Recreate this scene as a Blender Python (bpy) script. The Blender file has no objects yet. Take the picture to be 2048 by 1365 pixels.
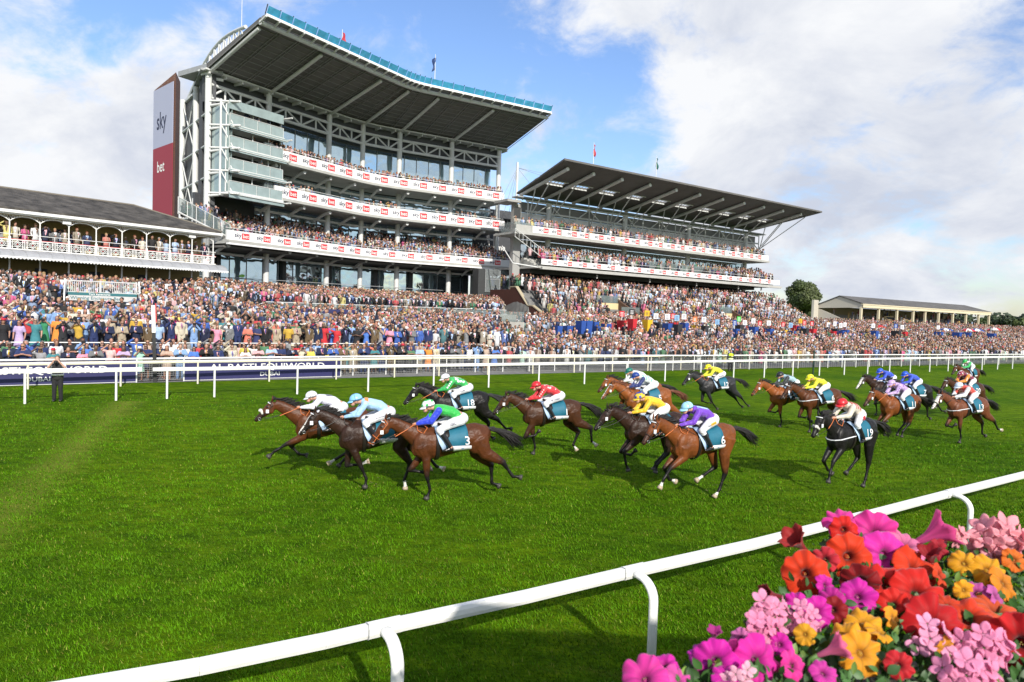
import bpy, bmesh, math, random
import numpy as np
from mathutils import Vector, Matrix
# ---------------------------------------------------------------- camera
SC = bpy.context.scene
ROOTC = SC.collection
FPX, CH, ROLL = 1365.0, 4.1, 0.032
PITCH = math.atan(54.5 / FPX)
_fw = Vector((0, math.cos(PITCH), -math.sin(PITCH)))
_r0 = Vector((1, 0, 0)); _u0 = Vector((0, math.sin(PITCH), math.cos(PITCH)))
_R = _r0 * math.cos(ROLL) + _u0 * math.sin(ROLL)
_U = -_r0 * math.sin(ROLL) + _u0 * math.cos(ROLL)
cam_data = bpy.data.cameras.new("camera")
cam = bpy.data.objects.new("camera", cam_data); ROOTC.objects.link(cam)
cam_data.sensor_width = 36.0; cam_data.lens = 36.0 * FPX / 2048.0
cam_data.clip_start = 0.1; cam_data.clip_end = 6000
m = Matrix((( _R.x, _U.x, -_fw.x, 0), (_R.y, _U.y, -_fw.y, 0), (_R.z, _U.z, -_fw.z, CH), (0, 0, 0, 1)))
cam.matrix_world = m
SC.camera = cam
CAM = Vector((0, 0, CH))
# ---------------------------------------------------------------- sun, sky, exposure
SUN_AZ = Vector((0.38, -0.925, 0)).normalized(); SUN_EL = math.radians(30)
SC.view_settings.view_transform = 'Standard'; SC.view_settings.look = 'None'
SC.view_settings.gamma = 1.0; SC.view_settings.use_curve_mapping = False
SC.view_settings.exposure = 0.2
sun_dir = Vector((SUN_AZ.x * math.cos(SUN_EL), SUN_AZ.y * math.cos(SUN_EL), math.sin(SUN_EL)))
ld = bpy.data.lights.new("sun", 'SUN'); ld.energy = 4.7; ld.angle = math.radians(0.6); ld.color = (1.0, 0.94, 0.84)
sun = bpy.data.objects.new("sun", ld); ROOTC.objects.link(sun)
sun.rotation_euler = sun_dir.to_track_quat('Z', 'Y').to_euler()
sun.location = (30, -30, 60)

def pix_dir(x, y):
    return (_fw + _R * ((x - 1024) / FPX) - _U * ((y - 682.5) / FPX))

def build_world():
    w = bpy.data.worlds.new("World"); SC.world = w; w.use_nodes = True
    nt = w.node_tree; N = nt.nodes; L = nt.links; N.clear()
    out = N.new('ShaderNodeOutputWorld'); bg = N.new('ShaderNodeBackground')
    bg.inputs['Strength'].default_value = 0.12
    sky = N.new('ShaderNodeTexSky'); sky.sky_type = 'NISHITA'; sky.sun_disc = False
    sky.sun_elevation = SUN_EL; sky.sun_rotation = math.atan2(SUN_AZ.x, SUN_AZ.y)
    sky.air_density = 1.3; sky.dust_density = 0.6; sky.ozone_density = 2.0
    tc = N.new('ShaderNodeTexCoord')
    def V(op, a, b=None):
        n = N.new('ShaderNodeVectorMath'); n.operation = op
        for i, q in enumerate((a, b)):
            if q is None: continue
            if hasattr(q, 'is_output'): L.new(q, n.inputs[i])
            else: n.inputs[i].default_value = q
        return n
    def M(op, a, b=0.0, clamp=False):
        n = N.new('ShaderNodeMath'); n.operation = op; n.use_clamp = clamp
        for i, q in enumerate((a, b)):
            if hasattr(q, 'is_output'): L.new(q, n.inputs[i])
            else: n.inputs[i].default_value = q
        return n.outputs[0]
    sep = N.new('ShaderNodeSeparateXYZ'); L.new(tc.outputs['Generated'], sep.inputs[0])
    den = M('ADD', M('MAXIMUM', sep.outputs['Z'], 0.0), 0.42)
    comb = N.new('ShaderNodeCombineXYZ')
    L.new(M('DIVIDE', sep.outputs['X'], den), comb.inputs[0]); L.new(M('DIVIDE', sep.outputs['Y'], den), comb.inputs[1])
    P = comb.outputs[0]
    def noise(vec, scale, detail, rough, dist=0.0, off=(0, 0, 0)):
        n = N.new('ShaderNodeTexNoise'); n.inputs['Scale'].default_value = scale; n.inputs['Detail'].default_value = detail
        n.inputs['Roughness'].default_value = rough; n.inputs['Distortion'].default_value = dist
        v = V('ADD', vec, off); L.new(v.outputs[0], n.inputs['Vector'])
        return n.outputs['Fac']
    def lobe(px, py, width):
        d = pix_dir(px, py).normalized()
        dt = V('DOT_PRODUCT', tc.outputs['Generated'], tuple(d)).outputs['Value']
        c = math.cos(width)
        return M('DIVIDE', M('SUBTRACT', dt, c), 1 - c, True)
    cov = noise(P, 1.9, 8, 0.55, 0.15, (3.1, 1.7, 0))
    det = noise(P, 6.5, 7, 0.62, 0.3, (9.0, 4.0, 0))
    c = M('ADD', M('MULTIPLY', cov, 0.55), M('MULTIPLY', det, 0.45))
    for px, py, wd, amt in ((640, 20, 0.28, -0.10), (1000, 130, 0.24, -0.13), (90, 10, 0.22, -0.12), (1180, 320, 0.14, -0.06), (1620, 500, 0.17, -0.12), (1480, 60, .12, -.06), (1900, 420, .12, -.05), (2000, 80, .10, -.07),
                            (1960, 470, 0.18, -0.03), (1400, 60, 0.28, 0.10), (1850, 200, 0.34, 0.13), (100, 330, 0.24, 0.13), (1100, 260, 0.10, 0.05), (1780, 555, 0.06, 0.10), (1750, 640, 0.12, 0.08)):
        c = M('ADD', c, M('MULTIPLY', lobe(px, py, wd), amt))
    ramp = N.new('ShaderNodeValToRGB'); ramp.color_ramp.elements[0].position = 0.40; ramp.color_ramp.elements[1].position = 0.56
    ramp.color_ramp.interpolation = 'EASE'
    L.new(c, ramp.inputs[0])
    # cloud colour: white tops, blue-grey bellies
    sh = noise(P, 3.0, 8, 0.60, 0.3, (5.5, 8.0, 2.0))
    shv = M('ADD', sh, M('ADD', M('MULTIPLY', lobe(1990, 270, 0.16), 0.09), M('MULTIPLY', lobe(1700, 500, 0.22), 0.09)))
    shv = M('ADD', shv, M('MULTIPLY', lobe(60, 370, 0.22), 0.06))
    r2 = N.new('ShaderNodeValToRGB'); r2.color_ramp.elements[0].position = 0.42; r2.color_ramp.elements[1].position = 0.72
    r2.color_ramp.elements[0].color = (6.9, 7.0, 7.2, 1); r2.color_ramp.elements[1].color = (4.5, 4.85, 5.7, 1)
    L.new(shv, r2.inputs[0])
    mul = N.new('ShaderNodeMix'); mul.data_type = 'RGBA'; mul.blend_type = 'MULTIPLY'; mul.inputs[0].default_value = 1.0
    L.new(sky.outputs[0], mul.inputs[6]); mul.inputs[7].default_value = (.98, 1.10, 1.42, 1)
    mx = N.new('ShaderNodeMix'); mx.data_type = 'RGBA'
    L.new(ramp.outputs[0], mx.inputs[0]); L.new(mul.outputs[2], mx.inputs[6]); L.new(r2.outputs[0], mx.inputs[7])
    L.new(mx.outputs[2], bg.inputs[0]); L.new(bg.outputs[0], out.inputs[0])
build_world()
SC.cycles.max_bounces = 5; SC.cycles.transparent_max_bounces = 8

# ---------------------------------------------------------------- helpers
rnd = random.Random(7)
def G(x, y, z=0.0):
    d = pix_dir(x, y); k = (z - CH) / d.z
    return CAM + d * k
class Fr:                                   # a building's own frame: s along the front, t out to the track, z up
    def __init__(s, x, y, ang):
        s.o = Vector((x, y, 0)); a = math.radians(ang)
        s.u = Vector((math.sin(a), math.cos(a), 0)); s.n = Vector((math.cos(a), -math.sin(a), 0))
    def __call__(s, a, t, z): return s.o + s.u * a + s.n * t + Vector((0, 0, z))
W0 = lambda a, t, z: Vector((a, t, z))

def tag(o, label=None, cat=None, group=None, kind=None):
    if label: o['label'] = label
    if cat: o['category'] = cat
    if group: o['group'] = group
    if kind: o['kind'] = kind
    return o
ORG = {}
class MB:
    def __init__(s): s.v = []; s.f = []; s.m = []; s.sm = []; s.g = []
    def add(s, vs, fs, m=0, sm=False):
        b = len(s.v); s.v.extend([tuple(p) for p in vs]); s.f.extend([tuple(b + i for i in f) for f in fs])
        s.m.extend([m] * len(fs)); s.sm.extend([sm] * len(fs)); s.g.append((b, len(s.v), len(s.f) - len(fs), len(s.f))); return s
    def box(s, T, a0, a1, b0, b1, c0, c1, m=0):
        vs = [T(a, b, c) for c in (c0, c1) for b in (b0, b1) for a in (a0, a1)]
        return s.add(vs, [(0, 2, 3, 1), (4, 5, 7, 6), (0, 1, 5, 4), (2, 6, 7, 3), (0, 4, 6, 2), (1, 3, 7, 5)], m)
    def hexa(s, p, m=0):                       # 8 corner points: bottom 4 (ring), top 4 (ring)
        return s.add(p, [(3, 2, 1, 0), (4, 5, 6, 7), (0, 1, 5, 4), (1, 2, 6, 5), (2, 3, 7, 6), (3, 0, 4, 7)], m)
    def poly(s, pts, m=0): return s.add(pts, [tuple(range(len(pts)))], m)
    def prism(s, pts, off, m=0):               # polygon extruded by a vector
        n = len(pts); off = Vector(off); q = [Vector(p) + off for p in pts]
        fs = [tuple(range(n))[::-1], tuple(range(n, 2 * n))] + [(i, (i + 1) % n, n + (i + 1) % n, n + i) for i in range(n)]
        return s.add(list(pts) + q, fs, m)
    def bar(s, p, q, r, n=8, m=0, r2=None, sm=True):
        p = Vector(p); q = Vector(q); d = q - p
        if d.length < 1e-6: return s
        a = d.normalized(); b = a.orthogonal().normalized()
        if abs(a.z) < 0.9: b = a.cross(Vector((0, 0, 1))).normalized()
        c = a.cross(b); r2 = r if r2 is None else r2; vs = []
        for P_, R_ in ((p, r), (q, r2)):
            for i in range(n):
                t = 2 * math.pi * (i + .5) / n; vs.append(P_ + b * (R_ * math.cos(t)) + c * (R_ * math.sin(t)))
        k = len(s.f); s.add(vs, [(i, (i + 1) % n, n + (i + 1) % n, n + i) for i in range(n)], m, sm)
        s.add(vs, [tuple(range(n))[::-1], tuple(range(n, 2 * n))], m); b_ = s.g.pop(); a_ = s.g.pop(); s.g.append((a_[0], b_[1], a_[2], b_[3])); return s
    def path(s, pts, r, n=8, m=0):
        pts = [Vector(p) for p in pts]
        for i in range(len(pts) - 1): s.bar(pts[i], pts[i + 1], r, n, m)
        return s
    def ell(s, c, r, seg=10, rings=7, m=0):
        c = Vector(c); vs = [c + Vector((0, 0, r[2]))]; fs = []
        for j in range(1, rings):
            ph = math.pi * j / rings
            for i in range(seg):
                th = 2 * math.pi * i / seg
                vs.append(c + Vector((r[0] * math.sin(ph) * math.cos(th), r[1] * math.sin(ph) * math.sin(th), r[2] * math.cos(ph))))
        vs.append(c - Vector((0, 0, r[2]))); e = len(vs) - 1
        for i in range(seg): fs.append((0, 1 + i, 1 + (i + 1) % seg))
        for j in range(rings - 2):
            for i in range(seg):
                a = 1 + j * seg + i; b = 1 + j * seg + (i + 1) % seg; fs.append((a, a + seg, b + seg, b))
        b0 = 1 + (rings - 2) * seg
        for i in range(seg): fs.append((e, b0 + (i + 1) % seg, b0 + i))
        return s.add(vs, fs, m, True)
    def tube(s, pts, rad, n=10, m=0, side=(0, 1, 0)):   # elliptical sections, closed ends; rad = (side radius, other radius)
        pts = [Vector(p) for p in pts]; side = Vector(side); vs = []; fs = []; K = len(pts)
        rr = [(r, r) if not hasattr(r, '__len__') else r for r in rad]
        for i, p in enumerate(pts):
            d = (pts[min(i + 1, K - 1)] - pts[max(i - 1, 0)]).normalized()
            b = side - d * side.dot(d)
            if b.length < .05: b = d.orthogonal()
            b.normalize(); c = d.cross(b)
            for k in range(n):
                t = 2 * math.pi * k / n; vs.append(p + b * (rr[i][0] * math.cos(t)) + c * (rr[i][1] * math.sin(t)))
        for i in range(K - 1):
            for k in range(n):
                a = i * n + k; b2 = i * n + (k + 1) % n; fs.append((a, b2, b2 + n, a + n))
        fs.append(tuple(range(n))[::-1]); fs.append(tuple(range((K - 1) * n, K * n)))
        return s.add(vs, fs, m, True)
    def chain(s, pts, rad, n=10, m=0):          # round limb with ball joints
        for i in range(len(pts) - 1):
            s.tube([pts[i], pts[i + 1]], [rad[i], rad[i + 1]], n, m, (0.01, 1, 0.02))
        for p, r in zip(pts, rad):
            s.ell(p, (r, r, r) if not hasattr(r, '__len__') else (r[1], r[0], r[1]), n, 6, m)
        return s
    def text(s, body, T, size, m=0, align='LEFT', font=None, shear=0.0):
        """T(x, y) -> world point of a glyph point; T is given text-plane metres"""
        vs, fs = text_geo(body, align, shear)
        return s.add([T(x * size, y * size) for x, y in vs], fs, m)
_TG = {}
def text_geo(body, align='LEFT', shear=0.0):
    k = (body, align, shear)
    if k not in _TG:
        cu = bpy.data.curves.new('t', 'FONT'); cu.body = body; cu.size = 1.0; cu.align_x = align; cu.resolution_u = 3; cu.shear = shear
        cu.offset = 0.012
        o = bpy.data.objects.new('t', cu); ROOTC.objects.link(o)
        dg = bpy.context.evaluated_depsgraph_get(); me = bpy.data.meshes.new_from_object(o.evaluated_get(dg))
        _TG[k] = ([(v.co.x, v.co.y) for v in me.vertices], [tuple(p.vertices) for p in me.polygons])
        bpy.data.objects.remove(o); bpy.data.curves.remove(cu); bpy.data.meshes.remove(me)
    return _TG[k]

def mesh_of(mb, name, mats, org=Vector((0, 0, 0))):
    me = bpy.data.meshes.new(name)
    ox, oy, oz = org
    me.from_pydata([(x - ox, y - oy, z - oz) for x, y, z in mb.v], [], mb.f)
    for mt in (mats if isinstance(mats, (list, tuple)) else [mats]): me.materials.append(mt)
    me.polygons.foreach_set('material_index', mb.m); me.polygons.foreach_set('use_smooth', mb.sm)
    me.update(); return me
def thing(name, mb, mats, label, cat, group=None, kind=None, org=None):
    """a top-level object that is one mesh, origin at its base"""
    if org is None:
        a = np.array(mb.v); lo = a.min(0); hi = a.max(0); org = Vector(((lo[0] + hi[0]) / 2, (lo[1] + hi[1]) / 2, lo[2]))
    o = bpy.data.objects.new(name, mesh_of(mb, name, mats, org)); ROOTC.objects.link(o); o.location = org
    ORG[o.name] = Vector(org); return tag(o, label, cat, group, kind)
def empty(name, org, label, cat, group=None, kind=None):
    o = bpy.data.objects.new(name, None); ROOTC.objects.link(o); o.location = org; o.empty_display_size = .2
    ORG[o.name] = Vector(org); return tag(o, label, cat, group, kind)
def part(name, mb, mats, parent, label=None, kind=None):
    if not mb.v: return None
    org = ORG[parent.name]
    o = bpy.data.objects.new(name, mesh_of(mb, name, mats, org)); ROOTC.objects.link(o); o.parent = parent
    ORG[o.name] = org; return tag(o, label, None, None, kind)
def parts(name, mb, mats, parent, per=1, label=None):
    """one child object per primitive (or per group of primitives)"""
    for i in range(0, len(mb.g), per):
        g = mb.g[i:i + per]; q = MB(); v0, f0 = g[0][0], g[0][2]; v1, f1 = g[-1][1], g[-1][3]
        q.v = mb.v[v0:v1]; q.f = [tuple(k - v0 for k in f) for f in mb.f[f0:f1]]; q.m = mb.m[f0:f1]; q.sm = mb.sm[f0:f1]
        part(name, q, mats, parent, label)
def struct(name, mb, mats):
    o = bpy.data.objects.new(name, mesh_of(mb, name, mats)); ROOTC.objects.link(o); o['kind'] = 'structure'; return o

def mat(name, col, rough=.6, metal=0., var=0., vscale=6., bump=0., bscale=30., spec=.5, emit=None, attr=None, objcol=False, vec='Object', stretch=None, alpha=None, coat=0., sheen=0.):
    mt = bpy.data.materials.new(name); mt.use_nodes = True; nt = mt.node_tree; N = nt.nodes; L = nt.links
    bs = N['Principled BSDF']; bs.inputs['Base Color'].default_value = (*col, 1); bs.inputs['Roughness'].default_value = rough
    bs.inputs['Metallic'].default_value = metal; bs.inputs['Specular IOR Level'].default_value = spec
    if coat: bs.inputs['Coat Weight'].default_value = coat; bs.inputs['Coat Roughness'].default_value = .1
    if sheen: bs.inputs['Sheen Weight'].default_value = sheen
    src = None
    if attr:
        a = N.new('ShaderNodeAttribute'); a.attribute_name = attr; src = a.outputs['Color']
    if objcol:
        a = N.new('ShaderNodeObjectInfo'); src = a.outputs['Color']
    if var or bump:
        tc = N.new('ShaderNodeTexCoord'); v = tc.outputs[vec]
        if stretch:
            mp = N.new('ShaderNodeMapping'); mp.inputs['Scale'].default_value = stretch; L.new(v, mp.inputs[0]); v = mp.outputs[0]
    if var:
        n = N.new('ShaderNodeTexNoise'); n.inputs['Scale'].default_value = vscale; n.inputs['Detail'].default_value = 6; n.inputs['Roughness'].default_value = .65
        L.new(v, n.inputs['Vector'])
        mr = N.new('ShaderNodeMapRange'); mr.inputs[1].default_value = .3; mr.inputs[2].default_value = .7; mr.inputs[3].default_value = 1 - var; mr.inputs[4].default_value = 1 + var
        L.new(n.outputs['Fac'], mr.inputs[0])
        mx = N.new('ShaderNodeMix'); mx.data_type = 'RGBA'; mx.blend_type = 'MULTIPLY'; mx.inputs[0].default_value = 1
        if src: L.new(src, mx.inputs[6])
        else: mx.inputs[6].default_value = (*col, 1)
        L.new(mr.outputs[0], mx.inputs[7]); src = mx.outputs[2]
    if src: L.new(src, bs.inputs['Base Color'])
    if bump:
        n = N.new('ShaderNodeTexNoise'); n.inputs['Scale'].default_value = bscale; n.inputs['Detail'].default_value = 4; L.new(v, n.inputs['Vector'])
        b = N.new('ShaderNodeBump'); b.inputs['Strength'].default_value = bump; b.inputs['Distance'].default_value = .05
        L.new(n.outputs['Fac'], b.inputs['Height']); L.new(b.outputs[0], bs.inputs['Normal'])
    if alpha is not None: bs.inputs['Alpha'].default_value = alpha
    return mt
MW = mat('white_paint', (.78, .78, .76), .45, var=.05, vscale=3, bump=.1)
MSTEEL = mat('white_steel', (.62, .63, .62), .5, var=.08, vscale=1.5)
MGREY = mat('grey_metal', (.30, .31, .32), .5, var=.12, vscale=2)
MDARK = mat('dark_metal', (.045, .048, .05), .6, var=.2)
MBLACK = mat('black_paint', (.015, .015, .016), .5)
MRED = mat('red_paint', (.55, .03, .04), .5)
MINK = mat('dark_ink', (.02, .025, .07), .6)
MADRED = mat('ad_red', (.62, .05, .06), .5)
MNAVY = mat('navy_board', (.022, .022, .10), .5, var=.1)
MCONC = mat('concrete', (.36, .35, .32), .85, var=.2, vscale=1.2, bump=.2)
MCREAM = mat('cream_paint', (.62, .55, .38), .6, var=.08)
MGLASS_RAIL = mat('balustrade_glass', (.20, .25, .25), .15, alpha=.38, spec=.6)
# ---------------------------------------------------------------- ground, terracing, turf
F0 = Fr(-23.56, 31.38, 58)                      # crowd fence line
_QA = [-60, -1.8, 12.9, 14.9, 33, 60]; _QV = [14, 20.8, 25.7, 32.9, 41.4, 41.4]
_QB = [20, 48.5, 100.4, 134, 195, 320]; _QVB = [31.5, 31.5, 34.7, 39.4, 43.1, 50]
def zone(a, q): return 'main' if a - .55 * q < 28.2 else 'ebor'
EF = Fr(2.5, 85, 54.5)
def front(a, q): return float(np.interp(a, _QA, _QV)) if zone(a, q) == 'main' else float(np.interp(a, _QB, _QVB))
def floor_z(a, q):
    Q = front(a, q)
    if q <= 0: return 0.
    if zone(a, q) == 'main':
        w = min(1, max(0, (a + .35 * q - 18) / 3))          # 0 before the old stand, 1 before the main stand
        c = float(np.interp(q, [0, .8, 3, 3.2, max(6, Q - 4)], [0, 0, .28, 1.0, 4.0]))
        g = float(np.interp(q, [0, .8, 3, 3.2, 18, 18.4, Q - 4], [0, 0, .28, 1.0, 2.6, 3.4, 4.5]))
        return c * (1 - w) + g * w
    e = float(np.interp(q, [0, 10, Q - 7, Q], [0, .5, 3.0, 7.1]))
    if (F0(a, -q, 0) - EF.o).dot(EF.u) < -2.7: e = min(e, 2.5)
    r = float(np.interp(q, [0, 10, Q], [0, .6, 3.4]))
    w = min(1, max(0, (a - 100.5) / 6)); return e * (1 - w) + r * w
def mat_turf():
    mt = bpy.data.materials.new('turf'); mt.use_nodes = True; nt = mt.node_tree; N = nt.nodes; L = nt.links; bs = N['Principled BSDF']
    bs.inputs['Roughness'].default_value = .9; bs.inputs['Specular IOR Level'].default_value = .05
    tc = N.new('ShaderNodeTexCoord')
    def noi(sc, det, ro, stretch=None, rot=0):
        mp = N.new('ShaderNodeMapping'); L.new(tc.outputs['Object'], mp.inputs[0]); mp.inputs['Rotation'].default_value = (0, 0, rot)
        if stretch: mp.inputs['Scale'].default_value = stretch
        n = N.new('ShaderNodeTexNoise'); n.inputs['Scale'].default_value = sc; n.inputs['Detail'].default_value = det; n.inputs['Roughness'].default_value = ro
        L.new(mp.outputs[0], n.inputs['Vector']); return n.outputs['Fac']
    a = noi(.16, 4, .55); b = noi(1.4, 6, .7, (1, 2.0, 1), -.55); c = noi(9, 5, .75, (1, 1.8, 1), -.55)
    def ramp(s, cols):
        r = N.new('ShaderNodeValToRGB'); r.color_ramp.elements.remove(r.color_ramp.elements[0])
        for i, (p, cc) in enumerate(cols):
            e = r.color_ramp.elements[0] if i == 0 else r.color_ramp.elements.new(p)
            e.position = p; e.color = (*cc, 1)
        L.new(s, r.inputs[0]); return r.outputs[0]
    base = ramp(b, [(.30, (.028, .078, .001)), (.50, (.068, .155, .001)), (.68, (.125, .235, .004))])
    def mix(bt, f, x, y):
        m_ = N.new('ShaderNodeMix'); m_.data_type = 'RGBA'; m_.blend_type = bt
        if hasattr(f, 'is_output'): L.new(f, m_.inputs[0])
        else: m_.inputs[0].default_value = f
        L.new(x, m_.inputs[6]) if hasattr(x, 'is_output') else setattr(m_.inputs[6], 'default_value', x)
        L.new(y, m_.inputs[7]) if hasattr(y, 'is_output') else setattr(m_.inputs[7], 'default_value', y)
        return m_.outputs[2]
    f1 = ramp(c, [(.28, (.45, .5, .4)), (.5, (1, 1, 1)), (.74, (1.5, 1.45, 1.4))])
    col = mix('MULTIPLY', 1.0, base, f1)
    f2 = ramp(a, [(.36, (.70, .80, .8)), (.64, (1.45, 1.18, 1.0))]); col = mix('MULTIPLY', 1.0, col, f2)
    # worn, yellower streaks
    d = noi(.55, 5, .6, (1, 3.2, 1), -.35); wf = ramp(d, [(.58, (0, 0, 0)), (.72, (.35, .35, .35))])
    col = mix('MIX', wf, col, (.17, .18, .02, 1))
    e = noi(2.3, 4, .6, None, .3); dv_ = ramp(e, [(.70, (0, 0, 0)), (.76, (.55, .55, .55))]); col = mix('MIX', dv_, col, (.10, .085, .03, 1))
    # pale worn strip crossing the turf near the finish
    sp = N.new('ShaderNodeSeparateXYZ'); L.new(tc.outputs['Object'], sp.inputs[0]); a_, b_ = G(252, 806), G(60, 980); dv = (b_ - a_).normalized(); nv = Vector((dv.y, -dv.x, 0))
    def mth(op, x, y=0., cl=False):
        n = N.new('ShaderNodeMath'); n.operation = op; n.use_clamp = cl
        for i, q in enumerate((x, y)):
            if hasattr(q, 'is_output'): L.new(q, n.inputs[i])
            else: n.inputs[i].default_value = q
        return n.outputs[0]
    dist = mth('ADD', mth('MULTIPLY', sp.outputs['X'], nv.x), mth('MULTIPLY', sp.outputs['Y'], nv.y)); dist = mth('ADD', dist, -a_.dot(nv)); dist = mth('ADD', dist, mth('MULTIPLY', mth('SUBTRACT', b, .5), 1.6))
    al = mth('ADD', mth('ADD', mth('MULTIPLY', sp.outputs['X'], dv.x), mth('MULTIPLY', sp.outputs['Y'], dv.y)), -a_.dot(dv))
    bandf = mth('SUBTRACT', 1.0, mth('DIVIDE', mth('ABSOLUTE', dist), .8), True); bandf = mth('MULTIPLY', bandf, mth('MULTIPLY', mth('GREATER_THAN', al, -.5), .8))
    col = mix('MIX', bandf, col, (.20, .24, .03, 1))
    L.new(col, bs.inputs['Base Color'])
    bp = N.new('ShaderNodeBump'); bp.inputs['Strength'].default_value = .9; bp.inputs['Distance'].default_value = .06
    h = N.new('ShaderNodeMath'); h.operation = 'ADD'; L.new(c, h.inputs[0]); L.new(noi(38, 3, .7), h.inputs[1]); L.new(h.outputs[0], bp.inputs['Height']); L.new(bp.outputs[0], bs.inputs['Normal'])
    return mt
MTURF = mat_turf()
mb = MB(); S = 2500
mb.add([(-S, -200, 0), (S, -200, 0), (S, S, 0), (-S, S, 0)], [(0, 1, 2, 3)]); struct('ground', mb, MTURF)
# terracing behind the fence: stepped concrete sheet
mb = MB(); da = 1.0; qs = [0.0, .6, 1.6, 3.0]
q = 3.2
while q < 50: qs.append(q); q += .8
A0, A1 = -24, 240
na = int((A1 - A0) / da)
vv = []
for i in range(na + 1):
    a = A0 + i * da
    for q in qs:
        z = floor_z(a, q) + .012; vv.append(F0(a, -q, z))
nq = len(qs)
mb.add(vv, [(i * nq + j, i * nq + j + 1, (i + 1) * nq + j + 1, (i + 1) * nq + j) for i in range(na) for j in range(nq - 1)])
struct('terrace_ground', mb, mat('terrace_paving', (.17, .17, .165), .9, var=.2, vscale=1.5))

# turf blades near the camera
def grass():
    rs = np.random.RandomState(3); V = []; n_tot = 0
    bands = [(4.2, 7.5, 2300), (7.5, 11, 1100), (11, 16, 520), (16, 24, 190), (24, 31, 60)]
    out_v = []; out_c = []
    for y0, y1, dens in bands:
        xl, xr = -.82 * y1, .82 * y1; n = int((xr - xl) * (y1 - y0) * dens)
        x = rs.uniform(xl, xr, n); y = rs.uniform(y0, y1, n)
        k = (np.abs(x) < .80 * y + .5); x = x[k]; y = y[k]; n = len(x)
        cl = np.sin(x * 3.1 + 2 * np.sin(y * 1.7)) * np.sin(y * 2.3 + 1.5 * np.sin(x * 1.3)) + .6 * np.sin(x * 9 + y * 5) * np.sin(y * 8 - x * 3)
        h = (.030 + .010 * cl * .5 + rs.uniform(0, .016, n)); h = np.maximum(h, .012) * (1 + (y0 - 4) * .012)
        w = .0035 + .00042 * y; th = rs.uniform(0, math.pi * 2, n)
        lx = rs.normal(-.012, .018, n); ly = rs.normal(0, .018, n)
        dx = np.cos(th) * w; dy = np.sin(th) * w
        a = np.stack([x - dx, y - dy, np.zeros(n)], 1); b = np.stack([x + dx, y + dy, np.zeros(n)], 1); c = np.stack([x + lx, y + ly, h], 1)
        out_v.append(np.stack([a, b, c], 1).reshape(-1, 3))
        g = rs.uniform(.6, 1.35, n) * (1 + .24 * cl); yl = (rs.uniform(0, 1, n) > .955) * 1.0
        col = np.stack([(.056 + .12 * yl) * g + .018 * rs.rand(n), (.158 + .05 * yl) * g, (.001 + .03 * yl) * g, np.ones(n)], 1)
        out_c.append(np.repeat(col, 3, 0))
    v = np.concatenate(out_v).astype(np.float32); c = np.concatenate(out_c).astype(np.float32); n = len(v) // 3
    me = bpy.data.meshes.new('grass'); me.vertices.add(3 * n); me.vertices.foreach_set('co', v.ravel())
    me.loops.add(3 * n); me.loops.foreach_set('vertex_index', np.arange(3 * n, dtype=np.int32))
    me.polygons.add(n); me.polygons.foreach_set('loop_start', np.arange(n, dtype=np.int32) * 3); me.update()
    at = me.color_attributes.new('Col', 'FLOAT_COLOR', 'POINT'); at.data.foreach_set('color', c.ravel())
    mt = mat('grass_blade', (.05, .14, .01), .65, attr='Col', spec=.12); me.materials.append(mt)
    bs = mt.node_tree.nodes['Principled BSDF']; 
    o = bpy.data.objects.new('grass', me); ROOTC.objects.link(o)
    tag(o, 'short mown green turf of the racing surface in the foreground', 'grass', kind='stuff')
grass()

# ---------------------------------------------------------------- running rails and crowd fence
def lerp_line(pts, z=0):
    return [Vector((x, y, z)) for x, y in pts]
def rail_box(mb, pts, hh, dd, m=0, bev=.3):
    """long rounded bar through points (top height given by the points' z)"""
    for a, b in zip(pts[:-1], pts[1:]):
        d = (b - a).normalized(); nn = Vector((d.y, -d.x, 0)).normalized()
        prof = [(-dd, -hh * (1 - bev)), (-dd * (1 - bev), -hh), (dd * (1 - bev), -hh), (dd, -hh * (1 - bev)), (dd, -hh * bev), (dd * (1 - bev), 0), (-dd * (1 - bev), 0), (-dd, -hh * bev)]
        vs = [P + nn * p + Vector((0, 0, z)) for P in (a, b) for p, z in prof]; n = 8
        mb.add(vs, [(i, (i + 1) % n, n + (i + 1) % n, n + i) for i in range(n)] + [tuple(range(n))[::-1], tuple(range(n, 2 * n))])
fgp = lerp_line([(-4.6, 4.55), (-3.35, 5.06), (-2.47, 5.47), (-1.58, 5.97), (-1.2, 6.21), (.22, 7.05), (1.37, 7.79), (3.28, 8.97), (4.57, 9.84), (5.81, 10.67), (7.75, 12.0), (10.58, 13.89), (14.5, 16.6)], 1.2)
r = empty('running_rail', Vector((3.0, 8.8, 0)), 'thick white plastic running rail with bent posts crossing the foreground grass', 'running rail')
mb = MB(); rail_box(mb, fgp, .128, .042); part('rail_bar', mb, MW, r)
def along(pts, P, d):
    # point on polyline nearest P then moved by d
    best = min(range(len(pts) - 1), key=lambda i: ((pts[i] + pts[i + 1]) / 2 - P).length)
    a, b = pts[best], pts[best + 1]; u = (b - a).normalized(); return a + u * ((P - a).dot(u) + d), u
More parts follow.
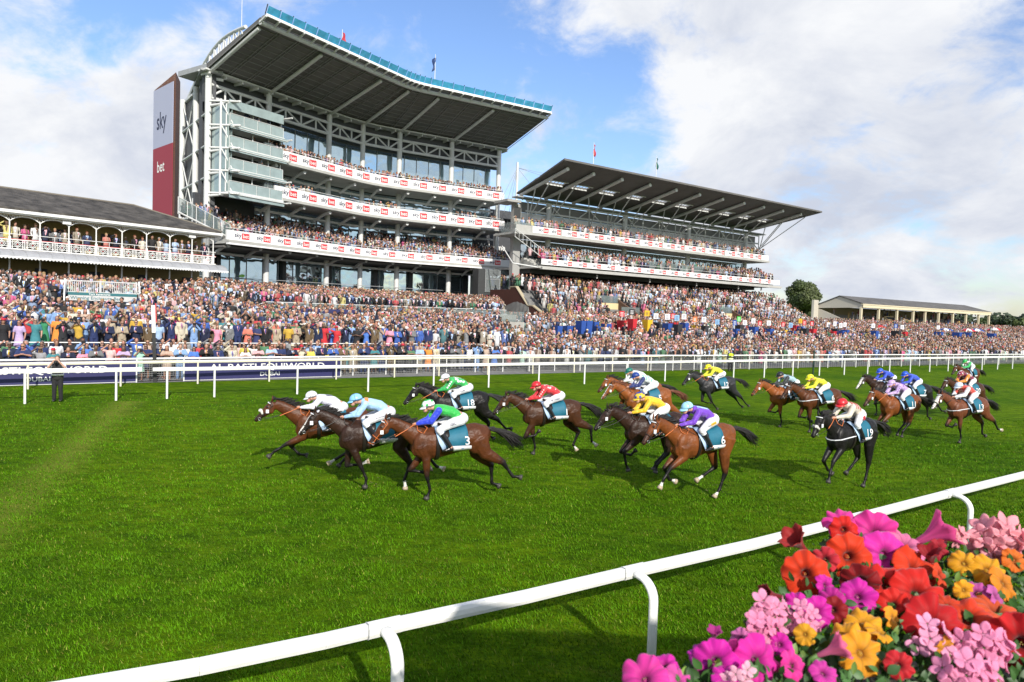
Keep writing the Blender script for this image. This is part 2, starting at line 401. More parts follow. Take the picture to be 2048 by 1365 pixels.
for px, py in ((-180, 1400), (768, 1241), (1268, 1132), (1712, 1028), (1902, 980)):
    P = G(px, py, 1.2)
    c, u = along(fgp, P, 0); nn = Vector((u.y, -u.x, 0))
    mb = MB(); a_ = c - u * .17 + Vector((0, 0, .004)); b_ = c + u * .17 + Vector((0, 0, .004))
    rail_box(mb, [a_, b_], .137, .047); part('rail_sleeve', mb, MW, r); mb = MB(); rail_box(mb, [a_ + Vector((0, 0, .003)), a_ + u * .012 + Vector((0, 0, .003))], .1435, .050); part('joint_seam', mb, MGREY, r)
    mb = MB(); pts = [c + nn * .03 - Vector((0, 0, .075)), c + nn * .12 - Vector((0, 0, .085))]
    for k in range(1, 8):
        t = k / 7 * math.pi / 2; pts.append(c + nn * (.12 + .22 * math.sin(t)) - Vector((0, 0, .085 + .22 * (1 - math.cos(t)))))
    pts.append(Vector((pts[-1].x, pts[-1].y, -.02)))
    mb.tube(pts, [(.062, .042)] * len(pts), 14, 0, tuple(u)); part('post', mb, MW, r)

def post_rail(name, pxs, gaps, label, hz, hh, dd, mt, off, x_sel, group=None, post_r=.042):
    pass
# main far running rail: straight line on the ground, broken at the finishing post
RL = Fr(-18.84, 26.39, 57.7)
def on_line(fr, px, t=0):                    # where the sight line at pixel column px meets the line t of a frame
    d = pix_dir(px, 700); P = CAM; k = (t - (P - fr.o).dot(fr.n)) / d.dot(fr.n); return (P + d * k - fr.o).dot(fr.u)
def far_rail(fr, s0, s1, posts, z, hh, dd, mt, label, pr=.045, t=0):
    o = fr(s0, t, 0); o.z = 0; e = empty('running_rail', o, label, 'running rail')
    mb = MB(); n = max(1, int((s1 - s0) / 12)); rail_box(mb, [fr(s0 + (s1 - s0) * i / n, t, z) for i in range(n + 1)], hh, dd); part('rail_bar', mb, mt, e)
    for s in posts:
        mb = MB(); mb.bar(fr(s, t, -.02), fr(s, t, z - hh * .6), pr, 8); part('post', mb, mt, e)
    return e
far_rail(RL, -14, on_line(RL, 284), [-9.5, -6, -2.8] + [on_line(RL, x) for x in (50, 233)], 1.36, .17, .05, MW, 'white running rail on round posts ending short of the finishing post')
s335 = on_line(RL, 869)
far_rail(RL, on_line(RL, 306), 150, [on_line(RL, x) for x in (335, 430, 596, 738, 869)] + [s335 + 3.35 * k for k in range(1, 38)], 1.34, .15, .05, MW, 'long white running rail behind the field of horses, running to the far right')
# second, cream rail just in front of the fence
MCR = mat('cream_rail_paint', (.70, .66, .52), .5, var=.06)
R2 = Fr(-21.9, 30.5, 53.6)
far_rail(R2, -14, 21, [-10.5, -7, -3.5, .2, 3.85, 7.3, 10.9, 14.7, 18.4], 1.22, .14, .05, MCR, 'cream coloured inner rail just in front of the crowd barrier')
R3 = Fr(*(R2(21, 0, 0).xy), 57.5)
far_rail(R3, .05, 110, [.5 + 3.6 * k for k in range(30)], 1.22, .13, .05, MCR, 'cream inner rail continuing in front of the mesh barrier to the right')
# crowd barrier
FP = [F0(a, -q, 0) for a, q in ((-14, -1), (0, 0), (12.8, .8), (23.8, 1.3), (31.8, 1.1), (45.7, -.3), (65.7, -.8), (99, -2.2), (135, -3.0))]
def fpt(a):
    xs = [-14, 0, 12.8, 23.8, 31.8, 45.7, 65.7, 99, 135]; ys = [-1, 0, .8, 1.3, 1.1, -.3, -.8, -2.2, -3]
    return F0(a, -float(np.interp(a, xs, ys)), 0)
MMESH = mat('galvanised_wire', (.42, .43, .43), .5, metal=.3)
fe = empty('crowd_barrier', fpt(30), 'low white crowd barrier with wire mesh panels that the spectators lean on', 'barrier')
mb = MB(); aa = [-14 + 3 * k for k in range(50)]
for a, b in zip(aa[:-1], aa[1:]): mb.bar(fpt(a) + Vector((0, 0, 1.2)), fpt(b) + Vector((0, 0, 1.2)), .055, 8)
part('top_rail', mb, MW, fe)
k = -13.
while k < 120:
    mb = MB(); p = fpt(k); mb.bar(p, p + Vector((0, 0, 1.17)), .035, 6); part('post', mb, MW, fe)
    k += 2.15 if k < 70 else 3.2
mb = MB()
a = -14.
while a < 110:
    st = .11 if a < 45 else .3
    p = fpt(a) - F0.n * .0
    mb.bar(p + Vector((0, 0, .08)), p + Vector((0, 0, 1.08)), .006 if a < 45 else .012, 3); a += st
for z in [.1 + .11 * i for i in range(10)]:
    for a, b in zip(aa[:-8], aa[1:-7]): mb.bar(fpt(a) + Vector((0, 0, z)), fpt(b) + Vector((0, 0, z)), .009, 3)
part('wire_mesh', mb, MMESH, fe)
def board(a0, a1, label, tx0, tx1, dz=0):
    p0 = fpt(a0) + F0.n * .12; p1 = fpt(a1) + F0.n * .12; u = (p1 - p0).normalized(); nn = Vector((u.y, -u.x, 0))
    T = lambda s, t, z: p0 + u * s + nn * t + Vector((0, 0, z)); Ln = (p1 - p0).length
    o = thing('banner_board', MB().box(T, 0, Ln, 0, .04, .06, 1.14), MNAVY, label, 'banner')
    mb = MB()
    for body, size, zc in (('AL BASTI EQUIWORLD', .46, .56), ('DUBAI', .30, .20)):
        vs, fs = text_geo(body, 'CENTER'); w = max(x for x, y in vs) - min(x for x, y in vs)
        sx = ((tx1 - tx0) if body[0] == 'A' else (tx1 - tx0) * .17) / w; c = (tx0 + tx1) / 2 - a0
        mb.add([T(c + x * sx, .048, zc + y * size) for x, y in vs], fs)
    part('lettering', mb, MW, o); mb = MB()
    mb.box(T, -.06, 0, -.01, .06, 0, 1.2); mb.box(T, Ln, Ln + .06, -.01, .06, 0, 1.2); mb.box(T, 0, Ln, .0, .05, .03, .058); part('frame', mb, MSTEEL, o)
board(-4.5, 5.5, 'navy banner board with white lettering behind the photographer', -1.4, 4.3)
board(7.75, 16.25, 'navy banner board with white lettering right of the finishing post', 9.0, 15.3)
# finishing post
P = G(310, 765); mb = MB(); T = lambda a, b, c: P + F0.u * a + F0.n * b + Vector((-.035 * c, 0, c))
fp = thing('finishing_post', MB().box(T, -.08, .08, -.06, .06, 0, 2.55), MBLACK, 'tall finishing post, black below and white above with a red edge', 'post', org=Vector((P.x, P.y, 0)))
part('white_board', MB().box(T, -.09, .08, -.07, .07, 2.55, 3.95), MW, fp); part('red_edge', MB().box(T, .083, .14, -.05, .05, 3.1, 4.05), MRED, fp)
# small furniture by the rail
P = G(1626, 749); thing('distance_post', MB().bar(P, P + Vector((0, 0, 1.9)), .06, 8), mat('dark_green_paint', (.01, .04, .025), .5), 'dark green distance post standing behind the white rail', 'post')
for i, (px, py, zt) in enumerate(((1409, 748, 2.9), (1488, 744, 2.4))):
    pass
# ---------------------------------------------------------------- main grandstand (two facets, concave front)
A = Fr(-17.5, 84, 33); B = Fr(-17.5, 84, 58); KT = math.tan(math.radians(12.5))
class Curve:                                # the two facets joined by a soft bend
    c = 3.4
    def fr(s, a):
        if a <= -s.c: return A(a, 0, 0), A.n
        if a >= s.c: return B(a, 0, 0), B.n
        u = (a + s.c) / (2 * s.c); p0, p1, p2 = A(-s.c, 0, 0), A(0, 0, 0), B(s.c, 0, 0); p = p0 * (1 - u) ** 2 + p1 * (2 * u * (1 - u)) + p2 * u * u
        d = ((p1 - p0) * (1 - u) + (p2 - p1) * u).normalized(); return p, Vector((d.y, -d.x, 0))
    def __call__(s, a, t, z): p, n = s.fr(a); return p + n * t + Vector((0, 0, z))
CV = Curve()
def stations(s0, s1):
    L_ = [s0] + [x for x in (-3.4, -2.5, -1.7, -.85, 0, .85, 1.7, 2.5, 3.4) if s0 < x < s1] + [s1]; return L_
def cstrip(mb, sts, prof, m=0):
    """sweep a closed profile [(s shift function, t, z)] along stations"""
    n = len(prof); vs = []
    for k, a in enumerate(sts):
        for (t, z) in prof: vs.append(CV(a if not callable(a) else a(t), t, z))
    K = len(sts); mb.add(vs, [(i * n + j, i * n + (j + 1) % n, (i + 1) * n + (j + 1) % n, (i + 1) * n + j) for i in range(K - 1) for j in range(n)] + [tuple(range(n))[::-1], tuple(range((K - 1) * n, K * n))], m)
def segs(sL, sR, t): return [(CV, sL, sR)]
def fbox(mb, sL, sR, t0, t1, z0, z1, m=0): cstrip(mb, stations(sL, sR), [(t0, z0), (t1, z0), (t1, z1), (t0, z1)], m)
def fbar(mb, sL, sR, t, z, r, n=8):
    cstrip(mb, stations(sL, sR), [(t + r * math.cos(6.283 * k / n), z + r * math.sin(6.283 * k / n)) for k in range(n)]); mb.sm[-1] = False
MCLAD = mat('charcoal_cladding', (.06, .063, .07), .55, var=.15, vscale=.8, stretch=(1, 1, 6))
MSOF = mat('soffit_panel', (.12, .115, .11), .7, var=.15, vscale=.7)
MRIB = mat('soffit_rib', (.24, .24, .235), .6)
MFLOOR = mat('balcony_concrete', (.40, .40, .38), .8, var=.12, vscale=1)
MFASC = mat('fascia_white', (.80, .80, .80), .5)
def mat_glass(name, base, rough=.03, metal=.8, wob=.25, sc=.35):
    mt = mat(name, base, rough, metal, spec=1.0); nt = mt.node_tree; N = nt.nodes; L = nt.links
    tc = N.new('ShaderNodeTexCoord'); n = N.new('ShaderNodeTexNoise'); n.inputs['Scale'].default_value = sc; n.inputs['Detail'].default_value = 2
    L.new(tc.outputs['Object'], n.inputs['Vector']); b = N.new('ShaderNodeBump'); b.inputs['Strength'].default_value = wob; b.inputs['Distance'].default_value = .3
    L.new(n.outputs['Fac'], b.inputs['Height']); L.new(b.outputs[0], N['Principled BSDF'].inputs['Normal']); return mt
MGL = mat_glass('reflective_glazing', (.52, .66, .72), metal=.9); MGL2 = mat_glass('dark_glazing', (.16, .21, .23))
MTEAL = mat('teal_canopy_glass', (.06, .34, .56), .15, .0, var=.30, vscale=1.5, spec=1)
MTEALP = mat('pale_green_glass', (.30, .38, .375), .12, .2, var=.15, vscale=1, spec=1)
gs = empty('grandstand', Vector((-17.5, 84, 4)), 'huge curved grandstand with white columns, red and white advert balconies and sweeping dark roof', 'grandstand')
COLS = [(A, -20.1), (A, -13.0), (A, -4.5), (B, .3), (B, 4.5), (B, 12.0), (B, 19.4)]
for fr, s in COLS:
    mb = MB(); t = -3
    if fr is B and s < 1: mb.bar(CV(0, t, 3.8), CV(0, t, 26.9), .30, 14)
    else: mb.bar(fr(s, t, 3.8), fr(s, t, 26.9), .32, 14)
    part('column', mb, MSTEEL, gs)
# floors, fascias, brackets
def level(zb, zt, sL, sR, lip, sp, off, size, depth=4.6):
    mb = MB(); fbox(mb, sL, sR, -depth, -.02, zb - .38, zb - .12); fbox(mb, sL, sR, -.05, .16 + lip, zb - .30, zb - .02); part('floor_slab', mb, MFLOOR, gs)
    mb = MB(); fbox(mb, sL, sR, .0, .10, zb, zt); fa = part('advert_fascia', mb, MFASC, gs)
    mi = MB(); mr = MB(); mw = MB(); s = sL + off
    while s < 20 + (20.5 - sR if lip else 0):
        for fr, ok in ((CV, sL < s < sR - sp * .6),):
            if not ok: continue
            h = (zt - zb) * .64; zc = (zt + zb) / 2; w = h * 1.28
            T = lambda x, y: fr(s + x, .125, zc - h * .22 + y)
            mi.text('sky', T, h * .98, 0)
            mr.box(fr, s + w * 1.08, s + w * 2.2, .10, .118, zc - h * .5, zc + h * .5)
            mw.text('bet', lambda x, y: fr(s + w * 1.20 + x, .135, zc - h * .26 + y), h * .86, 0)
        s += sp
    part('lettering', mi, MINK, fa); parts('red_logo_panel', mr, MADRED, fa); part('white_lettering', mw, MW, fa)
    mj = MB(); s = sL
    while s < sR:
        fr = CV; mj.box(fr, s, s + .04, .10, .112, zb, zt); s += 2 * sp
    part('panel_joints', mj, MGREY, fa)
    mb = MB(); s = sL + .6
    while s < sR - .3:
        fr = CV
        if abs(s) > .3:
            mb.bar(fr(s, -3.0, zb - 1.35), fr(s, -1.1, zb - .62), .17, 8); mb.bar(fr(s, -1.1, zb - .62), fr(s, -.35, zb - .55), .20, 8)
        s += 3.72
    parts('bracket', mb, MSTEEL, gs, 2)
    mb = MB(); fbar(mb, sL, sR, -3.0, zb - 1.2, .14); part('edge_beam', mb, MSTEEL, gs)
level(19.45, 20.52, -14.5, 18.6, 0, 2.68, .9, 1)
level(15.58, 16.72, -14.5, 18.75, 0, 2.68, .9, 1)
level(10.50, 11.45, -20.0, 20.5, .35, 2.55, .9, 1, 9)
mb = MB(); fbox(mb, -20, 20.5, .1, .5, 10.02, 10.28); part('fascia_lip', mb, MFASC, gs)
# balcony rails (glass and tube) above each fascia, end returns
mb = MB()
for z in (20.75, 16.95, 11.68): fbar(mb, -14.5 if z > 12 else -20, 18.6 if z > 12 else 20.4, .0, z, .03, 5)
part('handrail', mb, MSTEEL, gs)
mb = MB()
for fr, s0, s1, z0, z1 in ((A, -15.6, -14.5, 19.3, 20.9), (A, -15.6, -14.5, 15.5, 17.1)):
    mb.box(fr, s0, s1, -.1, -.04, z0, z1); mb.box(fr, s0, s0 + .05, -3, -.1, z0, z1)
for k in range(6):
    mb.box(A, -20.2 - .9 * k, -19.4 - .9 * k, -.35, -.3, 10.9 + .32 * k, 12.2 + .32 * k)
parts('side_balustrade', mb, MGLASS_RAIL, gs)
mb = MB()
for k in range(7): mb.bar(A(-20.2 - .9 * (k - 1), -.32, 10.4 + .32 * k), A(-20.2 - .9 * (k - 1), -.32, 12.0 + .32 * k), .04, 5)
mb.bar(A(-19.3, -.32, 12.0), A(-24.7, -.32, 13.9), .04, 5); mb.bar(A(-19.3, -.32, 10.7), A(-24.7, -.32, 12.5), .10, 5)
part('side_stair_rail', mb, MSTEEL, gs)
# seating tier of the middle gallery
mb = MB()
for k in range(7): fbox(mb, -19.8, 20.2, -.7 * (k + 1), -.7 * k - .1, 10.2, 10.62 + .28 * k)
part('gallery_steps', mb, MFLOOR, gs)
# glazing
def glaze(z0, z1, t, sL, sR, step, mid, mt, dark=()):
    mb = MB(); mf = MB()
    for fr, l, r_ in segs(sL, sR, t):
        s = l; i = 0
        while s < r_ - .2:
            e = min(s + step, r_); j = rnd.uniform(-.02, .02); j2 = rnd.uniform(-.02, .02)
            mb.add([fr(s, t + j, z0), fr(e, t + j2, z0), fr(e, t - j, z1), fr(s, t - j2, z1)], [(0, 1, 2, 3)])
            mf.box(fr, s - .03, s + .03, t, t + .07, z0, z1); s = e; i += 1
        for z in mid: mf.box(fr, l, r_, t + .01, t + .06, z - .03, z + .03)
    part('glazing', mb, mt, gs); part('mullions', mf, MGREY, gs)
glaze(19.3, 24.5, -4.6, -13.4, 19.0, 1.75, (), MGL)
glaze(15.4, 18.9, -4.6, -13.4, 19.0, 1.3, (17.1,), MGL)
glaze(12.4, 15.1, -5.3, -15.5, 19.0, 1.9, (), MGL)
glaze(4.4, 9.7, -5.6, -19.9, 16.5, 2.1, (7.0,), MGL)
mb = MB()                                            # door openings and dark bays in the glazing
for fr, s, z0, z1, t in ((A, -11.5, 12.4, 14.0, -5.25), (A, -1.5, 12.4, 14.0, -5.25), (B, 3, 12.4, 14.1, -5.25), (B, 10, 12.4, 14, -5.25), (B, 1.4, 15.5, 16.9, -4.55), (B, 8.5, 15.5, 16.8, -4.55), (A, -15.5, 4.5, 6.6, -5.5), (A, -6.8, 4.5, 6.8, -5.5), (B, 2.6, 4.5, 6.6, -5.5), (B, 9.4, 4.5, 6.6, -5.5), (B, 13.7, 4.5, 6.6, -5.5)):
    mb.box(fr, s, s + 1.3, t, t + .06, z0, z1)
for fr, s in ((A, -17.6), (A, -9.2), (A, -2.3), (B, 2.2), (B, 7.2), (B, 15.4)): mb.box(fr, s, s + .5, -5.5, -5.0, 4, 10)
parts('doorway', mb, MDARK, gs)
mb = MB(); fbox(mb, -15.5, 19.2, -5.6, -4.75, 18.9, 19.3); fbox(mb, -19.9, 19.2, -5.9, -5.4, 14.9, 15.5); fbox(mb, -19.9, 19.2, -6.0, -5.65, 9.6, 12.5); fbox(mb, -20.1, -15.3, -5.4, -5.1, 10.2, 15.3)
fbox(mb, -20.1, 19.5, -4.1, -3.7, 24.35, 27.1); part('cladding', mb, MCLAD, gs)
mb = MB(); mb.box(A, -19.5, -13.2, -5.5, -4.9, 9.7, 27); part('cladding_wall', mb, MCLAD, gs)
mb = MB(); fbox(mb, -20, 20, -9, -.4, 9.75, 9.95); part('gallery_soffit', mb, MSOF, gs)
# white truss across the top of the columns
def truss(mb, fr, s0, s1, t, z0, z1, n, r=.11, rc=.17):
    mb.bar(fr(s0, t, z0), fr(s1, t, z0), rc, 8); mb.bar(fr(s0, t, z1), fr(s1, t, z1), rc, 8)
    for i in range(n + 1):
        s = s0 + (s1 - s0) * i / n
        if 0 < i < n: mb.bar(fr(s, t, z0), fr(s, t, z1), r, 6)
        if i < n:
            e = s0 + (s1 - s0) * (i + 1) / n
            if i % 2: mb.bar(fr(s, t, z1), fr(e, t, z0), r, 6)
            else: mb.bar(fr(s, t, z0), fr(e, t, z1), r, 6)
cs = [(A, -20.1, -13), (A, -13, -4.5), (CV, -4.5, 0), (CV, 0, 4.5), (B, 4.5, 12), (B, 12, 19.4)]
for fr, s0, s1 in cs:
    mb = MB(); truss(mb, fr, s0, s1, -2.9, 24.65, 25.95, 4 if s1 - s0 > 6 else 3); part('truss', mb, MSTEEL, gs)
# eave at the column heads
mb = MB(); fbox(mb, -20.9, 20.4, -3.6, -2.2, 27.05, 27.2); part('eave', mb, MSTEEL, gs)
mb = MB(); s = -20.5
while s < 20.3:
    fr = CV
    if abs(s) > .4: mb.box(fr, s, s + .14, -3.7, -2.3, 26.78, 27.045)
    s += 1.85
parts('eave_bracket', mb, MSTEEL, gs)
# roof: dark ribbed underside sweeping up to the front, metal top, teal glass edge
ZI, ZO, TI, TO = 27.25, 29.55, -2.6, 6.9
def zr(t): return ZI + (ZO - ZI) * (t - TI) / (TO - TI)
AL = lambda t: -20.6 - .1 * (t - TI); BR = lambda t: 20.2 + .03 * (t - TI)
roof = MB()
def RS(n):                                           # n+1 station functions along the roof, end stations splay with t
    return [(lambda t, k=i / n: AL(t) + (BR(t) - AL(t)) * k) for i in range(n + 1)]
def rslab(mb, t0, t1, za0, za1, zb0, zb1): cstrip(mb, RS(40), [(t0, za0), (t1, za1), (t1, zb1), (t0, zb0)])
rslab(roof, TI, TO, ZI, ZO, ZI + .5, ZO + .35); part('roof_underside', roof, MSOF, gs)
mb = MB(); fbox(mb, -20.6, 20.2, -7.5, TI - .003, 27.25, 27.75); part('roof_back', mb, MGREY, gs)
mb = MB(); st = RS(19)
for f in st:
    for dd in (0, .32): mb.bar(CV(f(TI) + dd, TI, zr(TI) - .05), CV(f(TO) + dd, TO, zr(TO) - .05), .045, 4)
part('soffit_ribs', mb, MRIB, gs)
mb = MB(); nt_ = 11; st = RS(30)
for j in range(1, nt_):
    t = TI + (TO - TI) * j / nt_
    for f, g in zip(st[:-1], st[1:]): mb.bar(CV(f(t), t, zr(t) - .01), CV(g(t), t, zr(t) - .01), .055, 4)
part('soffit_purlins', mb, MRIB, gs)
mb = MB()
for s0, s1 in ((-20.2, -21.2), (-13, -14), (-4.5, -5.6), (0, .1), (4.5, 5.4), (12, 12.9)):
    mb.bar(CV(s0, -2.9, 27.0), CV(s1, TO - .6, ZO - .42), .19, 10); mb.bar(CV(s0, -2.9, 26.5), CV(s0, -2.9, 27.2), .25, 8)
parts('roof_strut', mb, MSTEEL, gs, 2)
mb = MB()
for f, g in zip(RS(30)[:-1], RS(30)[1:]): mb.bar(CV(f(TO), TO, ZO - .1), CV(g(TO), TO, ZO - .1), .22, 10)
part('front_beam', mb, MSTEEL, gs)
mb = MB(); rslab(mb, TO + .2, TO + .9, ZO + .16, ZO + .3, ZO + .36, ZO + .42); part('edge_decking', mb, mat('corrugated_edge', (.22, .22, .22), .5, bump=.6, bscale=40), gs)
mb = MB(); NG = 30; st = RS(NG)
for f in st: mb.bar(CV(f(TO), TO, ZO - .1), CV(f(TO + 1.0), TO + 1.0, ZO + .22), .11, 6)
parts('edge_bracket', mb, MSTEEL, gs)
mb = MB(); rslab(mb, TO + .95, TO + 1.05, ZO + .2, ZO + .22, ZO + .42, ZO + .44); part('edge_trim', mb, MFASC, gs)
mb = MB(); t0, t1, z0, z1 = TO + .9, TO + 1.3, ZO + .38, ZO + 1.05
for i in range(NG):
    a_, b_ = st[i], st[i + 1]; mb.add([CV(a_(t0) + .05, t0, z0), CV(b_(t0) - .05, t0, z0), CV(b_(t1) - .05, t1, z1), CV(a_(t1) + .05, t1, z1)], [(0, 1, 2, 3)])
parts('teal_glass_pane', mb, MTEAL, gs)
mb = MB()
for f in st: mb.bar(CV(f(TO + .8), TO + .8, ZO + .44), CV(f(TO + 1.2), TO + 1.2, ZO + 1.2), .05, 5)
part('glass_clips', mb, MDARK, gs)
# left flank: charcoal wall, columns, cross bracing, side eave and arched truss
D = Vector((-.615, .786, 0)).normalized(); C0 = A(-20.1, -3, 0)
SW = Fr(0, 0, 0); SW.o = C0; SW.u = D; SW.n = Vector((-.786, -.615, 0))
mb = MB(); mb.box(SW, -.1, 11.5, -.7, -.35, 4, 26.9); part('flank_wall', mb, MCLAD, gs)
mb = MB()
for d in (4.9, 10.9): mb.bar(SW(d, 0, 4), SW(d, 0, 26.8), .30, 12)
parts('flank_column', mb, MSTEEL, gs)
mb = MB()
for z in (23.2, 20.0, 16.8, 13.4): mb.bar(SW(0, 0, z), SW(10.9, 0, z), .14, 8)
parts('flank_beam', mb, MSTEEL, gs)
mb = MB(); zs = [26.5, 20.0, 13.4, 8.0]
for z0, z1 in zip(zs[:-1], zs[1:]): mb.bar(SW(5, .05, z0), SW(10.8, .05, z1), .07, 6); mb.bar(SW(10.8, .05, z0), SW(5, .05, z1), .07, 6)
part('cross_bracing', mb, MSTEEL, gs)
mb = MB(); mb.hexa([SW(-.6, 0.9, 27.0), SW(-.6, -1.2, 27.0), SW(11.0, -1.6, 26.9), SW(11.0, -.5, 26.8), SW(-.6, .9, 27.2), SW(-.6, -1.2, 27.3), SW(11.0, -1.6, 27.2), SW(11.0, -.5, 27.0)]); part('flank_eave', mb, MGREY, gs)
mb = MB()
for k in range(9): mb.box(SW, k * 1.4, k * 1.2 + .12, -1.4, -.1, 26.5, 26.75)
parts('flank_eave_bracket', mb, MSTEEL, gs)
mb = MB()                                           # arched end truss behind the roof slope
Pa = SW(10.9, -.6, 27.1); Pb = A(AL(4.5), 4.5, zr(4.5) + .55); top = []; bot = []
for i in range(13):
    u = i / 12; p = Pa.lerp(Pb, u); bot.append(Pa.lerp(A(AL(4), 4, zr(4) + .3), u)); top.append(p + Vector((0, 0, 1.9 * math.sin(math.pi * u) * (1 - .1 * u) + .1)))
mb.path(top, .17, 8); mb.path(bot, .10, 6)
for i in range(1, 12): mb.bar(top[i], bot[i], .10, 6); mb.bar(top[i], bot[i + 1], .07, 6)
part('arched_truss', mb, MSTEEL, gs)
# glass balcony tower at the left bay
mbf = MB(); mbg = MB(); mbd = MB(); mbt = MB()
for z in (15.15, 17.35, 19.5, 21.65, 23.75): mbf.box(A, -19.9, -13.5, -2.6, .35 if z < 23 else .1, z - .12, z + .1)
for z in (15.25, 17.45, 19.6, 21.75):
    for k in range(4): mbg.box(A, -19.8 + k * 1.58, -18.28 + k * 1.58, .18, .21, z + .02, z + .95)
    mbg.box(A, -19.87, -19.84, -2.5, .2, z + .02, z + .95); mbt.bar(A(-19.85, .2, z + 1.0), A(-13.55, .2, z + 1.0), .035, 6)
    for k in range(5): mbt.bar(A(-19.85 + 1.575 * k, .2, z), A(-19.85 + 1.575 * k, .2, z + 1.0), .03, 5)
    mbt.bar(A(-19.9, .45, z - .3), A(-13.1, .45, z - .3), .05, 6)
mbg.box(A, -19.9, -13.4, .3, .36, 14.6, 15.05); mbg.box(A, -19.9, -13.5, .12, .16, 23.2, 24.1)
for z in (17.0, 19.1, 21.3): mbg.box(A, -19.9, -13.2, .38, .42, z, z + .36)
mbd.box(A, -19.2, -13.6, -2.7, -2.5, 15.2, 23.7); mbd.box(A, -13.7, -13.5, -2.5, -.3, 15.2, 23.6)
for k in (-19.9, -19.55): mbg.box(A, k, k + .03, -2.6, .1, 15.2, 23.7)
for k in (-19.9, -16.9, -15.0, -13.5): mbt.bar(A(k, -.3, 15.2), A(k, -.3, 23.7), .07, 6)
for z in (15.0, 17.2, 19.4, 21.6, 23.9):
    mbt.bar(A(-20.1, -2.9, z - .1), A(-19.3, .9, z), .13, 8); mbt.bar(A(-20.9, -1.6, z), A(-19.2, 1.0, z), .10, 8); mbt.bar(A(-13.4, -2.9, z), A(-13.0, .9, z), .09, 8)
mbt.bar(A(-20.3, -.6, 14.8), A(-20.3, -.6, 24.1), .11, 8)
for z in (17.3, 19.5, 21.7, 23.9): mbt.bar(A(-20.3, -.6, z), A(-19.6, .3, z - 2.1), .06, 6)
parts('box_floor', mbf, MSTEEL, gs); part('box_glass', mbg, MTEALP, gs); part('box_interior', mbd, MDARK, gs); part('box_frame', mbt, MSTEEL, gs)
# dark link wall with the word Welcome
mb = MB(); mb.box(B, 17.0, 24.6, -6.0, -5.0, 3.5, 19.0); mb.box(B, 19.6, 26, -6, -3.2, 17.6, 18.1); lw = part('link_wall', mb, MCLAD, gs)
part('lettering', MB().text('Welcome', lambda x, y: B(17.5 + x * 1.0, -4.97, 13.25 + y), 1.15), MW, lw)
# brick stair tower and its banner
bt = empty('brick_tower', Vector((-42, 82, 0)), 'brown brick stair tower behind the left end of the big grandstand', 'tower')
MBRICK = bpy.data.materials.new('brick'); MBRICK.use_nodes = True
def brick_nodes(mt, c1, c2, mortar, sc):
    N = mt.node_tree.nodes; L = mt.node_tree.links; b = N.new('ShaderNodeTexBrick'); tc = N.new('ShaderNodeTexCoord'); sep = N.new('ShaderNodeSeparateXYZ'); L.new(tc.outputs['Object'], sep.inputs[0])
    ad = N.new('ShaderNodeMath'); L.new(sep.outputs['X'], ad.inputs[0]); L.new(sep.outputs['Y'], ad.inputs[1]); cb = N.new('ShaderNodeCombineXYZ'); L.new(ad.outputs[0], cb.inputs[0]); L.new(sep.outputs['Z'], cb.inputs[1])
    L.new(cb.outputs[0], b.inputs['Vector']); b.inputs['Scale'].default_value = sc; b.inputs['Color1'].default_value = (*c1, 1); b.inputs['Color2'].default_value = (*c2, 1); b.inputs['Mortar'].default_value = (*mortar, 1)
    L.new(b.outputs['Color'], N['Principled BSDF'].inputs['Base Color']); N['Principled BSDF'].inputs['Roughness'].default_value = .85
brick_nodes(MBRICK, (.20, .075, .045), (.13, .05, .035), (.22, .16, .13), 2.2)
c = [Vector((-40.2, 80.8, 0)), Vector((-45.0, 85.2, 0)), Vector((-43.5, 87.6, 0)), Vector((-41.4, 84.3, 0))]
mb = MB(); mb.hexa([p + Vector((0, 0, 3)) for p in c] + [p + Vector((0, 0, h)) for p, h in zip(c, (31.0, 30.2, 30.2, 31.0))]); part('brick_wall', mb, MBRICK, bt)
u = (c[1] - c[0]).normalized(); nn = Vector((-u.y, u.x, 0)); nn = nn if nn.y < 0 else -nn
TW = lambda s, t, z: c[1] - u * s + nn * t + Vector((0, 0, z)); Lw = (c[1] - c[0]).length
mb = MB(); mb.box(TW, 4.2, 5.0, .02, .08, 13.2, 15.6); part('window', mb, MGL2, bt)
bn = thing('tall_banner', MB().box(TW, .15, Lw - .35, .10, .16, 22.9, 30.0), mat('lilac_banner', (.40, .42, .56), .7), 'tall half lilac half red banner hanging down the brick tower', 'banner')
part('red_half', MB().box(TW, .15, Lw - .35, .10, .16, 13.6, 22.895), mat('banner_red', (.30, .035, .06), .7), bn)
part('lettering', MB().text('sky', lambda x, y: TW(1.25 + x, .175, 25.1 + y * 1.25), 2.3), MINK, bn); part('lettering', MB().text('bet', lambda x, y: TW(1.5 + x, .175, 19.9 + y * 1.1), 1.75), MW, bn)
# flagpoles
MFB = mat('flag_blue', (.02, .05, .16), .7); MFR = mat('flag_red', (.45, .03, .05), .7)
def flag(px, fr, t, zb, zt, label, col, fl=.7):
    s = on_line(fr, px, t); p = fr(s, t, zb); q = fr(s, t, zt); o = thing('flagpole', MB().bar(p, q, .06, 8, r2=.03), MSTEEL, label, 'flagpole')
    if col:
        mb = MB(); n = 6; pts = []
        for i in range(n + 1):
            for j in range(5): pts.append(q + Vector((fl * .55 * j / 4 + .10 * math.sin(i * 1.1 + j), .1 * math.cos(i + j * 1.4), -.25 - 1.5 * i / n - .35 * j / 4)))
        mb.add(pts, [(i * 5 + j, i * 5 + j + 1, (i + 1) * 5 + j + 1, (i + 1) * 5 + j) for i in range(n) for j in range(4)], 0, True)
        f = part('flag', mb, col, o); sol = f.modifiers.new('s', 'SOLIDIFY'); sol.thickness = .01
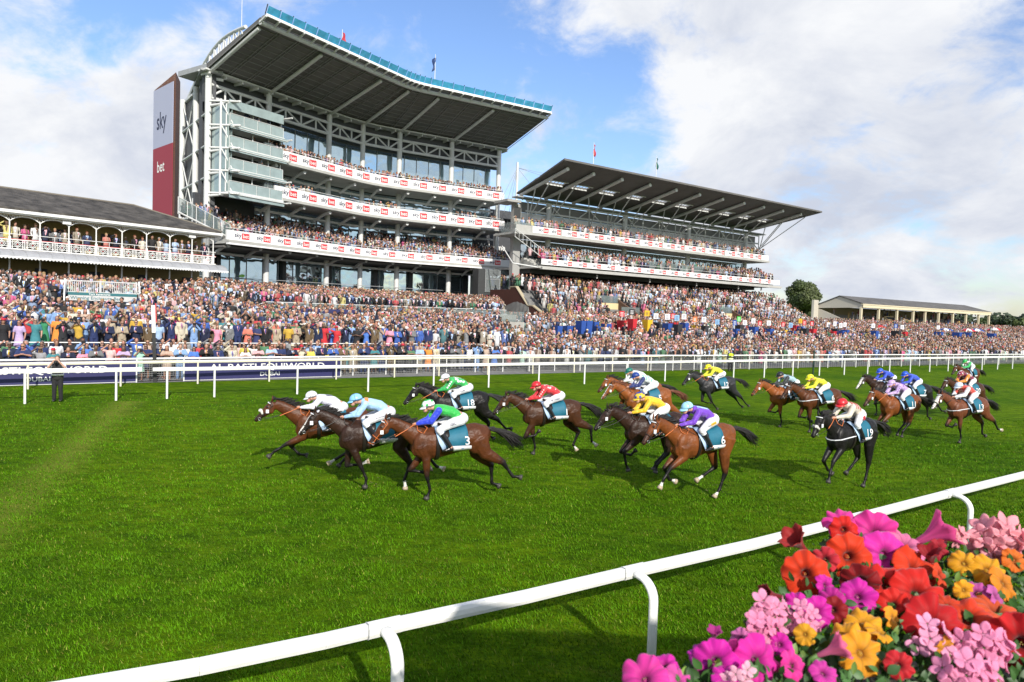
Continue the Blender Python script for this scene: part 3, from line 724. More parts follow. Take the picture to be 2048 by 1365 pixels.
flag(473, A, -6, 28, 37.5, 'bare flagpole rising above the left shoulder of the big roof', None)
flag(671, A, 5, 29.5, 33.3, 'flagpole with a drooping red white and blue flag above the roof', MFR, .7)
flag(855, B, 5, 29.5, 34.7, 'flagpole with a drooping dark blue flag above the roof', MFB, -.6)
# ---------------------------------------------------------------- old balconied stand on the left
CO = Fr(-26.2, 60, 39.5)
cs_ = empty('balcony_stand', CO(-10, 0, 3.5), 'old two storey stand with slate roof, lace ironwork balcony and grey awning at the left', 'grandstand')
SL, SR = -30.0, .05
MSLATE = mat('slate', (.062, .056, .050), .9, var=.8, vscale=1.1, bump=.8, bscale=10, stretch=(1, 1, .35)); MYEL = mat('yellow_render', (.30, .235, .10), .8, var=.08)
mb = MB(); e0, e1 = CO(SL, .45, 10.3), CO(.3, .45, 10.3); r0, r1 = CO(SL, -6.5, 12.55), CO(-4.2, -6.5, 12.5); b0, b1 = CO(SL, -11, 10.3), CO(-.4, -11, 10.3)
dz = Vector((0, 0, .14))
mb.hexa([e0, e1, r1, r0, e0 + dz, e1 + dz, r1 + dz, r0 + dz]); mb.prism([e1, b1, r1], dz); mb.hexa([r0, r1, b1, b0, r0 + dz, r1 + dz, b1 + dz, b0 + dz]); part('roof', mb, MSLATE, cs_)
mb = MB(); mb.box(CO, SL, .35, .35, .55, 10.08, 10.28); mb.box(CO, SL, .3, .2, .36, 9.98, 10.10); part('gutter', mb, MW, cs_)
mb = MB(); mb.bar(r0 + dz, r1 + dz, .09, 6); mb.bar(r1 + dz, e1 + dz, .08, 6); part('ridge_tiles', mb, mat('ridge', (.17, .15, .12), .8), cs_)
mb = MB(); mb.box(CO, SL, 0, -2.9, -2.6, 7.5, 10.2); mb.box(CO, -.1, 0, -2.6, 0, 7.6, 7.65); mb.box(CO, SL, 0, -3.2, -2.9, 3.4, 7.4); part('back_wall', mb, MYEL, cs_)
mb = MB(); mb.box(CO, SL, 0.1, -2.6, .1, 7.38, 7.55); part('balcony_floor', mb, MCONC, cs_)
mb = MB(); mb.box(CO, SL, 0.1, -2.6, .2, 9.95, 10.0); part('ceiling', mb, MYEL, cs_)
spc = 1.845; xs = [-.22 - spc * k for k in range(16)]
mb = MB()
for x in xs: mb.bar(CO(x, 0, 7.5), CO(x, 0, 9.62), .045, 8); mb.box(CO, x - .07, x + .07, -.07, .07, 7.5, 8.45)
parts('balcony_column', mb, MW, cs_, 2)
mb = MB()                                            # arched spandrels
for x in xs:
    n = 12; a0, a1 = x - spc, x; up = []; dn = []
    for i in range(n + 1):
        s = a0 + (a1 - a0) * i / n; k = abs(2 * i / n - 1); dn.append((s, 9.86 - .36 * k ** 2.6)); 
    for (s, z), (s2, z2) in zip(dn[:-1], dn[1:]):
        mb.hexa([CO(s, -.02, z), CO(s, .03, z), CO(s2, .03, z2), CO(s2, -.02, z2), CO(s, -.02, z + .07), CO(s, .03, z + .07), CO(s2, .03, z2 + .07), CO(s2, -.02, z2 + .07)])
    for i in range(n + 1):
        s, z = dn[i]; mb.bar(CO(s, 0, z + .05), CO(s, 0, 10.0), .018, 4)
        if i < n: mb.bar(CO(s, 0, 9.98), CO(dn[i + 1][0], 0, dn[i + 1][1] + .05), .016, 4)
mb.box(CO, SL, 0, -.04, .05, 9.93, 10.0); part('lace_arches', mb, MW, cs_)
mb = MB()                                            # ornate balustrade panels
mb.box(CO, SL, 0, -.02, .05, 7.55, 7.62); mb.box(CO, SL, 0, -.02, .05, 8.2, 8.26)
for x in xs:
    for h in (0, 1):
        a0 = x - spc + h * spc / 2 + .06; a1 = a0 + spc / 2 - .10; c_ = (a0 + a1) / 2
        for s in (a0, a0 + .1, a1 - .1, a1): mb.box(CO, s - .018, s + .018, 0, .03, 7.6, 8.2)
        for z in (7.75, 8.07): mb.box(CO, a0, a1, 0, .028, z - .015, z + .015)
        for dx, dz_, ex, ez in ((-.24, 0, 0, .26), (0, .26, .24, 0), (.24, 0, 0, -.26), (0, -.26, -.24, 0), (-.13, 0, 0, .13), (0, .13, .13, 0), (.13, 0, 0, -.13), (0, -.13, -.13, 0)):
            mb.bar(CO(c_ + dx, .015, 7.91 + dz_), CO(c_ + ex, .015, 7.91 + ez), .022, 4)
part('balustrade', mb, MW, cs_)
mb = MB(); mb.box(CO, SL, 0, -.01, .06, 8.265, 8.30)
for x in xs:
    for h in (.25, .75): mb.box(CO, x - spc * h - .03, x - spc * h + .03, .03, .05, 7.88, 7.94)
part('red_trim', mb, MRED, cs_)
mb = MB(); mb.bar(CO(SL, .02, 8.62), CO(0, .02, 8.62), .025, 6)
for x in xs: mb.bar(CO(x - spc / 2, .02, 8.28), CO(x - spc / 2, .02, 8.6), .02, 5)
part('handrail', mb, MW, cs_)
mb = MB(); n = 6; prof = [(.1 + 1.45 * math.sin(i / n * 1.45) , 7.52 - .62 * (1 - math.cos(i / n * 1.45))) for i in range(n + 1)]
for (t0, z0), (t1, z1) in zip(prof[:-1], prof[1:]):
    mb.hexa([CO(SL, t0, z0 - .04), CO(.35, t0, z0 - .04), CO(.35, t1, z1 - .04), CO(SL, t1, z1 - .04), CO(SL, t0, z0), CO(.35, t0, z0), CO(.35, t1, z1), CO(SL, t1, z1)])
part('awning', mb, mat('lead_grey', (.33, .34, .36), .55, var=.12, vscale=1.5), cs_)
mb = MB()
for k in range(40):
    s = .3 - k * .77
    for (t0, z0), (t1, z1) in zip(prof[:-1], prof[1:]): mb.bar(CO(s, t0, z0 + .015), CO(s, t1, z1 + .015), .02, 4)
part('awning_seams', mb, MGREY, cs_)
mb = MB(); t1, z1 = prof[-1]; mb.box(CO, SL, .4, t1 - .02, t1 + .04, z1 - .10, z1 + .0)
k = SL
while k < .3: mb.prism([CO(k, t1, z1 - .10), CO(k + .10, t1, z1 - .19), CO(k + .2, t1, z1 - .10)], CO.n * .03); k += .22
part('awning_trim', mb, MW, cs_)
mb = MB()
for x in xs:
    mb.bar(CO(x, 0, 3.6), CO(x, 0, 7.3), .06, 8)
    for k in range(26): a_ = k * .9; mb.bar(CO(x + .055 * math.cos(a_), .055 * math.sin(a_), 3.7 + k * .14), CO(x + .055 * math.cos(a_ + .9), .055 * math.sin(a_ + .9), 3.84 + k * .14), .022, 4)
parts('ground_column', mb, MW, cs_, 27)
mb = MB()
for x in xs[::2]: mb.box(CO, x - 1.35, x - .55, -2.85, -2.8, 3.9, 6.4)
for s in (-3.8, -8.2, -11.5, -18): mb.box(CO, s, s + .8, -2.58, -2.54, 7.6, 9.5)
mb.box(CO, -15.6, -13.3, -2.58, -2.54, 7.6, 9.3); mb.box(CO, -12.4, -9.7, -2.58, -2.54, 7.6, 9.25)
parts('doorway', mb, MDARK, cs_)
mb = MB(); mb.box(CO, -11.75, -11.2, .08, .2, 9.68, 9.93); mb.box(CO, -2.4, -1.85, .08, .2, 9.68, 9.93); parts('white_box_sign', mb, MW, cs_)
# ---------------------------------------------------------------- second stand
E = Fr(2.5, 85, 54.5); T3 = Fr(69.5, 136, 54.5)
es = empty('grandstand', E(24, 0, 5), 'lower grandstand with tilted dark roof on slanted white struts, right of the big stand', 'grandstand')
def ead(z0, z1, s0, s1, t, sp, gaps, sz):
    mb = MB(); mi = MB(); mr = MB(); mw = MB()
    mb.box(E, s0, s1, t - .08, t, z0, z1)
    s = s0 + 1.0; k = 0
    while s < s1 - 1.6:
        h = (z1 - z0) * .74; zc = (z0 + z1) / 2; w = h * 1.25
        mi.text('sky', lambda x, y: E(s + x, t + .02, zc - h * .22 + y), h * .95); mr.box(E, s + w * 1.1, s + w * 2.2, t, t + .018, zc - h * .5, zc + h * .5)
        mw.text('bet', lambda x, y: E(s + w * 1.2 + x, t + .03, zc - h * .25 + y), h * .85)
        k += 1; s += sp if not gaps or k % 2 else sp * 1.18
    f = part('advert_fascia', mb, MFASC, es); part('lettering', mi, MINK, f); parts('red_logo_panel', mr, MADRED, f); part('white_lettering', mw, MW, f)
    if gaps:
        mj = MB(); s = s0
        while s < s1: mj.box(E, s - .12, s + .12, t - .02, t + .05, z0 - .1, z1 + .1); s += sp * 2.18
        part('panel_joints', mj, MFLOOR, f)
ead(14.2, 15.0, -.6, 48.3, 0, 2.15, True, 1); ead(10.3, 11.0, .3, 50.2, 1.0, 2.5, False, 1)
mb = MB(); mb.box(E, -3.2, 48.5, -4.6, -.09, 13.85, 14.1); mb.box(E, -3.2, 48.5, -.2, .12, 13.85, 14.15); mb.box(E, -.2, 50.4, -9, 1.0, 9.85, 10.1); mb.box(E, .2, 50.4, .8, 1.35, 9.7, 10.0); mb.box(E, -3, -.6, -.2, 0, 14.15, 15.0); part('floor_slab', mb, MFLOOR, es)
mb = MB(); [mb.box(E, .4, 50, -.7 * (k + 1), -.7 * k, 10.1, 10.3 + .25 * k) for k in range(5)]; part('gallery_steps', mb, MFLOOR, es)
mb = MB(); mb.bar(E(-.6, 0, 15.25), E(48.3, 0, 15.25), .03, 5); mb.bar(E(.4, .95, 11.35), E(50, .95, 11.35), .03, 5); part('handrail', mb, MSTEEL, es)
mb = MB(); mb.box(E, -3.1, -.7, -.1, -.05, 14.1, 15.3); mb.box(E, -3.15, -3.1, -3, 0, 14.1, 15.3)
mb.box(E, 18, 38, .2, .25, 11.0, 12.1); parts('side_balustrade', mb, MGLASS_RAIL, es)
for s in (4.0, 17.8, 31.4, 45.6): mb = MB(); mb.bar(E(s, -2.6, 6.6), E(s, -2.6, 18.5), .36, 12); part('column', mb, MSTEEL, es)
mb = MB(); z0, z1 = 17.2, 18.5; n = 26; mb.bar(E(.3, -2.6, z0), E(49, -2.6, z0), .13, 6); mb.bar(E(.3, -2.6, z1), E(49, -2.6, z1), .13, 6); mb.bar(E(.3, -2.6, 16.0), E(49, -2.6, 16.0), .1, 6)
ST = 3.47
for i in range(15):
    s = .6 + i * ST; mb.bar(E(s, -2.6, 15.9), E(s, -2.6, z1), .09, 6)
    if i < 14:
        if i % 2: mb.bar(E(s, -2.6, z1), E(s + ST, -2.6, 16.1), .09, 6)
        else: mb.bar(E(s, -2.6, 16.1), E(s + ST, -2.6, z1), .09, 6)
part('truss', mb, MSTEEL, es)
# tilted roof with roof lights
ZE0, ZE1, TE0, TE1 = 19.35, 21.45, -3.6, 8.0
zE = lambda t: ZE0 + (ZE1 - ZE0) * (t - TE0) / (TE1 - TE0)
eL = lambda t: -.6 - .16 * (t + 3); eR = lambda t: 48.6 + .12 * (t + 3.6)
mb = MB()
def eslab(mb, t0, t1, s0, s1, m=0):
    mb.hexa([E(s0(t0), t0, zE(t0)), E(s0(t1), t1, zE(t1)), E(s1(t1), t1, zE(t1)), E(s1(t0), t0, zE(t0)), E(s0(t0), t0, zE(t0) + .22), E(s0(t1), t1, zE(t1) + .22), E(s1(t1), t1, zE(t1) + .22), E(s1(t0), t0, zE(t0) + .22)], m)
eslab(mb, TE0, 1.2, eL, eR); eslab(mb, 2.3, TE1, eL, eR)
tb = [-.6, 3.4, 8.1, 13.0, 17.9, 22.6, 27.5, 32.3, 37.0, 41.8, 46.6]
edges = [eL(1.7)] + [x for b in tb[:-1] for x in (b + 1.0, b + 3.6)] + [eR(1.7)]
for i in range(0, len(edges), 2): eslab(mb, 1.2, 2.3, (lambda t, e=edges[i]: e), (lambda t, e=edges[i + 1]: e))
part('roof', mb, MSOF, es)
mb = MB()
for b in tb[:-1]:
    for k in range(6): mb.bar(E(b + 1.0 + k * .52, 1.2, zE(1.2) + .1), E(b + 1.0 + k * .52, 2.3, zE(2.3) + .1), .04, 4)
    mb.box(E, b + .9, b + 3.7, 1.12, 1.2, zE(1.2) - .15, zE(1.2)); mb.box(E, b + .9, b + 3.7, 2.3, 2.38, zE(2.3) - .1, zE(2.3))
part('roof_light_bars', mb, MSTEEL, es)
mb = MB()
for b in tb: mb.bar(E(b + .3, -3.0, zE(-3.0) - .28), E(b - .1, 6.6, zE(6.6) - .28), .22, 12)
parts('roof_beam', mb, MSTEEL, es)
mb = MB()
for b in tb: p = E(b - .1, 6.6, zE(6.6) - .28); d = (p - E(b + .3, -3, zE(-3) - .28)).normalized(); mb.bar(p, p + d * .06, .23, 12)
parts('beam_cap', mb, MW, es)
mb = MB()
for i, b in enumerate(tb):
    s = .6 + ST * round((b + 1.2 - .6) / ST)
    mb.bar(E(s, -2.4, 16.2), E(b + .05, 3.6, zE(3.6) - .4), .07, 6); mb.bar(E(s, -2.4, 16.2), E(b + .2, .2, zE(.2) - .4), .07, 6)
    mb.bar(E(b + .3, -2.6, 18.5), E(b + .3, -2.6, zE(-2.6) - .3), .08, 6)
mb.bar(E(49, -2.4, 16.2), E(49.4, 5.5, zE(5.5) - .1), .07, 6); mb.bar(E(49, -2.4, 16.4), E(48.9, 1.5, zE(1.5)), .07, 6)
parts('strut', mb, MSTEEL, es)
mb = MB(); mb.box(E, -1.5, 50.2, -3.2, -1.9, 18.7, 18.85); part('eave', mb, MGREY, es)
mb = MB(); mb.box(E, -.2, 49, -3.4, -3.2, 17.1, 18.4); part('cladding_band', mb, mat('grey_band', (.20, .20, .195), .7), es)
mb = MB(); mb.box(E, -.2, 49, -3.5, -3.22, 15.9, 17.05); part('upper_wall', mb, MFASC, es)
mb = MB(); mb.box(E, -1.3, -.2, -3.6, -2.9, 4, 18.0); mb.box(E, -3.0, -.9, -5, -2.0, 18.0, 18.3); part('end_block', mb, mat('grey_panel', (.34, .34, .33), .7, var=.1), es)
mb = MB(); mb.box(E, -1.3, -.3, -2.895, -2.85, 16.2, 17.6); mb.box(E, -1.2, -.8, -2.895, -2.86, 14.2, 16); part('end_block_band', mb, MDARK, es)
mb = MB(); mf = MB()
for z0, z1, t, s0, s1, st in ((14.1, 15.85, -3.5, 0, 49, 1.5), (10.2, 13.8, -4.6, -.5, 49, 1.55), (6.8, 9.8, -6.5, -3, 44, 2.3)):
    s = s0
    while s < s1:
        e = min(s + st, s1); mb.add([E(s, t, z0), E(e, t, z0), E(e, t, z1), E(s, t, z1)], [(0, 1, 2, 3)]); mf.box(E, s - .03, s + .03, t, t + .06, z0, z1); s = e
    mf.box(E, s0, s1, t, t + .05, z0 + (z1 - z0) * .55, z0 + (z1 - z0) * .55 + .06)
part('glazing', mb, mat_glass('pale_glazing', (.62, .68, .70), .06, .75), es); part('mullions', mf, MGREY, es)
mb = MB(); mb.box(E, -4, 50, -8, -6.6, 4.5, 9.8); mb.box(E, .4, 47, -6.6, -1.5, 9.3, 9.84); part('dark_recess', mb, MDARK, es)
mb = MB()
for s in (10, 20, 30, 40, 46): mb.bar(E(s, .5, 9.6), E(s, .5, 9.1), .12, 6)
parts('loudspeaker', mb, MFLOOR, es)
mb = MB(); p0 = E(1.4, .4, 10.9); p1 = E(-3.4, .4, 13.4)
for dz in (0, 1.0): mb.bar(p0 + Vector((0, 0, dz)), p1 + Vector((0, 0, dz)), .05, 5)
for k in range(9): q = p0.lerp(p1, k / 8); mb.bar(q, q + Vector((0, 0, 1)), .03, 4)
p2 = E(-3.6, .4, 10.2); mb.bar(E(-.2, .9, 9.9), p2, .09, 5); mb.bar(p2, E(-3.6, -2, 12.4), .07, 5)
part('side_stair_rail', mb, MSTEEL, es)
# brown retaining wall at the left end of its steppings
mb = MB(); T = lambda t, z: E(-2.5, t, z)
pr = [(-5.5, 2.6), (7.4, 2.6), (7.4, 3.3), (3.6, 5.05), (2.6, 5.1), (.1, 7.35), (-1.0, 7.35), (-1.1, 7.1), (-5.5, 7.1)]
MBRN = bpy.data.materials.new('red_brown_brick'); MBRN.use_nodes = True; brick_nodes(MBRN, (.085, .026, .017), (.07, .022, .015), (.05, .022, .017), 3)
bw = thing('brick_wall', MB().prism([T(*p) for p in pr], -E.u * .35), MBRN, 'red brown brick wall stepping down beside the second stand steps', 'wall')
mb = MB()
for (t0, z0), (t1, z1) in zip(pr[2:7], pr[3:8]):
    mb.hexa([E(-2.9, t0, z0), E(-2.45, t0, z0), E(-2.45, t1, z1), E(-2.9, t1, z1), E(-2.9, t0, z0 + .13), E(-2.45, t0, z0 + .13), E(-2.45, t1, z1 + .13), E(-2.9, t1, z1 + .13)])
part('coping', mb, mat('stone_coping', (.42, .36, .25), .8), bw)
# mast with stays
p = E(1.2, -6, 17.5); m_ = thing('cable_mast', MB().bar(p, p + Vector((0, 0, 6.5)), .16, 8), MSTEEL, 'white steel mast with thin stay cables between the two grandstands', 'mast', org=p)
mb = MB(); t_ = p + Vector((0, 0, 5.8))
for q in (p + Vector((-3.5, -2, -2)), p + Vector((-2.2, -1, -2.5)), p + Vector((-1.2, 0, -2)), p + Vector((9, 6, 4.5)), p + Vector((9, 5, 5.2)), p + Vector((4, 2, 1.5))): mb.bar(t_, q, .025, 4)
part('stay_cable', mb, MGREY, m_)
flag(1173, E, 2, 21.4, 26.2, 'flagpole with small limp flag, left of two above the second stand', MFR, .4)
flag(1298, E, 2, 21.4, 26.3, 'flagpole with small green flag, right of two above the second stand', mat('flag_green', (.02, .12, .10), .7), .4)
# terrace entrances of the second stand
MSAND = mat('sand_render', (.62, .50, .28), .7, var=.05); MBRW = mat('brown_wall', (.10, .055, .035), .8)
ENTR = []
for i, (x0, x1, yb, t) in enumerate(((1190, 1232, 612, 3.4), (1240, 1276, 641, 5.8), (1432, 1460, 622, 4.6))):
    d0 = on_line(E, x0, t); d1 = on_line(E, x1, t); zf = float(np.interp(-t, [-7, 0], [3.0, 7.1])); ENTR.append((d0 - .3, d1 + .7, t - .4, t + 3.4))
    e = empty('terrace_entrance', E((d0 + d1) / 2, t, zf), ['sand coloured terrace entrance with glass rail, uppermost and leftmost of three', 'sand coloured terrace entrance with glass rail, lowest of three', 'sand coloured terrace entrance with glass rail, rightmost of three'][i], 'entrance', 'terrace entrances')
    part('parapet', MB().box(E, d0, d1, t - .1, t + .1, zf - .2, zf + .75), MSAND, e); part('glass_rail', MB().box(E, d0, d1, t - .03, t + .03, zf + .76, zf + 1.7), MGLASS_RAIL, e)
    mb = MB(); mb.hexa([E(d1, t + .3, zf - .5), E(d1 + .4, t + .3, zf - .5), E(d1 + .4, t + 3.4, zf - 1.9), E(d1, t + 3.4, zf - 1.9), E(d1, t - .6, zf + 1.5), E(d1 + .4, t - .6, zf + 1.5), E(d1 + .4, t + 3.4, zf - .5), E(d1, t + 3.4, zf - .5)])
    part('side_wall', mb, MBRW, e)
# ---------------------------------------------------------------- terrace furniture
def rail_row(px0, px1, q0, q1, h, label, n=None, two=True):
    """rail on the terrace between two pixel columns at crowd distances q0,q1"""
    def at(px, q):
        a = on_line(F0, px, -q); return F0(a, -q, floor_z(a, q))
    p, q_ = at(px0, q0), at(px1, q1); L_ = (q_ - p).length; n = n or max(2, int(L_ / 2.2))
    e = empty('terrace_rail', (p + q_) / 2, label, 'railing'); mb = MB(); pts = []
    for i in range(n + 1):
        a = (px0 + (px1 - px0) * i / n); pts.append(at(a, q0 + (q1 - q0) * i / n))
    for a, b in zip(pts[:-1], pts[1:]):
        for dz in ((h, h * .55) if two else (h,)): mb.bar(a + Vector((0, 0, dz)), b + Vector((0, 0, dz)), .03, 5)
    for a in pts: mb.bar(a, a + Vector((0, 0, h)), .035, 5)
    part('tubes', mb, MW, e); return e
FRONTBARS = 1
rail_row(-60, 1040, 3.15, 3.15, 1.05, 'long white tube rail along the front of the raised steppings behind the first spectators')
mb = MB()
for i in range(150):
    a = -9 + i * .28
    if a < 31: q_ = F0(a, -3.13, .95); mb.bar(q_ , q_ + Vector((0, 0, .62)), .022, 4)
for k in range(20): mb.bar(F0(-9 + 2 * k, -3.13, 1.57), F0(-7 + 2 * k, -3.13, 1.57), .02, 4)
thing('baluster_panel', mb, MW, 'low white baluster panels under the long tube rail at the foot of the steppings', 'railing')
rail_row(560, 700, 17.5, 17.5, 1.0, 'white rail across the middle steppings before the big stand', 6)
for x0, x1, q in ((750, 770, 15), (843, 872, 14), (930, 955, 13.5), (983, 1008, 13), (1108, 1130, 8)):
    rail_row(x0, x1, q, q, 1.1, 'short white crush barrier among the spectators %s' % {750: 'right of the navy sign', 843: 'below the curved stand', 930: 'left of the concrete entrance', 983: 'in front of the concrete entrance', 1108: 'by the brown wall foot'}[x0], 2, False)
# balustrade between the two tiers of the big stand's steppings
mb = MB(); ms = MB()
pts = []
for px in range(430, 1030, 20):
    a = on_line(F0, px, -18.2); pts.append(F0(a, -18.2, 3.35 if a > 15 else 3.0))
for a, b in zip(pts[:-1], pts[1:]):
    mb.hexa([a, b, b + Vector((.05, .05, 0)), a + Vector((.05, .05, 0))] + [p + Vector((0, 0, 1.05)) for p in (a, b, b + Vector((.05, .05, 0)), a + Vector((.05, .05, 0)))]); ms.bar(a + Vector((0, 0, 1.08)), b + Vector((0, 0, 1.08)), .035, 5); ms.bar(a, a + Vector((0, 0, 1.08)), .03, 4)
o = thing('glass_balustrade', mb, MGLASS_RAIL, 'long grey glass balustrade dividing the steppings before the big stand', 'balustrade'); part('top_rail', ms, MSTEEL, o)
a = on_line(F0, 985, -14.5)
e = empty('concrete_entrance', F0(a, -14.5, 2), 'pale concrete entrance block with glass rails at the right end of the big stand steppings', 'entrance')
mb = MB(); TF = lambda s, t, z: F0(a + s, -14.5 + t, z); mb.box(TF, -4.2, -.8, 0, .25, 2.0, 3.35); mb.box(TF, .6, 3.2, 0, .25, 2.0, 3.35); mb.box(TF, -4.2, 3.2, -1.5, -1.2, 2.2, 4.0); part('wall', mb, MCONC, e)
mb = MB(); mb.box(TF, -4.2, -.8, .08, .13, 3.36, 4.3); mb.box(TF, .6, 3.2, .08, .13, 3.36, 4.3); part('glass_rail', mb, MGLASS_RAIL, e)
# navy arch sign over a terrace tunnel
a = on_line(F0, 660, -13.5); TN = lambda s, t, z: F0(a + s, -13.5 + t, z)
ns = thing('arch_sign', MB().prism([TN(x, 0, z) for x, z in ((-3.6, 2.2), (3.5, 2.2), (2.0, 4.0), (-2.2, 4.0))], F0.n * .15), MNAVY, 'dark navy trapezoid sign with pale badges above a terrace tunnel', 'sign')
mb = MB()
for x in (-1.5, 1.2): mb.box(TN, x - .25, x + .25, .16, .18, 2.7, 3.6)
mb.box(TN, -.9, .7, .16, .18, 3.05, 3.2); parts('badge', mb, MFASC, ns)
# white balustraded entrance under the old stand, with its sign
MPG = mat('weathered_white', (.50, .50, .50), .7, var=.12); PQ = 14.5; a = on_line(F0, 200, -PQ); TC = lambda s, t, z: F0(a + s * .74, -PQ + t, 4.62 + (z - 3.0) * .74)
e = empty('terrace_pavilion', TC(0, 0, 1.6), 'white slatted entrance balcony with teal lettered sign in front of the old stand', 'entrance')
mb = MB(); mb.box(TC, -2.6, 2.9, -.1, 0, 3.95, 4.05); mb.box(TC, -2.6, 2.9, -.1, 0, 2.98, 3.06)
for k in range(38): mb.box(TC, -2.6 + k * .147, -2.55 + k * .147, -.08, -.03, 3.06, 3.95)
for s in (-2.6, .0, 2.85): mb.box(TC, s - .07, s + .07, -.1, .03, 2.9, 4.1)
part('balustrade', mb, MPG, e)
mb = MB()
for s, d in ((-2.75, -1), (3.0, 1)): mb.hexa([TC(s, 0, 3.0), TC(s + .1, 0, 3.0), TC(s + .1 + d * .0, 1.9, 1.6), TC(s, 1.9, 1.6), TC(s, 0, 4.15), TC(s + .1, 0, 4.15), TC(s + .1, 1.9, 2.6), TC(s, 1.9, 2.6)])
parts('stair_side', mb, MW, e)
MTL = mat('teal_paint', (.01, .12, .14), .5)
mb = MB().box(TC, -2.5, 2.9, 0, .06, 2.25, 2.72); s_ = part('sign_board', mb, MPG, e); part('sign_band', MB().box(TC, -2.5, 2.9, 0, .07, 2.725, 2.97), MTL, s_)
part('lettering', MB().text('York Racecourse', lambda x, y: TC(-.9 + x, .075, 2.77 + y), .24), MW, s_); part('dark_lettering', MB().text('Winning Enclosure Bars', lambda x, y: TC(-2.3 + x * 1.05, .066, 2.36 + y), .40), MTL, s_)
# ---------------------------------------------------------------- bookmakers' pitches
PC = {'b': mat('pitch_blue', (.02, .07, .30), .6, var=.15), 'r': mat('pitch_red', (.50, .02, .03), .6, var=.15), 'y': mat('pitch_yellow', (.70, .42, .02), .6, var=.1), 'w': mat('sign_white', (.75, .75, .78), .5), 'k': mat('pitch_black', (.03, .03, .035), .6), 'g': mat('sign_green', (.05, .45, .06), .5), 'o': mat('sign_orange', (.7, .16, .03), .5), 'p': mat('sign_pale_blue', (.25, .45, .72), .5)}
CN = {'b': 'blue', 'r': 'red', 'y': 'yellow', 'w': 'white', 'k': 'black', 'g': 'green', 'o': 'orange', 'p': 'pale blue'}
pit = [(1113, 652, 'b', None), (1133, 652, 'b', None), (1153, 652, 'b', None), (1171, 653, 'b', None), (1192, 653, 'b', None), (1210, 648, 'b', None), (1160, 642, 'b', None), (1172, 642, 'b', None), (1186, 644, 'b', None),
       (1242, 641, 'r', 'r'), (1262, 638, 'r', 'k'), (1292, 640, 'y', 'y'), (1310, 645, 'k', 'w'), (1333, 647, 'b', 'w'), (1344, 645, 'r', 'r'), (1352, 649, 'k', 'p'), (1366, 646, 'b', 'w'), (1388, 651, 'y', 'o'), (1406, 652, 'k', 'w'), (1433, 656, 'k', 'p'), (1468, 658, 'b', 'b'), (1476, 650, 'k', 'g'), (1488, 657, 'b', 'w'), (1505, 654, 'b', 'w'), (1518, 658, 'r', 'r'), (1536, 658, 'b', 'w'), (1565, 660, 'y', 'r'), (1587, 651, 'r', 'k'), (1580, 662, 'b', 'p'), (1599, 653, 'b', 'y'), (1607, 657, 'k', 'r'), (1622, 658, 'r', 'r'), (1655, 660, 'r', 'w'), (1662, 663, 'r', None), (1668, 658, 'k', 'w'), (1680, 662, 'b', 'w'), (1688, 660, 'b', 'w'), (1703, 668, 'b', None), (1745, 662, 'b', 'w'), (1747, 670, 'b', None), (1790, 662, 'k', 'b'), (1803, 664, 'r', 'w'), (1875, 664, 'b', 'w'), (1912, 665, 'b', None), (1932, 665, 'b', None), (1981, 667, 'b', 'k')]
PL = ['below the brown brick wall', 'before the second stand', 'by the second stand\'s right end', 'by the red betting booth', 'before the far covered stand', 'at the ring\'s far right']
for i, (px, py, c, sg) in enumerate(pit):
    q = 13 + (i % 3) * 1.2 if px < 1230 else 14.5 + (i * 7 % 5) * .8
    a = on_line(F0, px, -q); p = F0(a, -q, 0); d = pix_dir(px, py); k = p.y / d.y; zt = CH + d.z * k
    sc = 1.1 if px < 1700 else 1.35; zt = max(zt, floor_z(a, q) + 1.2)
    TT = lambda s, t, z: p + F0.u * s * sc + F0.n * t * sc + Vector((0, 0, z)); zf = floor_z(a, q)
    reg = PL[0] if px < 1230 else PL[1] if px < 1400 else PL[2] if px < 1600 else PL[3] if px < 1700 else PL[4] if px < 1900 else PL[5]
    nb = {0: 'first', 1: 'second', 2: 'third', 3: 'fourth', 4: 'fifth', 5: 'sixth', 6: 'seventh', 7: 'eighth', 8: 'ninth', 9: 'tenth', 10: 'eleventh', 11: 'twelfth'}[sum(1 for j, v in enumerate(pit) if j < i and (v[0] < 1230, v[0] < 1400, v[0] < 1600, v[0] < 1700, v[0] < 1900) == (px < 1230, px < 1400, px < 1600, px < 1700, px < 1900))]
    e = empty('bookmaker_pitch', Vector((p.x, p.y, zf)), '%s betting stand%s, %s %s' % (CN[c], ' and %s board' % CN[sg] if sg else '', nb, reg), 'betting stand', "bookmakers' pitches in the betting ring")
    h = 1.25
    mb = MB(); w = .27 + .06 * (i % 2)
    mb.hexa([TT(-w * .75, .35, zt - h), TT(w * .75, .35, zt - h), TT(w * .75, -.35, zt - h), TT(-w * .75, -.35, zt - h), TT(-w, .45, zt), TT(w, .45, zt), TT(w, -.4, zt), TT(-w, -.4, zt)]); part('front_panel', mb, PC[c], e)
    mb = MB(); mb.box(TT, -.5, .5, -1.0, .3, zf, max(zf + .1, zt - h - .003)); part('podium', mb, MDARK, e)
    if sg:
        mb = MB(); mb.box(TT, -.32, .32, -.1, -.04, zt + .4, zt + 1.0); s_ = part('odds_board', mb, PC[sg], e); mb = MB(); mb.bar(TT(0, -.07, zt), TT(0, -.07, zt + .46), .04, 5)
        for z in (.52, .66, .8): mb.box(TT, -.22, .16, -.04, -.025, zt + z, zt + z + .05)
        part('board_marks', mb, MDARK if sg in 'wyp' else MW, s_)
UM = [(1888, 656, 'blue', 'blue', 'white'), (1933, 657, 'pink', 'red', 'white'), (1950, 657, 'b', 'blue', 'white'), (1985, 655, 'c', 'red', 'white'), (1757, 650, 'd', 'red', 'red')]
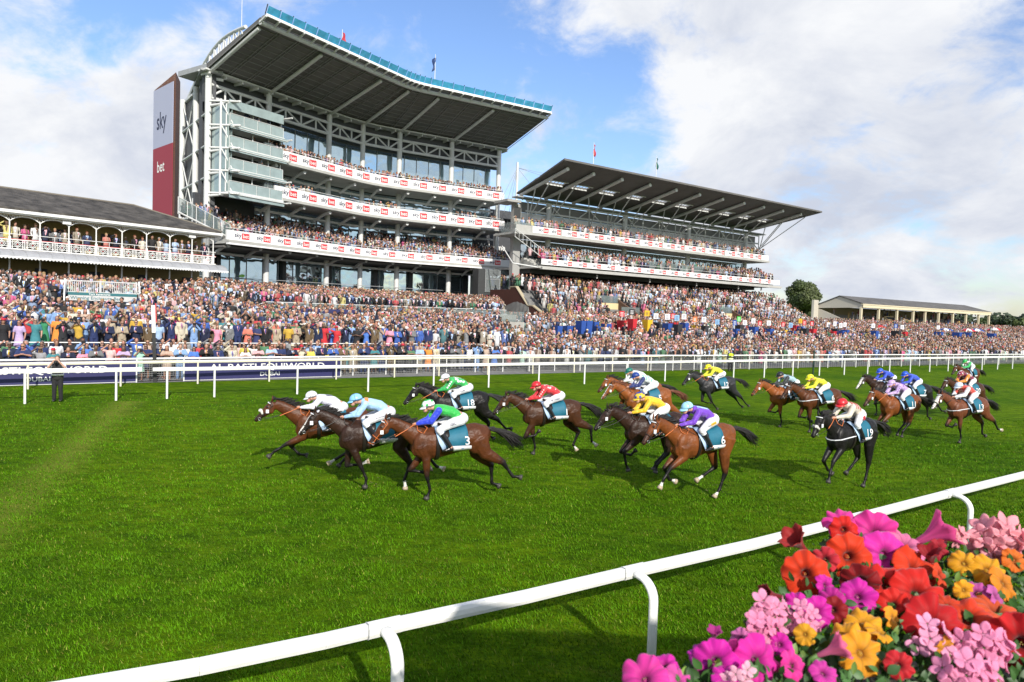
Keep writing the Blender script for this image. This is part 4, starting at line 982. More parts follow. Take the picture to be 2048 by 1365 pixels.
UL = ['blue and white striped umbrella over a betting stand, leftmost of the row', 'red and white umbrella beside the blue and white one', 'blue and white umbrella in the middle of the betting row', 'red and white umbrella in front of the white lorry', 'small plain red parasol in front of the far covered stand']
for i, (px, py, _, c1, c2) in enumerate(UM):
    q = 24; a = on_line(F0, px, -q); p = F0(a, -q, 0); d = pix_dir(px, py); k = p.y / d.y; zt = CH + d.z * k; zf = floor_z(a, q)
    o = empty('umbrella', Vector((p.x, p.y, zf)), UL[i], 'umbrella', 'umbrellas in the betting ring'); R_ = 1.45 if i < 4 else 1.1
    for w_, cc in ((0, c1), (1, c2)):
        mb = MB()
        for g in range(8):
            if g % 2 != w_ : continue
            a0, a1 = g * math.pi / 4, (g + 1) * math.pi / 4; top = Vector((p.x, p.y, zt)); e0 = [top + Vector((R_ * math.cos(x), R_ * math.sin(x), -.55)) for x in (a0, a1)]; m0 = [top + Vector((R_ * .55 * math.cos(x), R_ * .55 * math.sin(x), -.18)) for x in (a0, a1)]
            mb.add([top, m0[0], m0[1], e0[0], e0[1]], [(0, 1, 2), (1, 3, 4, 2)])
        f = part('canopy', mb, PC['b'] if cc == 'blue' else PC['r'] if cc == 'red' else PC['w'], o); sol = f.modifiers.new('s', 'SOLIDIFY'); sol.thickness = .02
    part('pole', MB().bar(Vector((p.x, p.y, zf)), Vector((p.x, p.y, zt)), .03, 5), MSTEEL, o)
# ---------------------------------------------------------------- far covered stand
fs = empty('covered_stand', T3(30, 0, 3.4), 'low cream covered terrace with a dark pitched roof on square posts at the far right', 'grandstand')
MBEI = mat('beige_render', (.46, .43, .36), .8, var=.06); MROOF = mat('far_roof', (.10, .095, .09), .8, var=.4, vscale=.6, bump=.3, bscale=3)
mb = MB(); dz = Vector((0, 0, .15)); sA, sB = -.9, 61.4
a0, a1, c0, c1, d0, d1 = T3(sA, .5, 8.25), T3(sB, .5, 8.25), T3(sA, -4.4, 9.8), T3(sB - 3, -4.4, 9.8), T3(sA, -9.4, 7.9), T3(sB, -9.4, 7.9)
mb.hexa([a0, a1, c1, c0, a0 + dz, a1 + dz, c1 + dz, c0 + dz]); mb.hexa([c0, c1, d1, d0, c0 + dz, c1 + dz, d1 + dz, d0 + dz]); mb.prism([a1, d1, c1], dz); part('roof', mb, MROOF, fs)
mb = MB(); mb.box(T3, -.7, 61.4, .2, .45, 7.55, 8.22); mb.box(T3, -.9, 61.6, .15, .55, 8.1, 8.3); part('front_beam', mb, MCREAM, fs)
mb = MB(); mb.prism([T3(-.7, .4, 8.2), T3(-.7, .4, 7.55), T3(-.7, -9.3, 7.35), T3(-.7, -9.3, 7.9), T3(-.7, -4.4, 9.75)], T3.u * .3); part('gable', mb, MBEI, fs)
mb = MB(); mb.box(T3, -.7, 61, -9.3, -9.0, 3, 7.8); part('back_wall', mb, mat('ochre_wall', (.40, .35, .20), .8, var=.1), fs)
mb = MB(); mb.prism([T3(-.7, -9.3, 2.8), T3(-.7, -9.3, 7.3), T3(-.7, -8.4, 7.1), T3(-.7, -1.2, 4.2), T3(-.7, -1.0, 2.8)], T3.u * .3); mb.prism([T3(60.7, -9.3, 2.8), T3(60.7, -9.3, 7.2), T3(60.7, -8.4, 7.0), T3(60.7, -1.2, 4.4), T3(60.7, 0, 2.8)], T3.u * .3); mb.box(T3, -2.4, -.7, -9.4, -8.9, 3, 9.0); part('end_wall', mb, MBEI, fs)
mb = MB()
for k in range(9): mb.box(T3, 0, 60.6, -1 * (k + 1), -1 * k, 2.6, 3.5 + .33 * k)
part('steps', mb, MCONC, fs)
for px in (1718, 1753, 1789.6, 1822, 1846, 1873, 1901.5, 1927.8, 1952.9, 1973.7):
    s = on_line(T3, px, 0); part('post', MB().box(T3, s - .22, s + .22, -.2, .2, 2.6, 7.56), MCREAM, fs)
mb = MB(); mb.hexa([T3(17, .2, 2.9), T3(17.4, .2, 2.9), T3(17.4, -5, 4), T3(17, -5, 4), T3(17, .2, 4.0), T3(17.4, .2, 4.0), T3(17.4, -5, 6.4), T3(17, -5, 6.4)]); mb.hexa([T3(24, 1.2, 2.9), T3(24.4, 1.2, 2.9), T3(24.4, -4, 4), T3(24, -4, 4), T3(24, 1.2, 4.0), T3(24.4, 1.2, 4.0), T3(24.4, -4, 6.2), T3(24, -4, 6.2)])
mb.box(T3, 17.4, 24, -4.2, -4.0, 4, 6.2); parts('tunnel_wall', mb, MSAND, fs)
mb = MB(); mb.box(T3, 18, 21.5, -3.98, -3.9, 5.3, 6.0); part('dark_notice', mb, MDARK, fs)
mb = MB()
for k in range(11):
    s = 3 + k * 5.3; t = -2 - (k % 3) * 2.2; z = 3.5 - t * .33
    mb.bar(T3(s, t, z), T3(s, t, z + 1.0), .05, 4); mb.bar(T3(s + 2.4, t, z), T3(s + 2.4, t, z + 1.0), .05, 4); mb.bar(T3(s, t, z + 1.0), T3(s + 2.4, t, z + 1.0), .05, 4)
part('crush_barriers', mb, MGREY, fs)
# red booth, marquee, lorry, kiosk
def place(px, q): a = on_line(F0, px, -q); return F0(a, -q, 0)
def top_z(px, py, q): p = place(px, q); d = pix_dir(px, py); return CH + d.z * p.y / d.y
p0, p1 = place(1605, 26), place(1652, 26); zt = top_z(1630, 647, 26); zf = 2.4; u = (p1 - p0).normalized(); nn = Vector((u.y, -u.x, 0)); TB = lambda s, t, z: p0 + u * s + nn * t + Vector((0, 0, z)); Lb = (p1 - p0).length
rb = thing('betting_booth', MB().box(TB, 0, Lb, -.6, .2, zt - .55, zt), PC['r'], 'long red betting booth with a dark opening left of the far stand', 'booth')
mb = MB(); [mb.box(TB, s, s + .35, -.5, .1, zf, zt - .551) for s in (0, Lb * .33, Lb * .66, Lb - .36)]; parts('booth_post', mb, PC['r'], rb); part('booth_interior', MB().box(TB, .1, Lb - .1, -2, -1.9, zf, zt - .4), MDARK, rb)
part('white_emblem', MB().text('v', lambda x, y: TB(Lb * .66 + x * 1.6, .215, zt - .42 + y), .5), MW, rb)
p = place(1605, 45); zt = top_z(1603, 634, 45); mb = MB(); TM = lambda s, t, z: p + F0.u * s + F0.n * t + Vector((0, 0, z))
mb.prism([TM(-6, 0, 2.5), TM(6.5, 0, 2.5), TM(6.5, 0, zt - 1.6), TM(2, 0, zt), TM(-6, 0, zt - .5)], -F0.n * 6); thing('marquee', mb, mat('white_canvas', (.75, .75, .74), .7), 'white canvas marquee under the big tree, behind the crowd', 'tent')
p = place(1964, 62); zt = top_z(1950, 657, 62); TL = lambda s, t, z: p + F0.u * s + F0.n * t + Vector((0, 0, z)); zb = zt - 2.7
lo = thing('lorry_trailer', MB().box(TL, -10.5, 6.3, -2.5, 0, zb, zt), mat('trailer_grey', (.50, .52, .53), .5, var=.04), 'long pale grey lorry trailer parked behind the umbrellas', 'lorry')
part('rear_doors', MB().box(TL, 6.303, 6.36, -2.5, 0, zb, zt), MFASC, lo)
mb = MB()
for s in (-9, -7.8, 3.4, 4.6): mb.bar(TL(s, .05, zb - .4), TL(s, -.3, zb - .4), .5, 12)
parts('wheel', mb, MBLACK, lo); part('chassis', MB().box(TL, -10, 6, -2.2, -.3, zb - .35, zb - .003), MDARK, lo)
# ---------------------------------------------------------------- trees
def leaf_mat(name, c):
    mt = mat(name, c, .6, attr='Col'); return mt
MBARK = mat('bark', (.09, .07, .05), .9, bump=.5)
MLEAF = leaf_mat('foliage', (.05, .09, .02))
def crown(clumps, n, size, base, seed, inner=.55):
    rs = np.random.RandomState(seed); V = []; Cc = []
    wts = np.array([c[3] ** 2 for c in clumps]); wts = wts / wts.sum()
    for (cx, cy, cz, r), w in zip(clumps, wts):
        k = int(n * w); d = rs.normal(size=(k, 3)); d /= np.linalg.norm(d, axis=1)[:, None]; rad = r * (inner + (1 - inner) * rs.rand(k) ** .5)
        c = np.array([cx, cy, cz]) + d * rad[:, None] * np.array([1, 1, .85]) + rs.normal(0, r * .06, (k, 3))
        t1 = rs.normal(size=(k, 3)); t1 -= (t1 * d).sum(1)[:, None] * d * .6; t1 /= np.linalg.norm(t1, axis=1)[:, None]; t2 = np.cross(d + rs.normal(0, .5, (k, 3)), t1); t2 /= np.linalg.norm(t2, axis=1)[:, None]
        s = size * rs.uniform(.6, 1.4, k)[:, None]
        q = np.stack([c - t1 * s - t2 * s * .5, c + t1 * s - t2 * s * .5, c + t1 * s * .7 + t2 * s * .7, c - t1 * s * .7 + t2 * s * .7], 1); V.append(q.reshape(-1, 3))
        hue = rs.uniform(.9, 1.12); g = rs.uniform(.72, 1.3, k)
        col = np.stack([base[0] * g * hue, base[1] * g, base[2] * g, np.ones(k)], 1); Cc.append(np.repeat(col, 4, 0))
    return np.concatenate(V), np.concatenate(Cc)
def np_mesh(name, v, c, mt, nv=4):
    n = len(v) // nv; me = bpy.data.meshes.new(name); me.vertices.add(len(v)); me.vertices.foreach_set('co', v.astype(np.float32).ravel()); me.loops.add(len(v)); me.loops.foreach_set('vertex_index', np.arange(len(v), dtype=np.int32))
    me.polygons.add(n); me.polygons.foreach_set('loop_start', np.arange(n, dtype=np.int32) * nv); me.update(); at = me.color_attributes.new('Col', 'FLOAT_COLOR', 'POINT'); at.data.foreach_set('color', c.astype(np.float32).ravel()); me.materials.append(mt); return me
def tree(base, h, w, label, n, size, col, seed, group=None, low=.25, kinds=None):
    rs = random.Random(seed); e = empty('broadleaf_tree', base, label, 'tree', group)
    mb = MB(); mb.bar((base.x, base.y, base.z), (base.x + .1, base.y, base.z + h * .5), w * .045, 8, r2=w * .025)
    cl = []; m = 26
    for i in range(m):
        u = rs.uniform(low, .93); ang = rs.uniform(0, 6.28); prof = math.sin(math.pi * min(1, max(.12, (u - low * .6) / (1.02 - low * .6))) ** .8) ; rr = w / 2 * prof * rs.uniform(.35, .78); r_ = w * rs.uniform(.10, .17)
        c = (rr * math.cos(ang), rr * math.sin(ang), h * u); cl.append((*c, r_))
        if i % 3 == 0: mb.bar((base.x, base.y, base.z + h * .3), (base.x + c[0] * .9, base.y + c[1] * .9, base.z + c[2]), w * .014, 5, r2=w * .005)
    cl.append((0, 0, h * .6, w * .25)); part('trunk', mb, MBARK, e)
    v, c = crown(cl, n, size, col, seed); me = np_mesh('crown', v, c, MLEAF); o = bpy.data.objects.new('crown', me); ROOTC.objects.link(o); o.parent = e; ORG[o.name] = base
tree(Vector((94.0, 222.9, 3.0)), 14.4, 19.0, 'big round dark green tree standing alone between the second stand and the far stand', 30000, .24, (.070, .095, .028), 5, low=.10)
TLb = ['spreading tree', 'rounded tree', 'tall tree', 'low bushy tree', 'broad tree', 'pale green young tree']
for i, (px, top, wpx, dd, c) in enumerate(((1870, 636, 60, 330, 0), (1905, 634, 50, 350, 0), (1935, 637, 46, 320, 0), (1962, 640, 40, 300, 1), (1990, 634, 54, 340, 0), (2016, 633, 46, 330, 0), (2040, 640, 40, 290, 2), (2062, 636, 60, 320, 0), (2090, 640, 60, 310, 1), (1840, 640, 50, 340, 1), (1700, 648, 40, 330, 0))):
    d = pix_dir(px, top); k = dd / d.y; x = d.x * k; zt = CH + d.z * k; w = wpx * dd / FPX * 1.15; b = Vector((x, dd, 1.5))
    tree(b, zt - 1.5, w, '%s in the distance, %s' % (TLb[(i * 5 + c) % 6], ['seen between the posts of the far stand', 'behind the right posts of the far stand', 'just left of the last far stand post', 'right of the last far stand post', 'above the lorry trailer', 'above the right end of the lorry', 'paler, at the right picture edge', 'cut by the right picture edge', 'beyond the right picture edge', 'behind the middle of the far stand', 'behind the left end of the far stand'][i]), 2600, .55, [(.035, .058, .022), (.045, .07, .02), (.085, .11, .03)][c], 40 + i, 'trees of the distant tree line', low=.05)
v, c = crown([(x, 420 + 30 * math.sin(x * .1), 5.5 + 2.5 * math.sin(x * .05) + 1.5 * math.sin(x * .21), 9) for x in range(120, 620, 8)], 22000, 1.1, (.035, .055, .028), 99, .3)
o = bpy.data.objects.new('distant_wood', np_mesh('distant_wood', v, c, MLEAF)); ROOTC.objects.link(o); tag(o, 'dark far off wood closing the horizon behind the lorry and far stand', 'wood', kind='stuff')
# ---------------------------------------------------------------- organic surfaces
def organic(mb, voxel, smooth=4, name='o', sub=0):
    """fuse overlapping closed shapes into one continuous smooth skin"""
    me = bpy.data.meshes.new('tmp'); me.from_pydata(mb.v, [], mb.f); o = bpy.data.objects.new('tmp', me); TMPC.objects.link(o)
    r = o.modifiers.new('r', 'REMESH'); r.mode = 'VOXEL'; r.voxel_size = voxel; r.adaptivity = 0
    if smooth: s = o.modifiers.new('s', 'SMOOTH'); s.factor = .6; s.iterations = smooth
    dg = bpy.context.evaluated_depsgraph_get(); out = bpy.data.meshes.new_from_object(o.evaluated_get(dg)); out.name = name
    bpy.data.objects.remove(o); bpy.data.meshes.remove(me)
    out.polygons.foreach_set('use_smooth', [True] * len(out.polygons)); return out
TMPC = bpy.data.collections.new('tmp'); ROOTC.children.link(TMPC)
for o_ in []: pass
# ---------------------------------------------------------------- spectators: template figures facing -y
MSKIN = mat('skin', (.55, .32, .23), .55, objcol=True); MCLOTH = mat('cloth', (.5, .5, .5), .85, objcol=True, var=.18, vscale=9); MHAIR = mat('hair', (.1, .06, .03), .6, objcol=True)
def figure(pose, female=False):
    """returns dict of skeleton points"""
    k = .94 if female else 1.0; ln = .16 if pose == 'lean' else 0.
    sh = .185 if not female else .16
    P = dict(hip=(0, 0, .93), waist=(0, -.02 - ln * .3, 1.08), chest=(0, -.03 - ln * .8, 1.28 - ln * .1), neck=(0, -.01 - ln, 1.46 - ln * .3), head=(0, -.045 - ln * 1.15, 1.625 - ln * .35))
    zy = -ln * .95; zz = 1.415 - ln * .25
    P['sh'] = [(s * sh, zy, zz) for s in (-1, 1)]
    if pose == 'lean': P['el'] = [(s * .27, -.22, 1.19) for s in (-1, 1)]; P['wr'] = [(s * .07, -.36, 1.25) for s in (-1, 1)]
    elif pose == 'shade': P['el'] = [(-.36, -.14, 1.50), (.24, .02, 1.14)]; P['wr'] = [(-.15, -.17, 1.68), (.22, -.14, .92)]
    elif pose == 'phone': P['el'] = [(s * .27, -.17, 1.30) for s in (-1, 1)]; P['wr'] = [(s * .09, -.24, 1.53) for s in (-1, 1)]
    elif pose == 'folded': P['el'] = [(s * .25, -.03, 1.14) for s in (-1, 1)]; P['wr'] = [(-.06, -.20, 1.20), (.07, -.22, 1.17)]
    else: P['el'] = [(s * .25, .03, 1.13) for s in (-1, 1)]; P['wr'] = [(s * .24, -.06, .89) for s in (-1, 1)]
    P['kn'] = [(s * .10, -.03, .50) for s in (-1, 1)]; P['an'] = [(s * .11, .02, .08) for s in (-1, 1)]; P['k'] = k; return P
def V3(a, b, t): return tuple(a[i] + (b[i] - a[i]) * t for i in range(3))
def body_mb(P, female, fat=0., legs=True, arms=1.0, head=True, hands=True, skirt=0.):
    mb = MB(); w = 1.0 if not female else .88; f = fat
    mb.tube([P['hip'], P['waist'], P['chest'], V3(P['chest'], P['neck'], .75), V3(P['chest'], P['neck'], 1.02)], [(.165 + f, .115 + f), (.140 * w + f, .105 + f), (.178 * w + f, .125 + f), (.175 * w + f, .085 + f), (.07 + f, .05 + f)], 14, 0, (1, 0, 0))
    mb.ell(V3(P['hip'], P['waist'], -.15), (.165 + f, .12 + f, .12 + f), 12, 8)
    for i in (0, 1):
        s, e, w_ = P['sh'][i], P['el'][i], P['wr'][i]
        if arms > .9: mb.chain([s, e, w_], [.055 + f, .044 + f, .032 + f], 8)
        elif arms > 0: mb.chain([s, V3(s, e, .7)], [.06 + f, .052 + f], 8)
        if hands:
            d = (Vector(w_) - Vector(e)).normalized(); h = Vector(w_) + d * .06; mb.tube([w_, h, h + d * .03], [(.036, .02), (.042, .018), (.03, .014)], 8, 0, (0, 0, 1) if abs(d.z) < .8 else (0, 1, 0))
            sd = d.cross(Vector((0, 0, 1))); sd = sd.normalized() if sd.length > .1 else Vector((0, 1, 0)); up = sd.cross(d).normalized()
            for j in range(4): q = h + up * (.028 - .019 * j) * .9; mb.tube([q, q + d * (.06 + .01 * (j in (1, 2)))], [.008, .007], 5)
            mb.tube([h - d * .04 + up * .03, h + up * .062], [.011, .008], 5)
        if legs:
            k, a = P['kn'][i], P['an'][i]; mb.chain([(k[0] * .9, 0, .88), k, a], [.085 + f, .056 + f, .042 + f], 9)
            if not skirt: mb.tube([(a[0], .06, .045), (a[0], -.08, .045), (a[0] * 1.05, -.17, .03)], [(.045 + f, .04), (.048 + f, .04), (.035 + f, .02)], 8, 0, (1, 0, 0))
    if head:
        h = P['head']; mb.tube([P['neck'], V3(P['neck'], h, .7)], [.056, .053], 9); mb.ell(h, (.075, .095, .112), 14, 10); mb.ell((h[0], h[1] - .035, h[2] - .06), (.05, .055, .055), 10, 7)
        mb.ell((h[0], h[1] - .098, h[2] - .015), (.013, .018, .025), 6, 5)
        for s in (-1, 1): mb.ell((h[0] + s * .078, h[1] + .01, h[2] - .005), (.012, .022, .032), 6, 5)
    return mb
TPL = {}
def template(kind, pose):
    """kind: suit, dress, shirt. Returns list of (name, mesh, colour key)"""
    if (kind, pose) in TPL: return TPL[(kind, pose)]
    fem = kind == 'dress'; P = figure(pose, fem); out = []
    body = organic(body_mb(P, fem), .019, 2, 'person'); body.materials.append(MSKIN)
    def fin(nm, mb, key, vox=.024, m_=MCLOTH, org=True):
        if org: me = organic(mb, vox, 2, nm)
        else: me = mesh_of(mb, nm, [m_])
        if org: me.materials.append(m_)
        out.append((nm, me, key))
    tb = body_mb(P, fem, .016, legs=False, arms=1.0 if kind == 'suit' else (.5 if kind == 'shirt' or pose in ('folded', 'phone') else 0.3), head=False, hands=False)
    if kind == 'suit':
        tb.tube([V3(P['hip'], P['waist'], -.5), P['waist']], [(.185, .135), (.165, .13)], 12, 0, (1, 0, 0)); fin('jacket', tb, 'top')
        c = Vector(P['chest']); nk = Vector(P['neck']); w = Vector(P['waist'])
        a = nk + Vector((0, -.098, -.03)); b = c + Vector((0, -.176, 0)); d = w + Vector((0, -.158, .03))
        mb = MB().add([a + Vector((-.07, .02, 0)), a + Vector((.07, .02, 0)), b + Vector((.06, .0, .02)), d, b + Vector((-.06, 0, .02))], [(0, 4, 3, 2, 1)]); mb = MB().prism(mb.v, (0, -.004, 0)); fin('shirt_front', mb, 'shirt', org=False)
        mb = MB().prism([a + Vector((-.016, -.012, .0)), a + Vector((.016, -.012, 0)), b + Vector((.022, -.008, 0)), d + Vector((0, -.012, .02)), b + Vector((-.022, -.008, 0))], (0, -.008, 0)); fin('tie', mb, 'tie', org=False)
    elif kind == 'shirt': tb.tube([V3(P['hip'], P['waist'], -.3), P['waist']], [(.18, .13), (.16, .125)], 12, 0, (1, 0, 0)); fin('shirt', tb, 'top')
    else:
        tb.tube([P['waist'], P['hip'], (0, 0, .75), (0, .0, .48)], [(.15, .12), (.185, .14), (.21, .17), (.25, .20)], 16, 0, (1, 0, 0)); fin('dress', tb, 'top')
    if kind != 'dress':
        lb = MB()
        for i in (0, 1):
            k, a = P['kn'][i], P['an'][i]; lb.chain([(k[0] * .9, 0, .88), k, (a[0], .01, .1)], [.105, .075, .065], 9)
        lb.ell((0, 0, .92), (.178, .128, .11), 12, 8); fin('trousers', lb, 'bottom', .026)
    h = Vector(P['head']); hm = MB(); hm.ell(h + Vector((0, .022, .028)), (.086, .096, .098), 12, 8)
    if fem: hm.tube([h + Vector((0, .05, .04)), h + Vector((0, .07, -.10)), h + Vector((0, .06, -.24))], [(.085, .06), (.10, .055), (.085, .04)], 10, 0, (1, 0, 0))
    fin('hair', hm, 'hair', .02, MHAIR)
    gm = MB().tube([h + Vector((-.062, -.078, .012)), h + Vector((-.03, -.1, .012)), h + Vector((.03, -.1, .012)), h + Vector((.062, -.078, .012))], [(.004, .018)] * 4, 6, 0, (0, 1, 0)); fin('sunglasses', gm, 'dark', org=False)
    ht = MB(); ht.tube([h + Vector((0, .01, .055)), h + Vector((0, .01, .065))], [(.17, .17), (.165, .165)], 16, 0, (1, 0, 0)); ht.tube([h + Vector((0, .01, .06)), h + Vector((0, .01, .15))], [(.09, .10), (.075, .085)], 14, 0, (1, 0, 0)); fin('hat', ht, 'hat', org=False)
    if pose == 'phone': pm = MB(); pm.box(lambda a, b, c: Vector((a, b, c)), -.075, .075, -.35, -.33, 1.53, 1.62); fin('phone', pm, 'dark', org=False)
    TPL[(kind, pose)] = (body, out); return TPL[(kind, pose)]
SUITS = [('navy', (.010, .016, .050)), ('charcoal', (.025, .027, .032)), ('black', (.012, .012, .014)), ('grey', (.17, .175, .18)), ('beige', (.42, .35, .25)), ('blue', (.05, .12, .42)), ('pale blue', (.22, .36, .62)), ('brown tweed', (.14, .095, .05)), ('navy', (.012, .02, .06)), ('dark blue', (.02, .035, .12)), ('navy', (.010, .015, .045)), ('black', (.01, .01, .012)), ('cream', (.6, .54, .42))]
SHIRTS = [('white', (.72, .72, .74)), ('pale blue', (.42, .56, .78)), ('pink', (.74, .40, .46)), ('white', (.75, .75, .75))]
TIES = [('pink', (.70, .15, .35)), ('blue', (.04, .10, .45)), ('red', (.50, .03, .05)), ('dark', (.02, .02, .05)), ('purple', (.20, .06, .35)), ('yellow', (.75, .55, .05)), ('silver', (.45, .45, .48))]
DRESS = [('coral', (.75, .20, .14)), ('pink', (.78, .30, .42)), ('hot pink', (.70, .04, .25)), ('red', (.55, .03, .04)), ('white', (.74, .73, .70)), ('cream', (.66, .60, .46)), ('green', (.04, .26, .12)), ('yellow', (.70, .60, .10)), ('teal', (.05, .22, .25)), ('black', (.015, .015, .018)), ('lilac', (.50, .38, .62)), ('blue', (.08, .20, .60)), ('orange', (.80, .28, .05)), ('pale pink', (.74, .50, .48)), ('mint', (.40, .68, .55)), ('beige', (.50, .38, .30)), ('black', (.02, .02, .03)), ('navy', (.02, .03, .10)), ('grey', (.30, .30, .32)), ('black', (.015, .015, .02)), ('navy', (.03, .04, .13)), ('white', (.70, .70, .70))]
CAS = [('white', (.74, .74, .75)), ('pale blue', (.36, .50, .72)), ('black', (.02, .02, .022)), ('grey', (.25, .26, .27)), ('red', (.5, .05, .06)), ('pink', (.72, .40, .42)), ('navy', (.02, .035, .12)), ('green', (.08, .20, .10)), ('mustard', (.55, .35, .05)), ('white', (.70, .70, .72))]
HAIRS = [('dark', (.025, .017, .012)), ('brown', (.09, .05, .025)), ('blonde', (.30, .20, .09)), ('grey', (.24, .235, .23)), ('dark', (.02, .015, .012)), ('black', (.01, .01, .01)), ('auburn', (.16, .05, .02))]
SKINS = [(.40, .215, .15), (.35, .19, .13), (.44, .26, .19), (.29, .155, .105), (.42, .21, .15), (.14, .08, .055)]
def pick(a, r): return a[r.randrange(len(a))]
zone_main_row = lambda q: True
def person_pos():
    """spectator positions on the ground and steppings, nearest first"""
    L = []; r = random.Random(11); a = -13.0
    while a < 118: L.append((a, -.55 - float(np.interp(a, [-14, 0, 12.8, 23.8, 31.8, 45.7, 65.7, 99], [-1, 0, .8, 1.3, 1.1, -.3, -.8, -2.2])) * -1 + 0, 'front')); a += r.uniform(.54, .72)
    out = []
    for a, _, k in L:
        p = fpt(a) - F0.n * .42; out.append((p.x, p.y, 0., a, .42, k))
    q = 1.25; row = 0
    while q < 44:
        a = -15 - (row % 2) * .3
        while a < 215:
            sp = .58 if zone(a, q) == 'main' else .58
            if a > 101: sp = .75
            a += sp * r.uniform(.85, 1.25)
            if q > front(a, q) - .3: continue
            if 2.6 < q < 3.3: continue
            dn = .93
            if zone(a, q) == 'main' and 17.6 < q < 19.2: continue
            if a > 101 : dn = .8 if q < 14 else .55
            if zone(a, q) == 'ebor' and 8 < q < 19 and a < 101: dn = .45
            if zone(a, q) == 'main' and abs(a - 38) < 4.5 - (q - 14) * .3 and 10.5 < q < 17.5: dn = .25
            if zone(a, q) == 'main' and q > 5 and math.sin(a * .55 + q * .12) > .97: dn = .4
            if r.random() > dn: continue
            if zone(a, q) != 'main':
                ev = F0(a, -q, 0) - E.o; es_, et_ = ev.dot(E.u), ev.dot(E.n)
                if es_ < -2.3 and et_ < 8.5: continue
                if any(x0 < es_ < x1 and t0 < et_ < t1 for x0, x1, t0, t1 in ENTR): continue
            elif abs(a - 3.9) < 2.5 and 10.8 < q < 14.6: continue
            qq = q + r.uniform(-.15, .15) + (0 if q > 3 else float(np.interp(a, [-14, 0, 12.8, 23.8, 31.8, 45.7, 65.7, 99], [-1, 0, .8, 1.3, 1.1, -.3, -.8, -2.2])))
            p = F0(a, -qq, floor_z(a, q + .1)); 
            if abs(p.x) > .8 * p.y + 1: continue
            out.append((p.x, p.y, p.z, a, q, 'row'))
        q += .62 if q < 2 else (.92 if zone_main_row(q) else .92); row += 1
        if 2.4 < q < 3.6: q = 3.75
    return [o for o in out if abs(o[0]) < .79 * o[1] + .6]
POS = person_pos(); POS.sort(key=lambda p: p[0] ** 2 + p[1] ** 2)
NEAR = POS[:296]; REST = POS[296:]
def make_person(p, r, forced=None):
    x, y, z, a, q, kind = p; front_ = kind == 'front'
    t = r.random(); k = forced or ('suit' if t < .50 else 'dress' if t < .80 else 'shirt')
    pose = r.choice(['lean', 'lean', 'lean', 'folded', 'phone', 'shade']) if front_ else r.choice(['down', 'shade', 'folded', 'folded', 'shade', 'down', 'phone'])
    body, prt = template(k, pose)
    o = bpy.data.objects.new('person', body); ROOTC.objects.link(o); o.location = (x, y, z + .004)
    s = r.uniform(.95, 1.05) * (.95 if k == 'dress' else 1.0) * 1.12; o.scale = (s, s, s); o.rotation_euler.z = (-.8 * math.atan2(x, y) + r.uniform(-.35, .35)) if not front_ else (math.radians(22) - .35 * math.atan2(x, y) + r.uniform(-.2, .2))
    sk = pick(SKINS, r); o.color = (*sk, 1); hn, hc = pick(HAIRS, r)
    if k == 'suit' and r.random() < .2: hn, hc = 'bald', None
    cn, cc = pick(SUITS if k == 'suit' else DRESS if k == 'dress' else CAS, r); tn, tc = pick(TIES, r); sn, sc_ = pick(SHIRTS, r); hat = r.random() < (.22 if k == 'dress' else .08); glass = r.random() < .4
    htn, htc = pick([('cream', (.62, .56, .42)), ('white', (.75, .74, .7)), ('red', (.55, .03, .06)), ('black', (.02, .02, .02))], r)
    cmap = dict(top=cc, shirt=sc_, tie=tc, bottom=cc if k == 'suit' else pick([(.02, .025, .05), (.3, .27, .2), (.03, .03, .03)], r), hair=hc, dark=(.01, .01, .012), hat=htc)
    for nm, me, key in prt:
        if nm == 'hair' and hc is None: continue
        if nm == 'sunglasses' and not glass: continue
        if nm == 'hat' and not hat: continue
        c = bpy.data.objects.new(nm, me); ROOTC.objects.link(c); c.parent = o; c.color = (*[v_ * .88 for v_ in cmap[key]], 1)
    who = 'woman' if k == 'dress' else 'man'; gar = {'suit': 'suit', 'dress': 'dress', 'shirt': 'shirt'}[k]
    d = dict(who=who, gar=gar, col=cn, tie=tn if k == 'suit' else None, hair=hn, hat=htn if hat else None, glass=glass, pose=pose, obj=o, p=p, k=k); return d
r = random.Random(23); PPL = [make_person(p, r) for p in NEAR]
PPL.sort(key=lambda d: (0 if d['p'][5] == 'front' else round(d['p'][4] * 2) + 1, d['p'][3]))
PO = dict(lean='leaning on the barrier', folded='arms folded', phone='holding up a phone', shade='shading eyes', down='arms down')
seen = {}
def lab(d, nb, lvl):
    base = '%s in %s %s' % (d['who'], d['col'], d['gar'])
    ex = []
    if d['hat']: ex.append('%s hat' % d['hat'])
    if d['tie'] and lvl != 1: ex.append('%s tie' % d['tie'])
    if d['hair'] == 'bald' and not d['hat']: base = 'bald ' + base
    elif not d['hat'] and lvl < 2: base = d['hair'] + '-haired ' + base
    row = 'at the barrier' if d['p'][5] == 'front' else 'in second row' if d['p'][4] < 1.8 else 'in third row' if d['p'][4] < 3 else 'on the steps'
    s = base + (' and ' + ' and '.join(ex) if ex else '') + ' ' + row
    if nb: s += ', beside %s in %s' % (nb['who'], nb['col'] if lvl != 2 else nb['col'] + ' ' + nb['gar'])
    if lvl >= 1: s += ' ' + PO[d['pose']].split(' ')[0]
    w = s.split(' ')
    return ' '.join(w[:16])
